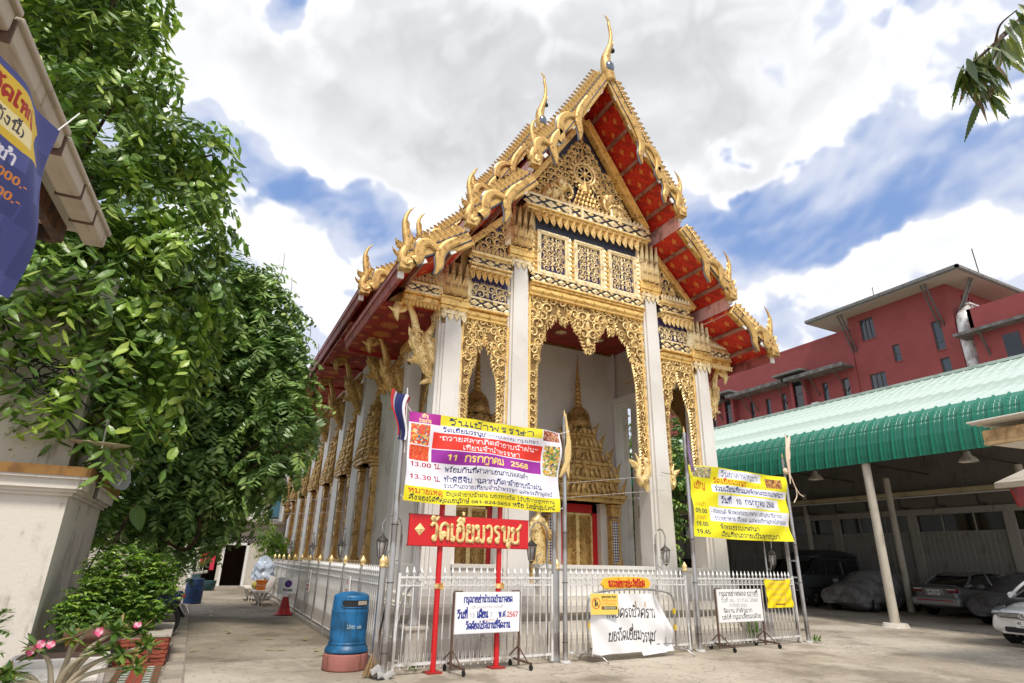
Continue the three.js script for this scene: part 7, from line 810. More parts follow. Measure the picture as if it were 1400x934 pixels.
{ // van
  const dk = std(lin(0.075, 0.08, 0.085), 0.35, { metalness: 0.2 }), t = thing('dark_van', 'dark grey high-roofed van parked at the left of the shed', 'van', [24.4, 0, -18.6], Math.PI + 0.1);
  mesh('body', [loft([[-2.4, 0.35, 1.9, 0.85, 0.7], [-2.3, 0.3, 1.98, 0.87, 0.74], [0.6, 0.3, 2.05, 0.87, 0.72], [1.3, 0.3, 1.8, 0.87, 0.72], [1.9, 0.3, 1.2, 0.86, 0.8], [2.25, 0.32, 1.05, 0.83, 0.76], [2.36, 0.38, 0.9, 0.74, 0.66]], 28, 5)], dk, t); mesh('roof', [loft([[-2.35, 1.85, 2.12, 0.74, 0.62], [-1.5, 1.9, 2.24, 0.76, 0.62], [0.3, 1.9, 2.22, 0.76, 0.62], [0.95, 1.85, 2.02, 0.72, 0.6]], 20, 4)], std(lin(0.04, 0.042, 0.045), 0.4), t);
  mesh('windscreen', [loft([[0.75, 1.75, 1.93, 0.68, 0.66], [1.35, 1.25, 1.75, 0.73, 0.68], [1.98, 1.12, 1.19, 0.74, 0.74]], 20, 6)], M.glassD, t); for (const s of [-1, 1]) { for (const [x0, x1] of [[0.62, 1.42], [-0.6, 0.5], [-2.1, -0.75]]) mesh('side_window', [T(poly([[x0, 1.16], [x1 + (x1 > 1 ? 0.25 : 0), 1.16], [x1, 1.72], [x0, 1.76]], 0.02, 0.01), { rx: -s * 0.12, p: [0, 0.08, s * (s > 0 ? 0.965 : 0.985)] })], M.glassD, t); mesh('headlight', [rbox(0.1, 0.16, 0.4, 0.03, 2.3, 0.86, s * 0.55)], M.chrome, t); mesh('mirror', [rbox(0.08, 0.2, 0.14, 0.03, 1.7, 1.3, s * 0.98)], M.black, t); mesh('side_trim', [box(4.2, 0.05, 0.02, -0.2, 0.72, s * 0.885)], M.black, t); mesh('door_handle', [rbox(0.16, 0.03, 0.03, 0.01, 0.7, 1.02, s * 0.89)], M.chrome, t); } mesh('grille', [rbox(0.05, 0.14, 0.6, 0.02, 2.36, 0.84, 0)], M.black, t); mesh('bumper', [rbox(0.22, 0.26, 1.7, 0.06, 2.3, 0.5, 0)], M.black, t); mesh('bull_bar', [rbox(0.05, 0.05, 1.5, 0.02, 2.44, 0.62, 0)], M.chrome, t); wheels(t, [1.5, -1.5], 0.78, 0.33);
  const b = thing('black_pickup', 'black vehicle tail glimpsed under the yellow banner', 'car', [20.4, 0, -22.0], 0.1); mesh('body', [loft([[-2.3, 0.4, 1.15, 0.85, 0.8], [-2.2, 0.35, 1.25, 0.88, 0.84], [1, 0.35, 1.2, 0.88, 0.8], [2.3, 0.35, 0.95, 0.85, 0.75]], 24, 5), loft([[-2.0, 1.2, 1.3, 0.8, 0.74], [-1.3, 1.2, 1.75, 0.8, 0.68], [0.3, 1.2, 1.75, 0.8, 0.68], [0.9, 1.1, 1.2, 0.8, 0.75]], 20, 5)], std(lin(0.015, 0.015, 0.017), 0.25), b); mesh('tail_badge', [rbox(0.02, 0.05, 0.3, 0.01, -2.33, 1.0, 0)], M.chrome, b); wheels(b, [1.5, -1.4], 0.8, 0.34);
}
{ // pale annexe behind the shed's left end, with dark openings
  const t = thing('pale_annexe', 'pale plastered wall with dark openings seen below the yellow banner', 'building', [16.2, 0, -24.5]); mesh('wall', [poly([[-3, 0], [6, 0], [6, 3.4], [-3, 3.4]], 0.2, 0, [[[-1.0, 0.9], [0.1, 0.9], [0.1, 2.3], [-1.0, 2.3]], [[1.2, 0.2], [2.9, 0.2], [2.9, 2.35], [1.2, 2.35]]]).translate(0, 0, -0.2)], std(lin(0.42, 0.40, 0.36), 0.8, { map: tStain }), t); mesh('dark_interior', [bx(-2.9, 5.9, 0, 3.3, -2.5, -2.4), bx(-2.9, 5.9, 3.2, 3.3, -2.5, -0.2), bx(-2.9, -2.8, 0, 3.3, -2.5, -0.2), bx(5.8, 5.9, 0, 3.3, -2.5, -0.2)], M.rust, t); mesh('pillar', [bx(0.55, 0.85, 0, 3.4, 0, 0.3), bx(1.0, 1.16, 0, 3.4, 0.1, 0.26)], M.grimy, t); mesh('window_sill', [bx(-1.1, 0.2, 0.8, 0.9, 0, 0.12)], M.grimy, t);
}
// red building beyond the shed
{
  const red = std(lin(0.32, 0.068, 0.064), 0.75, { map: tPlaster }), redL = std(lin(0.34, 0.07, 0.075), 0.75, { map: tPlaster }), slate = std(lin(0.19, 0.19, 0.18), 0.7, { map: tWear }), t = thing('red_building', 'dark red office building with overhanging grey roof beyond the green shed', 'building', [40, 0, 0]);
  // tower walls with window openings cut through
  const hole = (z0, z1, y0, y1) => [[z0, y0], [z1, y0], [z1, y1], [z0, y1]]; const W = [[-23.78, -22.8, 16.7, 18.3], [-19.22, -18.66, 14.6, 16.55], [-21.9, -21.42, 14.6, 15.8], [-19.2, -18.62, 12.4, 14.05], [-23.8, -22.7, 12.3, 14.2], [-27.45, -26.98, 12.2, 14.5], [-25.86, -25.3, 12.2, 14.42], [-34.28, -33.88, 12.2, 14.5], [-32.67, -32.2, 12.2, 14.45], [-31.1, -30.66, 12.2, 14.5], [-40.3, -39.8, 12.2, 14.5], [-38.6, -38.2, 12.2, 14.5]];
  const face = (z0, z1, top, wins, x) => poly([[z0, 0], [z1, 0], [z1, top], [z0, top]], 0.3, 0, wins.map((w) => hole(...w))).rotateY(-Math.PI / 2).translate(x, 0, 0).scale(1, 1, 1);
  mesh('wall', [face(-24.6, -17.87, 18.78, W.slice(0, 5), 0.3), bx(0.3, 12, 0, 18.78, -18.17, -17.87), bx(0.3, 12, 0, 18.78, -24.6, -24.3), bx(11.7, 12, 0, 18.78, -24.3, -18.17), bx(0.3, 11.7, 11.2, 11.4, -24.3, -18.17)], red, t);
  mesh('wing_wall', [face(-48, -24.62, 17.85, W.slice(5), 0.25), bx(0.25, 8, 0, 17.85, -48, -47.7), bx(-0.06, 0.3, 17.8, 17.95, -48, -24.62)], red, t);
  for (const [z0, z1, y0, y1] of W) { const w = mesh('window', [bx(0.12, 0.16, y0, y1, z0, z1)], new THREE.MeshPhysicalMaterial({ color: lin(0.03, 0.045, 0.06), roughness: 0.05, metalness: 0.2, clearcoat: 1 }), t); const n = z1 - z0 > 0.8 ? 3 : 1; const f = [bx(0.08, 0.18, y0, y0 + 0.07, z0, z1), bx(0.08, 0.18, y1 - 0.07, y1, z0, z1)]; for (let i = 0; i <= n; i++) { const z = lerp(z0 + 0.035, z1 - 0.035, i / n); f.push(bx(0.07, 0.18, y0, y1, z - 0.035, z + 0.035)); } if (n === 1) f.push(bx(0.08, 0.18, y0 + 0.55, y0 + 0.6, z0, z1)); mesh('window_frame', f, M.steelD, w); if (n === 3) mesh('curtain', [bx(0.2, 0.22, y0, y1, z0 + 0.36, z0 + 0.6), bx(0.2, 0.22, y0, y1, z1 - 0.25, z1 - 0.08)], M.paintW, w); mesh('window_sill', [bx(-0.05, 0.1, y0 - 0.06, y0, z0 - 0.04, z1 + 0.04)], red, w); }
  // roof plate rising to the corner
  mesh('roof', [bx(-1.5, 13.5, 18.82, 18.94, -26.9, -16.3), bx(-1.55, 13.5, 18.9, 19.06, -26.95, -26.75), bx(-1.58, -1.4, 18.88, 19.08, -26.95, -16.25), bx(-1.58, 13.5, 18.88, 19.08, -16.42, -16.25)], slate, t); mesh('roof_soffit', [bx(-1.4, 13.4, 18.78, 18.82, -26.8, -16.4)], std(lin(0.42, 0.38, 0.32), 0.8), t);
  for (const [z, x] of [[-24.6, -0.2], [-24.35, -0.2], [-18.75, -0.2], [-18.5, -0.2]]) mesh('roof_brace', [rod([0.05, 16.0, z + 0.02], [-1.1, 18.75, z], 0.06, 7)], M.steelD, t); for (const x of [0.5, 0.75]) mesh('roof_brace', [rod([x, 16.6, -17.85], [x - 0.1, 18.75, -16.6], 0.07, 7)], slate, t);
  for (let i = 0; i < 4; i++) mesh('wall_fin', [bx(1.6 + i * 0.35, 1.75 + i * 0.35, 16.9, 18.3, -17.86, -17.75)], redL, t); for (const x of [3.0, 3.9]) mesh('side_window', [bx(x, x + 0.45, 16.8, 18.0, -17.88, -17.84)], M.glassD, t);
  // awnings and bays on the wing
  for (const [z0, z1, y] of [[-29.9, -24.75, 15.1], [-35.7, -29.75, 15.1], [-42, -36.5, 15.1]]) { mesh('awning', [T(bx(-1.3, 0.1, y - 0.06, y + 0.07, z0, z1), { rz: 0 }), bx(-1.36, -1.26, y - 0.12, y + 0.16, z0, z1)], slate, t); for (const z of [z0 + 1.4, z0 + 2.2, z1 - 0.9]) mesh('awning_brace', [rod([0.02, y - 1.6, z], [-1.1, y - 0.1, z], 0.05, 6)], M.steelD, t); }
  for (const [z0, z1] of [[-29.8, -28.5], [-36.8, -35.6]]) { mesh('bay', [bx(-0.6, -0.45, 10, 15.2, z0, z0 + 0.22), bx(-0.6, -0.45, 10, 15.2, z1 - 0.22, z1), bx(-0.45, 0.05, 10, 15.2, z0, z0 + 0.1), bx(-0.45, 0.05, 10, 15.2, z1 - 0.1, z1)], redL, t); mesh('bay_window', [bx(-0.4, -0.36, 12, 15.0, z0 + 0.22, z1 - 0.22)], M.glassD, t); mesh('bay_frame', [13, 14].map((y) => bx(-0.44, -0.34, y, y + 0.06, z0 + 0.22, z1 - 0.22)), M.steelD, t); mesh('bay_roof', [bx(-1.5, 0.1, 15.5, 15.66, z0 - 0.8, z1 + 0.5)], slate, t); mesh('aircon_box', [rbox(0.3, 0.6, 0.6, 0.03, -0.3, 12.8, z1 + 0.5)], M.paintW, t); }
  // balcony block to the right with duct
  mesh('terrace_wall', [bx(-1.2, 14, 0, 15.0, -16.6, -12.5), bx(-1.2, 14, 15.0, 16.2, -16.6, -16.4), bx(-1.2, -1.0, 15.0, 16.2, -16.6, -12.5)], red, t); mesh('terrace_roof', [bx(-1.9, 14, 14.55, 14.72, -17.3, -12)], slate, t); mesh('terrace_window', [bx(0.4, 1.3, 12.4, 14.1, -16.62, -16.58), bx(-1.22, -1.18, 12.4, 14.1, -15.2, -14.4)], M.glassD, t); mesh('railing', Array.from({ length: 26 }, (_, i) => bx(-0.7 + i * 0.3, -0.55 + i * 0.3, 16.25, 16.6, -16.55, -16.45)).concat([bx(-1, 8, 16.6, 16.7, -16.6, -16.4)]), M.steelW, t); mesh('duct', [tube([[-0.1, 12, -17.3], [-0.1, 15.4, -17.3], [0.2, 16.5, -17.3], [1.0, 16.9, -17.2], [1.8, 16.6, -17.2]], 0.42, 14, 40)], M.steelW, t); mesh('terrace_brace', [rod([-1.1, 13.0, -16], [-1.8, 14.6, -16], 0.06, 6), rod([0.2, 13, -16.55], [0.2, 14.6, -17.2], 0.06, 6)], M.steelD, t);
  for (const [z, l] of [[-21.8, 'left of the two'], [-19.5, 'right of the two']]) { const k = thing('water_tank', 'pale blue round water tank on the red building roof, ' + l, 'water tank', [42.2, 18.94, z], 0, 'water tanks on the red building roof'); mesh('tank_shell', [lathe([[0, 0], [0.78, 0], [0.78, 1.2], [0.82, 1.24], [0.78, 1.3], [0.4, 1.42], [0, 1.45]], 24), ...[0.4, 0.8].map((y) => T(new THREE.TorusGeometry(0.785, 0.02, 5, 24), { rx: Math.PI / 2, p: [0, y, 0] }))], std(lin(0.33, 0.46, 0.50), 0.5, { map: tWear }), k); }
  const a = thing('roof_antenna', 'thin television antenna on the red building roof', 'antenna', [41.5, 18.9, -23.2]); mesh('mast', [rod([0, 0, 0], [0, 2.2, 0], 0.03, 5)], M.steelD, a); mesh('antenna_arm', [rod([-0.9, 0.9, 1.0], [0.9, 1.1, -0.9], 0.025, 4), ...[-0.7, -0.2, 0.3, 0.8].map((k) => rod([k - 0.5, 1.0, -k - 0.3], [k + 0.5, 1.0, -k + 0.3], 0.02, 4))], M.steelD, a); solo('roof_mast', 'bare thin mast on the red building roof at right', 'mast', [rod([0, 0, 0], [-0.1, 2.6, 0], 0.035, 5)], M.steelD, [42.5, 18.9, -16.9]);
}
// roadside kiosk roofs at the right edge
{
  const t = thing('kiosk', 'kiosk with white corrugated roof and cream fascia at the right edge', 'kiosk', [12.25, 0, -5.5], -0.12); const G = []; for (let i = 0; i < 24; i++) G.push(T(new THREE.CylinderGeometry(0.05, 0.05, 3.4, 8, 1, false), { rz: Math.PI / 2 - 0.22, p: [1.62, 4.22, -i * 0.1 + 0.0] }));
  const cr = []; for (let i = 0; i <= 120; i++) cr.push([-0.1 + i * 0.03, 0.02 * Math.sin(i * 1.05)]); const up = cr.slice().reverse().map((p) => [p[0], p[1] + 0.02]); mesh('corrugated_roof', [T(poly([...cr, ...up], 2.6), { p: [-0.1, 4.02, -0.1] })], std(lin(0.66, 0.64, 0.60), 0.7, { map: tStain }), t); mesh('fascia', [rbox(3.4, 0.24, 0.06, 0.01, 1.75, 3.78, 0.0), rbox(0.06, 0.24, 2.4, 0.01, 0.05, 3.78, 1.2), rbox(0.1, 0.06, 2.4, 0.01, 0.03, 3.66, 1.2)], std(lin(0.66, 0.47, 0.25), 0.6, { map: tWear }), t); mesh('ceiling_panel', [bx(0.1, 3.4, 3.64, 3.67, 0.05, 2.4)], M.grimy, t); for (const [x, z] of [[2.9, 2.1], [0.5, 2.2]]) mesh('post', [T(new THREE.CylinderGeometry(0.06, 0.06, 3.7, 10), { p: [x, 1.85, z] })], M.paintW, t);
  const s = thing('red_hut', 'weathered little roof with red fascia at the right edge', 'hut', [15.5, 0, -6.8], -0.1); mesh('roof', [T(poly([[-0.15, 0], [1.9, 0.62], [1.9, 0.78], [-0.15, 0.12]], 1.4), { p: [0, 3.22, -0.1] })], M.stone, s); mesh('fascia', [poly([[0.28, 2.86], [1.9, 2.86], [1.9, 3.6], [0.16, 3.22]], 0.05).translate(0, 0, 0.0)], std(lin(0.30, 0.015, 0.018), 0.6, { map: tWear }), s); mesh('post', [T(new THREE.CylinderGeometry(0.07, 0.07, 2.9, 10), { p: [1.5, 1.45, 0.3] }), T(new THREE.CylinderGeometry(0.07, 0.07, 2.9, 10), { p: [1.5, 1.45, 1.0] })], M.wood, s);
}
// ---------------------------------------------------------------- trees and plants
function leafG(w, h, fold = 0.25, n = 4, bend = 0.15) { // folded pointed blade, base at the origin, tip along -Y
  const pos = []; const row = (t) => { const k = Math.sin(Math.PI * Math.pow(t, 0.8)) * (1 - 0.15 * t), y = -h * t, z = bend * h * t * t; return [[-w / 2 * k, y, z + fold * w / 2 * k], [0, y, z], [w / 2 * k, y, z + fold * w / 2 * k]]; };
  for (let i = 0; i < n; i++) { const a = row(i / n), b = row((i + 1) / n); for (const q of [0, 1]) { if (i > 0) pos.push(...a[q], ...b[q], ...a[q + 1]); if (i < n - 1) pos.push(...a[q + 1], ...b[q], ...b[q + 1]); else if (i === n - 1) { } } if (i === n - 1) { pos.push(...a[0], ...b[1], ...a[1], ...a[1], ...b[1], ...a[2]); } }
  const g = new THREE.BufferGeometry(); g.setAttribute('position', new THREE.Float32BufferAttribute(pos, 3)); g.computeVertexNormals(); return mg([g]);
}
const leafMat = (r, g, b, rough = 0.36) => new THREE.MeshPhysicalMaterial({ color: lin(Math.min(1, r * 1.35), Math.min(1, g * 1.32), Math.min(1, b * 1.35)), roughness: rough, specularIntensity: 1, side: THREE.DoubleSide, transmission: 0.42, thickness: 0 });
const _m = new THREE.Matrix4(), _q = new THREE.Quaternion(), _e = new THREE.Euler(), _c = new THREE.Color();
function crownLeaves(blobs, nTwig, opt) { // returns placements [{m, tone}]; drooping twigs with alternate leaves
  const out = [];
  blobs.forEach(([bx0, by, bz, R]) => {
    const N = Math.round(nTwig * R * R);
    for (let i = 0; i < N; i++) {
      let d = V(rr(-1, 1), rr(-1, 1), rr(-1, 1)); while (d.lengthSq() > 1 || d.lengthSq() < 0.02) d.set(rr(-1, 1), rr(-1, 1), rr(-1, 1)); d.normalize(); const rad = R * Math.pow(rnd(), 0.33) * 0.98;
      let p = V(bx0 + d.x * rad, by + d.y * rad * 0.95, bz + d.z * rad * (opt.flat || 0.9)); const az = Math.atan2(d.x, d.z) + rr(-0.8, 0.8); let pitch = rr(-0.3, 0.5) + d.y * 0.5; const L = opt.twig * rr(0.6, 1.25), n = opt.n, tw = rr(0, 1), sh = rr(0.7, 1.35);
      for (let k = 0; k < n; k++) {
        const st = L / n; p = p.clone().add(V(Math.sin(az) * Math.cos(pitch) * st, Math.sin(pitch) * st, Math.cos(az) * Math.cos(pitch) * st)); pitch -= opt.droop * rr(0.6, 1.3);
        for (const s of opt.pairs ? [-1, 1] : [k % 2 ? 1 : -1]) { _e.set(-opt.hang + rr(-0.5, 0.5) + (opt.pairs ? -pitch * 0.5 : 0), az + s * rr(0.5, 1.2), rr(-0.3, 0.3) + s * opt.splay, 'YXZ'); _q.setFromEuler(_e); const sc = rr(0.6, 1.25) * (k > n - 2 ? 0.8 : 1); out.push({ m: new THREE.Matrix4().compose(p, _q, V(sc, sc, sc)), t: clamp(tw * 0.75 + rnd() * 0.2 + (k / n) * 0.25 - 0.08), sh, p }); }
      }
    }
  });
  return out;
}
function plantLeaves(t, geo, mats, list, nParts, name = 'leaf', cols) {
  list.sort((a, b) => a.p.distanceToSquared(camera.position) - b.p.distanceToSquared(camera.position));
  const pick = new Set(); const step = 1; for (let i = 0; i < list.length && pick.size < nParts; i += step) pick.add(i);
  const rest = []; list.forEach((l, i) => { if (pick.has(i)) { const o = mesh(name, geo, mats[Math.min(mats.length - 1, Math.floor(l.t * mats.length))], t); l.m.decompose(o.position, o.quaternion, o.scale); } else rest.push(l); });
  const base = leafMat(1, 1, 1); const im = new THREE.InstancedMesh(geo, base, rest.length); im.name = 'crown'; rest.forEach((l, i) => { im.setMatrixAt(i, l.m); const a = mats[Math.min(mats.length - 1, Math.floor(l.t * mats.length))].color; _c.copy(a).multiplyScalar(l.sh); im.setColorAt(i, _c); }); im.userData.kind = 'stuff'; t.add(im); return im;
}
// large-leaved tree over the white building
{
  const t = thing('broadleaf_tree', 'tall large-leaved green tree hanging over the white building at left', 'tree');
  const B = [[-4.05, 12.13, -12.8, 1.43], [-5.26, 12.23, -14, 1.1], [-3.04, 11.59, -12.8, 0.8], [-3, 9.58, -12, 1.16], [-1.79, 9.91, -12.8, 0.85], [-1.2, 9.6, -12.8, 0.5], [-2.97, 7.88, -12, 1.24], [-1.75, 8.07, -12.8, 1.0], [-0.98, 7.95, -12.8, 0.38], [-1.75, 6.29, -12.2, 1.2], [-0.72, 6.6, -12.8, 0.38], [-2.62, 5.85, -12, 1.17], [-2.95, 5.17, -11.5, 0.72], [-1.95, 4.67, -11.8, 1.1], [-1.2, 5.25, -12.8, 0.7], [-2.35, 4.13, -11.5, 0.6], [-1.42, 3.81, -11.7, 0.5], [-1.68, 3.3, -11.5, 0.28], [-3.3, 4.56, -11.3, 0.46], [-5.58, 14.35, -14, 1.9], [-3.87, 13.77, -12.8, 1.0], [-5.2, 9.5, -13.5, 1.3], [-4.6, 7.2, -13.2, 1.2]];
  mesh('trunk', [tube([[-4.6, 0, -14.6], [-4.4, 3, -14.3], [-3.9, 6, -13.6], [-3.5, 9, -13.2], [-4, 12, -13]], [0.3, 0.25, 0.18, 0.12, 0.05], 10, 30)], M.bark, t);
  for (const b of B) { const s = clamp((b[1] - 2) / 11); mesh('limb', [tube([[lerp(-4.6, -3.7, s), Math.max(2.5, b[1] - 1.6), -13.9], [(b[0] - 3.9) / 2, b[1] - 0.5, (b[2] - 13.6) / 2], [b[0], b[1] + 0.3, b[2]]], [0.1, 0.06, 0.02], 6, 10)], M.bark, t); }
  const L = crownLeaves(B, 82, { twig: 0.95, n: 10, droop: 0.24, hang: 0.5, splay: 0.45 }); const g = leafG(0.135, 0.3, 0.3, 4, 0.3);
  plantLeaves(t, g, [leafMat(0.065, 0.135, 0.022), leafMat(0.095, 0.18, 0.028), leafMat(0.14, 0.25, 0.036), leafMat(0.21, 0.33, 0.045), leafMat(0.34, 0.45, 0.075)], L, 300);
}
// feathery-leaved tree over the lane
{
  const t = thing('lane_tree', 'rounded tree with feathery light green leaves over the lane', 'tree');
  const B = [[-0.62, 8.15, -16.5, 1.05], [0.4, 7.5, -16.5, 1.05], [-1.16, 6.37, -16.5, 0.94], [1.02, 5.92, -15.2, 0.72], [0.14, 5.79, -16.3, 1.45], [1.4, 4.77, -14.7, 0.55], [-0.65, 4.53, -16.3, 1.2], [0.85, 4.4, -16.3, 1.05], [0.2, 3.5, -16.2, 0.95], [-0.54, 3.2, -16.3, 0.85], [1.2, 3.55, -15.2, 0.45], [-0.91, 2.5, -16, 0.55], [0.8, 2.95, -16.3, 0.45], [1.72, 4.3, -13.8, 0.24], [0.21, 8.5, -16.5, 0.65], [1.6, 3.75, -14.2, 0.28], [-1.6, 7.5, -17.2, 1.3], [-2, 5, -17.5, 1.4], [-1.8, 3, -18, 1.2], [0.9, 6.8, -16.4, 0.8], [1.5, 5.3, -15.4, 0.5], [0.3, 2.6, -16.6, 0.6], [-0.3, 2.2, -17, 0.7], [0.6, 3.6, -17.5, 1.0], [0.3, 6.6, -17, 1.2], [1.3, 4.2, -16, 0.6]];
  mesh('trunk', [tube([[-0.95, 0, -17.6], [-0.8, 1.5, -17.4], [-0.5, 3.2, -17.0], [-0.2, 5.2, -16.8], [-0.3, 7.8, -16.6]], [0.2, 0.17, 0.14, 0.1, 0.04], 9, 24)], M.bark, t); mesh('hanging_vine', [tube([[-0.45, 2.9, -16.0], [-0.1, 2.5, -15.8], [0.0, 1.9, -15.8], [-0.2, 1.6, -15.9], [-0.6, 1.75, -16]], [0.035, 0.04, 0.04, 0.03], 6, 24)], M.wood, t);
  for (const b of B) mesh('limb', [tube([[-0.5, Math.max(2, b[1] - 1.8), -17], [(b[0] - 0.4) / 2, b[1] - 0.5, (b[2] - 16.9) / 2], [b[0], b[1] + 0.2, b[2]]], [0.07, 0.045, 0.015], 6, 10)], M.bark, t);
  const tw = []; for (const [x, y, z, h] of [[0.65, 8.6, -16.4, 1.1], [0.95, 8.0, -16.2, 0.9], [1.5, 6.3, -15, 0.9], [1.75, 5.6, -14.8, 1.0]]) tw.push(tube([[x - 0.3, y - 0.3, z], [x, y, z], [x + 0.18, y + h * 0.5, z], [x + 0.15, y + h, z]], [0.012, 0.009, 0.005], 4, 10)); mesh('bare_twig', tw, M.bark, t);
  const L = crownLeaves(B, 165, { twig: 0.7, n: 8, droop: 0.2, hang: 1.15, splay: 0.75, pairs: true }); const g = leafG(0.095, 0.23, 0.25, 4, 0.15);
  plantLeaves(t, g, [leafMat(0.115, 0.205, 0.065), leafMat(0.145, 0.25, 0.08), leafMat(0.19, 0.31, 0.095), leafMat(0.25, 0.38, 0.11), leafMat(0.34, 0.47, 0.13)], L, 200);
}
function bush(name, label, blobs, o) { const t = thing(name, label, o.cat || 'shrub'); const c = blobs[0]; mesh('stems', blobs.map((b) => tube([[c[0] + rr(-0.1, 0.1), o.y0, c[2]], [(c[0] + b[0]) / 2, (o.y0 + b[1]) / 2 + 0.05, (c[2] + b[2]) / 2], [b[0], b[1], b[2]]], [0.03, 0.02, 0.008], 5, 8)), M.bark, t); const L = crownLeaves(blobs, o.n, { twig: o.twig, n: 6, droop: 0.05, hang: o.hang ?? 1.4, splay: 0.6, pairs: true }); plantLeaves(t, leafG(o.w, o.h, 0.3, 3, 0.1), o.m, L, o.parts || 120); return t; }
const shrubM = [leafMat(0.07, 0.15, 0.02), leafMat(0.1, 0.2, 0.025), leafMat(0.15, 0.27, 0.03), leafMat(0.23, 0.36, 0.04)], darkM = shrubM;
bush('clipped_shrub', 'rounded small-leaved shrub growing from the brick planter', [[-0.9, 1.15, -11.6, 0.5], [-1.2, 0.8, -11.5, 0.4], [-0.54, 0.88, -11.5, 0.4], [-1.34, 0.6, -11.4, 0.28], [-0.87, 0.62, -11.4, 0.45], [-0.53, 1.26, -11.6, 0.27], [-1.07, 1.47, -11.6, 0.2], [-0.34, 1.1, -11.6, 0.14], [-1.25, 1.2, -11.6, 0.22]], { n: 1500, twig: 0.16, w: 0.034, h: 0.07, m: shrubM, y0: 0.4, parts: 200, hang: 1.0 });
bush('dark_shrub', 'dark leafy shrub in shade behind the scooter', [[-0.5, 1.0, -19, 0.55], [-0.2, 1.2, -19, 0.45], [-1.0, 1.8, -19, 0.7], [-1.4, 0.8, -18.5, 0.9], [-1.7, 2.2, -18.5, 0.9]], { n: 170, twig: 0.3, w: 0.06, h: 0.14, m: darkM, y0: 0, parts: 60 });
bush('dark_hedge', 'dark foliage between the white building and the lane tree', [[-2.2, 1.2, -15.6, 0.9], [-2.4, 2.6, -15.8, 0.9], [-1.6, 0.7, -15.2, 0.55], [-1.7, 2.0, -16, 0.6], [-2.9, 3.6, -16, 1.0]], { n: 110, twig: 0.4, w: 0.08, h: 0.2, m: darkM, y0: 0, parts: 60 });
bush('corner_shrub', 'small pale-leaved shrub at the lower left edge', [[-1.62, 0.88, -7.2, 0.2], [-1.5, 0.72, -7.1, 0.14], [-1.7, 0.6, -7.2, 0.2]], { n: 700, twig: 0.12, w: 0.03, h: 0.07, m: shrubM, y0: 0, parts: 80 });
bush('lane_end_plant', 'upright leafy plants behind the bench at the lane end', [[2.9, 1.6, -27, 0.6], [3.3, 1.3, -27.5, 0.6], [2.6, 2.2, -27.5, 0.4]], { n: 150, twig: 0.3, w: 0.05, h: 0.3, m: shrubM, y0: 0, parts: 40, hang: 2.4, cat: 'plant' });
for (const [x, y, z, R, l] of [[14.2, 5.6, -16.0, 1.2, 'tree glimpsed right of the right porch column'], [13.2, 3.6, -16.4, 1.5, 'lower leafy tree glimpsed behind the right porch column'], [13.4, 8.3, -19.5, 1.0, 'high leafy branch glimpsed under the right porch arch']]) { const t = thing('background_tree', l, 'tree'); mesh('trunk', [tube([[x - 0.3, 0, z - 0.4], [x - 0.1, y * 0.5, z - 0.2], [x, y, z]], [0.12, 0.09, 0.03], 7, 12)], M.bark, t); plantLeaves(t, leafG(0.08, 0.2, 0.3, 3, 0.15), shrubM, crownLeaves([[x, y, z, R], [x - 0.6, y - 0.7, z, R * 0.8], [x + 0.3, y - R * 0.9, z + 0.2, R * 0.6]], 130, { twig: 0.5, n: 6, droop: 0.15, hang: 0.8, splay: 0.6, pairs: true }), 40); }
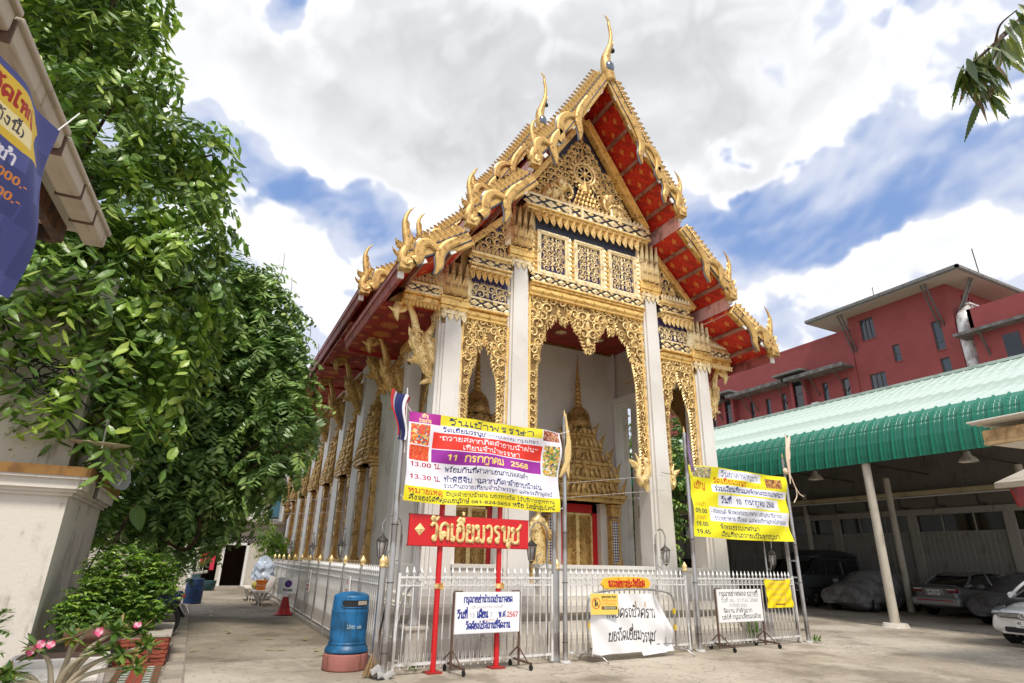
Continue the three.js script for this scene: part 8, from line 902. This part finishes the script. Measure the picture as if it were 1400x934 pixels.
// desert rose in the left foreground: swollen branches, leaf rosettes, pink flowers
{
  const t = thing('desert_rose', 'desert rose plant with bare pale branches and pink flowers in the lower left', 'plant'); const bm = std(lin(0.42, 0.36, 0.26), 0.8);
  const tips = [[-0.92, 0.86, -6.0], [-0.72, 0.92, -6.05], [-0.58, 1.02, -6.1], [-0.43, 0.96, -6.0], [-0.28, 0.95, -6.05], [-0.36, 0.80, -5.9], [-0.52, 0.84, -5.9], [-0.2, 0.84, -6.0], [-1.05, 0.72, -5.9], [-0.25, 0.72, -5.85], [-0.98, 0.66, -5.8]];
  mesh('branch', [tube([[-0.85, 0.0, -6.2], [-0.8, 0.3, -6.15], [-0.74, 0.55, -6.1]], [0.1, 0.06, 0.03], 8, 10)], bm, t); for (const p of tips) mesh('branch', [tube([[-0.76, 0.5 + rr(-0.08, 0.03), -6.1], [lerp(-0.76, p[0], 0.4) + rr(-0.03, 0.03), lerp(0.55, p[1], 0.6), lerp(-6.1, p[2], 0.5)], p], [0.024, 0.017, 0.011], 7, 12)], bm, t);
  const gl = leafG(0.042, 0.13, 0.25, 4, 0.2), m = [leafMat(0.06, 0.135, 0.018, 0.35), leafMat(0.1, 0.19, 0.025, 0.35), leafMat(0.16, 0.25, 0.04, 0.35), leafMat(0.28, 0.2, 0.06, 0.35)];
  for (const p of tips) for (let i = 0; i < 26; i++) { const o = mesh('leaf', gl, m[rnd() < 0.08 ? 3 : Math.floor(rnd() * 3)], t); o.position.set(p[0] + rr(-0.02, 0.02), p[1] + rr(-0.03, 0.01), p[2] + rr(-0.02, 0.02)); o.rotation.set(rr(1.2, 2.6), i * 2.4, 0, 'YXZ'); o.scale.setScalar(rr(0.8, 1.3)); }
  const pm = [std(lin(0.68, 0.10, 0.22), 0.5, { side: THREE.DoubleSide }), std(lin(0.80, 0.42, 0.50), 0.5, { side: THREE.DoubleSide })], pg = leafG(0.036, 0.04, 0.15, 3, 0.3); const fl = [[-0.9, 0.88, -5.95], [-0.84, 0.87, -5.98], [-0.55, 0.955, -5.95], [-0.3, 0.985, -5.98], [-0.94, 0.84, -5.93]]; for (const f of fl) { const w = mesh('flower', [T(new THREE.ConeGeometry(0.012, 0.04, 6), { rx: Math.PI / 2 + 0.3, p: [0, 0, -0.02] })], pm[1], t); w.position.set(...f); w.rotation.set(rr(-0.5, 0.1), rr(-0.4, 0.4), 0); for (let i = 0; i < 5; i++) { const o = mesh('petal', pg, pm[i % 2], w); o.rotation.set(-0.25, 0, i * 1.2566); } }
  const b = thing('broad_leaf_plant', 'yellow green broad leaves at the left bottom corner', 'plant'); for (let i = 0; i < 16; i++) { const o = mesh('leaf', leafG(0.09, 0.3, 0.3, 5, 0.3), m[1 + Math.floor(rnd() * 2)], b); o.position.set(-1.18 + rr(-0.08, 0.08), 0.62 + rr(-0.05, 0.04), -5.9); o.rotation.set(rr(1.3, 2.5), i * 2.4, 0, 'YXZ'); } mesh('stem', [tube([[-1.18, 0, -5.95], [-1.2, 0.35, -5.92], [-1.18, 0.66, -5.9]], [0.03, 0.02], 6, 8)], bm, b); for (const [x, y, z, a] of [[-1.42, 1.15, -6.6, 1.9], [-1.5, 1.13, -6.6, 2.3]]) { const o = mesh('leaf', leafG(0.13, 0.5, 0.2, 6, 0.15), m[2], b); o.position.set(x - 0.25, y, z); o.rotation.set(1.45, a, 0, 'YXZ'); }
  const tr = thing('bird_of_paradise', 'single big dark paddle leaf below the cornice corner', 'plant'); const o = mesh('leaf', leafG(0.26, 0.5, 0.25, 8, 0.1), shrubM[0], tr); o.position.set(-1.05, 2.3, -12.2); o.rotation.set(0.25, 0.3, 0.35); mesh('stem', [tube([[-1.5, 0, -12.6], [-1.3, 1.4, -12.5], [-1.05, 2.3, -12.2]], [0.03, 0.02], 6)], M.bark, tr);
}
// leafy branch reaching in at the top right
{
  const t = thing('overhanging_branch', 'leafy branch with long toothed leaves reaching in at the top right corner', 'branch'); mesh('twig', [tube([[6.4, 6.7, -1.6], [5.9, 6.25, -1.65], [5.55, 5.95, -1.6], [5.35, 5.72, -1.8]], [0.03, 0.022, 0.008], 6, 20), tube([[5.75, 6.1, -1.62], [5.65, 5.8, -1.75], [5.6, 5.6, -1.8]], [0.012, 0.005], 5, 8), tube([[5.5, 5.92, -1.6], [5.38, 5.95, -1.5], [5.3, 5.92, -1.35]], [0.012, 0.005], 5, 8)], M.bark, t);
  const tooth = (() => { const pos = [], n = 12, w = 0.05, h = 0.34; const k = (t) => Math.sin(Math.PI * Math.pow(t, 0.7)) * 0.5 * w; for (let i = 0; i < n; i++) { const a = i / n, b = (i + 1) / n, m = (a + b) / 2, za = 0.1 * h * a * a, zb = 0.1 * h * b * b; for (const s of [-1, 1]) { const e = k(m) * 1.14 + 0.002; const A = [0, -h * a, za], B = [0, -h * b, zb], Ca = [s * k(a), -h * a, za + 0.15 * k(a)], Cb = [s * k(b), -h * b, zb + 0.15 * k(b)], E = [s * e, -h * (b * 0.8 + m * 0.2), zb + 0.2 * e]; pos.push(...A, ...Ca, ...B, ...B, ...Ca, ...Cb, ...Ca, ...E, ...Cb); } } const g = new THREE.BufferGeometry(); g.setAttribute('position', new THREE.Float32BufferAttribute(pos, 3)); g.computeVertexNormals(); return mg([g]); })();
  const m = [leafMat(0.05, 0.09, 0.02), leafMat(0.09, 0.14, 0.025), leafMat(0.18, 0.22, 0.03), leafMat(0.15, 0.10, 0.035)]; const cl = [[5.35, 5.72, -1.8, 22], [5.46, 5.74, -1.78, 14], [5.5, 5.88, -1.72, 16], [5.6, 5.62, -1.8, 12], [5.75, 6.05, -1.64, 12], [5.3, 5.92, -1.38, 9], [5.95, 6.3, -1.65, 10], [5.65, 5.85, -1.75, 10]];
  for (const [x, y, z, n] of cl) for (let i = 0; i < n; i++) { const o = mesh('leaf', tooth, m[rnd() < 0.15 ? 3 : Math.floor(rnd() * 3)], t); o.position.set(x + rr(-0.06, 0.06), y + rr(-0.06, 0.06), z + rr(-0.06, 0.06)); o.rotation.set(rr(-0.2, 0.75), rr(0, 6.28), rr(-0.35, 0.35), 'YXZ'); o.scale.setScalar(rr(0.65, 1.2)); }
}
// weeds at the fence foot, fallen leaves
{ const t = thing('weed_tuft', 'small weed tuft at the right fence end', 'weed', [12.35, 0, -9.6]); const g = leafG(0.03, 0.14, 0.3, 3, 0.3); for (let i = 0; i < 18; i++) { const o = mesh('leaf', g, shrubM[i % 3], t); o.position.set(rr(-0.08, 0.08), 0.02, rr(-0.08, 0.08)); o.rotation.set(rr(2.0, 3.0), i * 2.4, 0, 'YXZ'); o.scale.setScalar(rr(0.8, 1.6)); } t.userData.group = 'weeds along the fence';
  dup(t, 'small weed tuft below the handwritten board', [9.7, 0, -9.75], 1); dup(t, 'small weed tuft right of the red post foot on the left', [3.12, 0, -9.25], 2); dup(t, 'tall weed tuft between the handwritten board and the yellow cloth', [10.75, 0, -9.85], 3).scale.set(1.5, 3, 1.5);
  const L = [], q = mulberry(9); for (let i = 0; i < 26; i++) L.push(T(leafG(0.09, 0.2, 0.1, 3, 0.1), { rx: -1.5, ry: q() * 6, p: [0.3 + q() * 2, 0.02 + q() * 0.015, -11 - q() * 12] })); const f = solo('fallen_leaves', 'scattered yellow green fallen leaves on the lane', 'leaves', L, leafMat(0.3, 0.32, 0.08)); f.userData.kind = 'stuff'; }
// thin service wires
for (const [a, b, l] of [[[2.2, 3.1, -20], [8.4, 3.25, -9.6], 'upper thin wire crossing the side windows'], [[2.2, 2.7, -20], [8.4, 2.95, -9.6], 'lower thin wire crossing the side windows']]) solo('wire', l, 'wire', [tube([a, [(a[0] + b[0]) / 2, (a[1] + b[1]) / 2 - 0.06, (a[2] + b[2]) / 2], b], 0.005, 4, 12)], M.steelW);
solo('wire', 'thin wire strung between the right porch columns', 'wire', [rod([8.9, 3.42, -10.25], [11.2, 3.28, -10.2], 0.006, 4)], M.rust);
scene.traverse((o) => { if (o.isMesh) { o.castShadow = true; o.receiveShadow = true; } });
camera.updateMatrixWorld(); scene.updateMatrixWorld(true);
renderer.render(scene, camera);
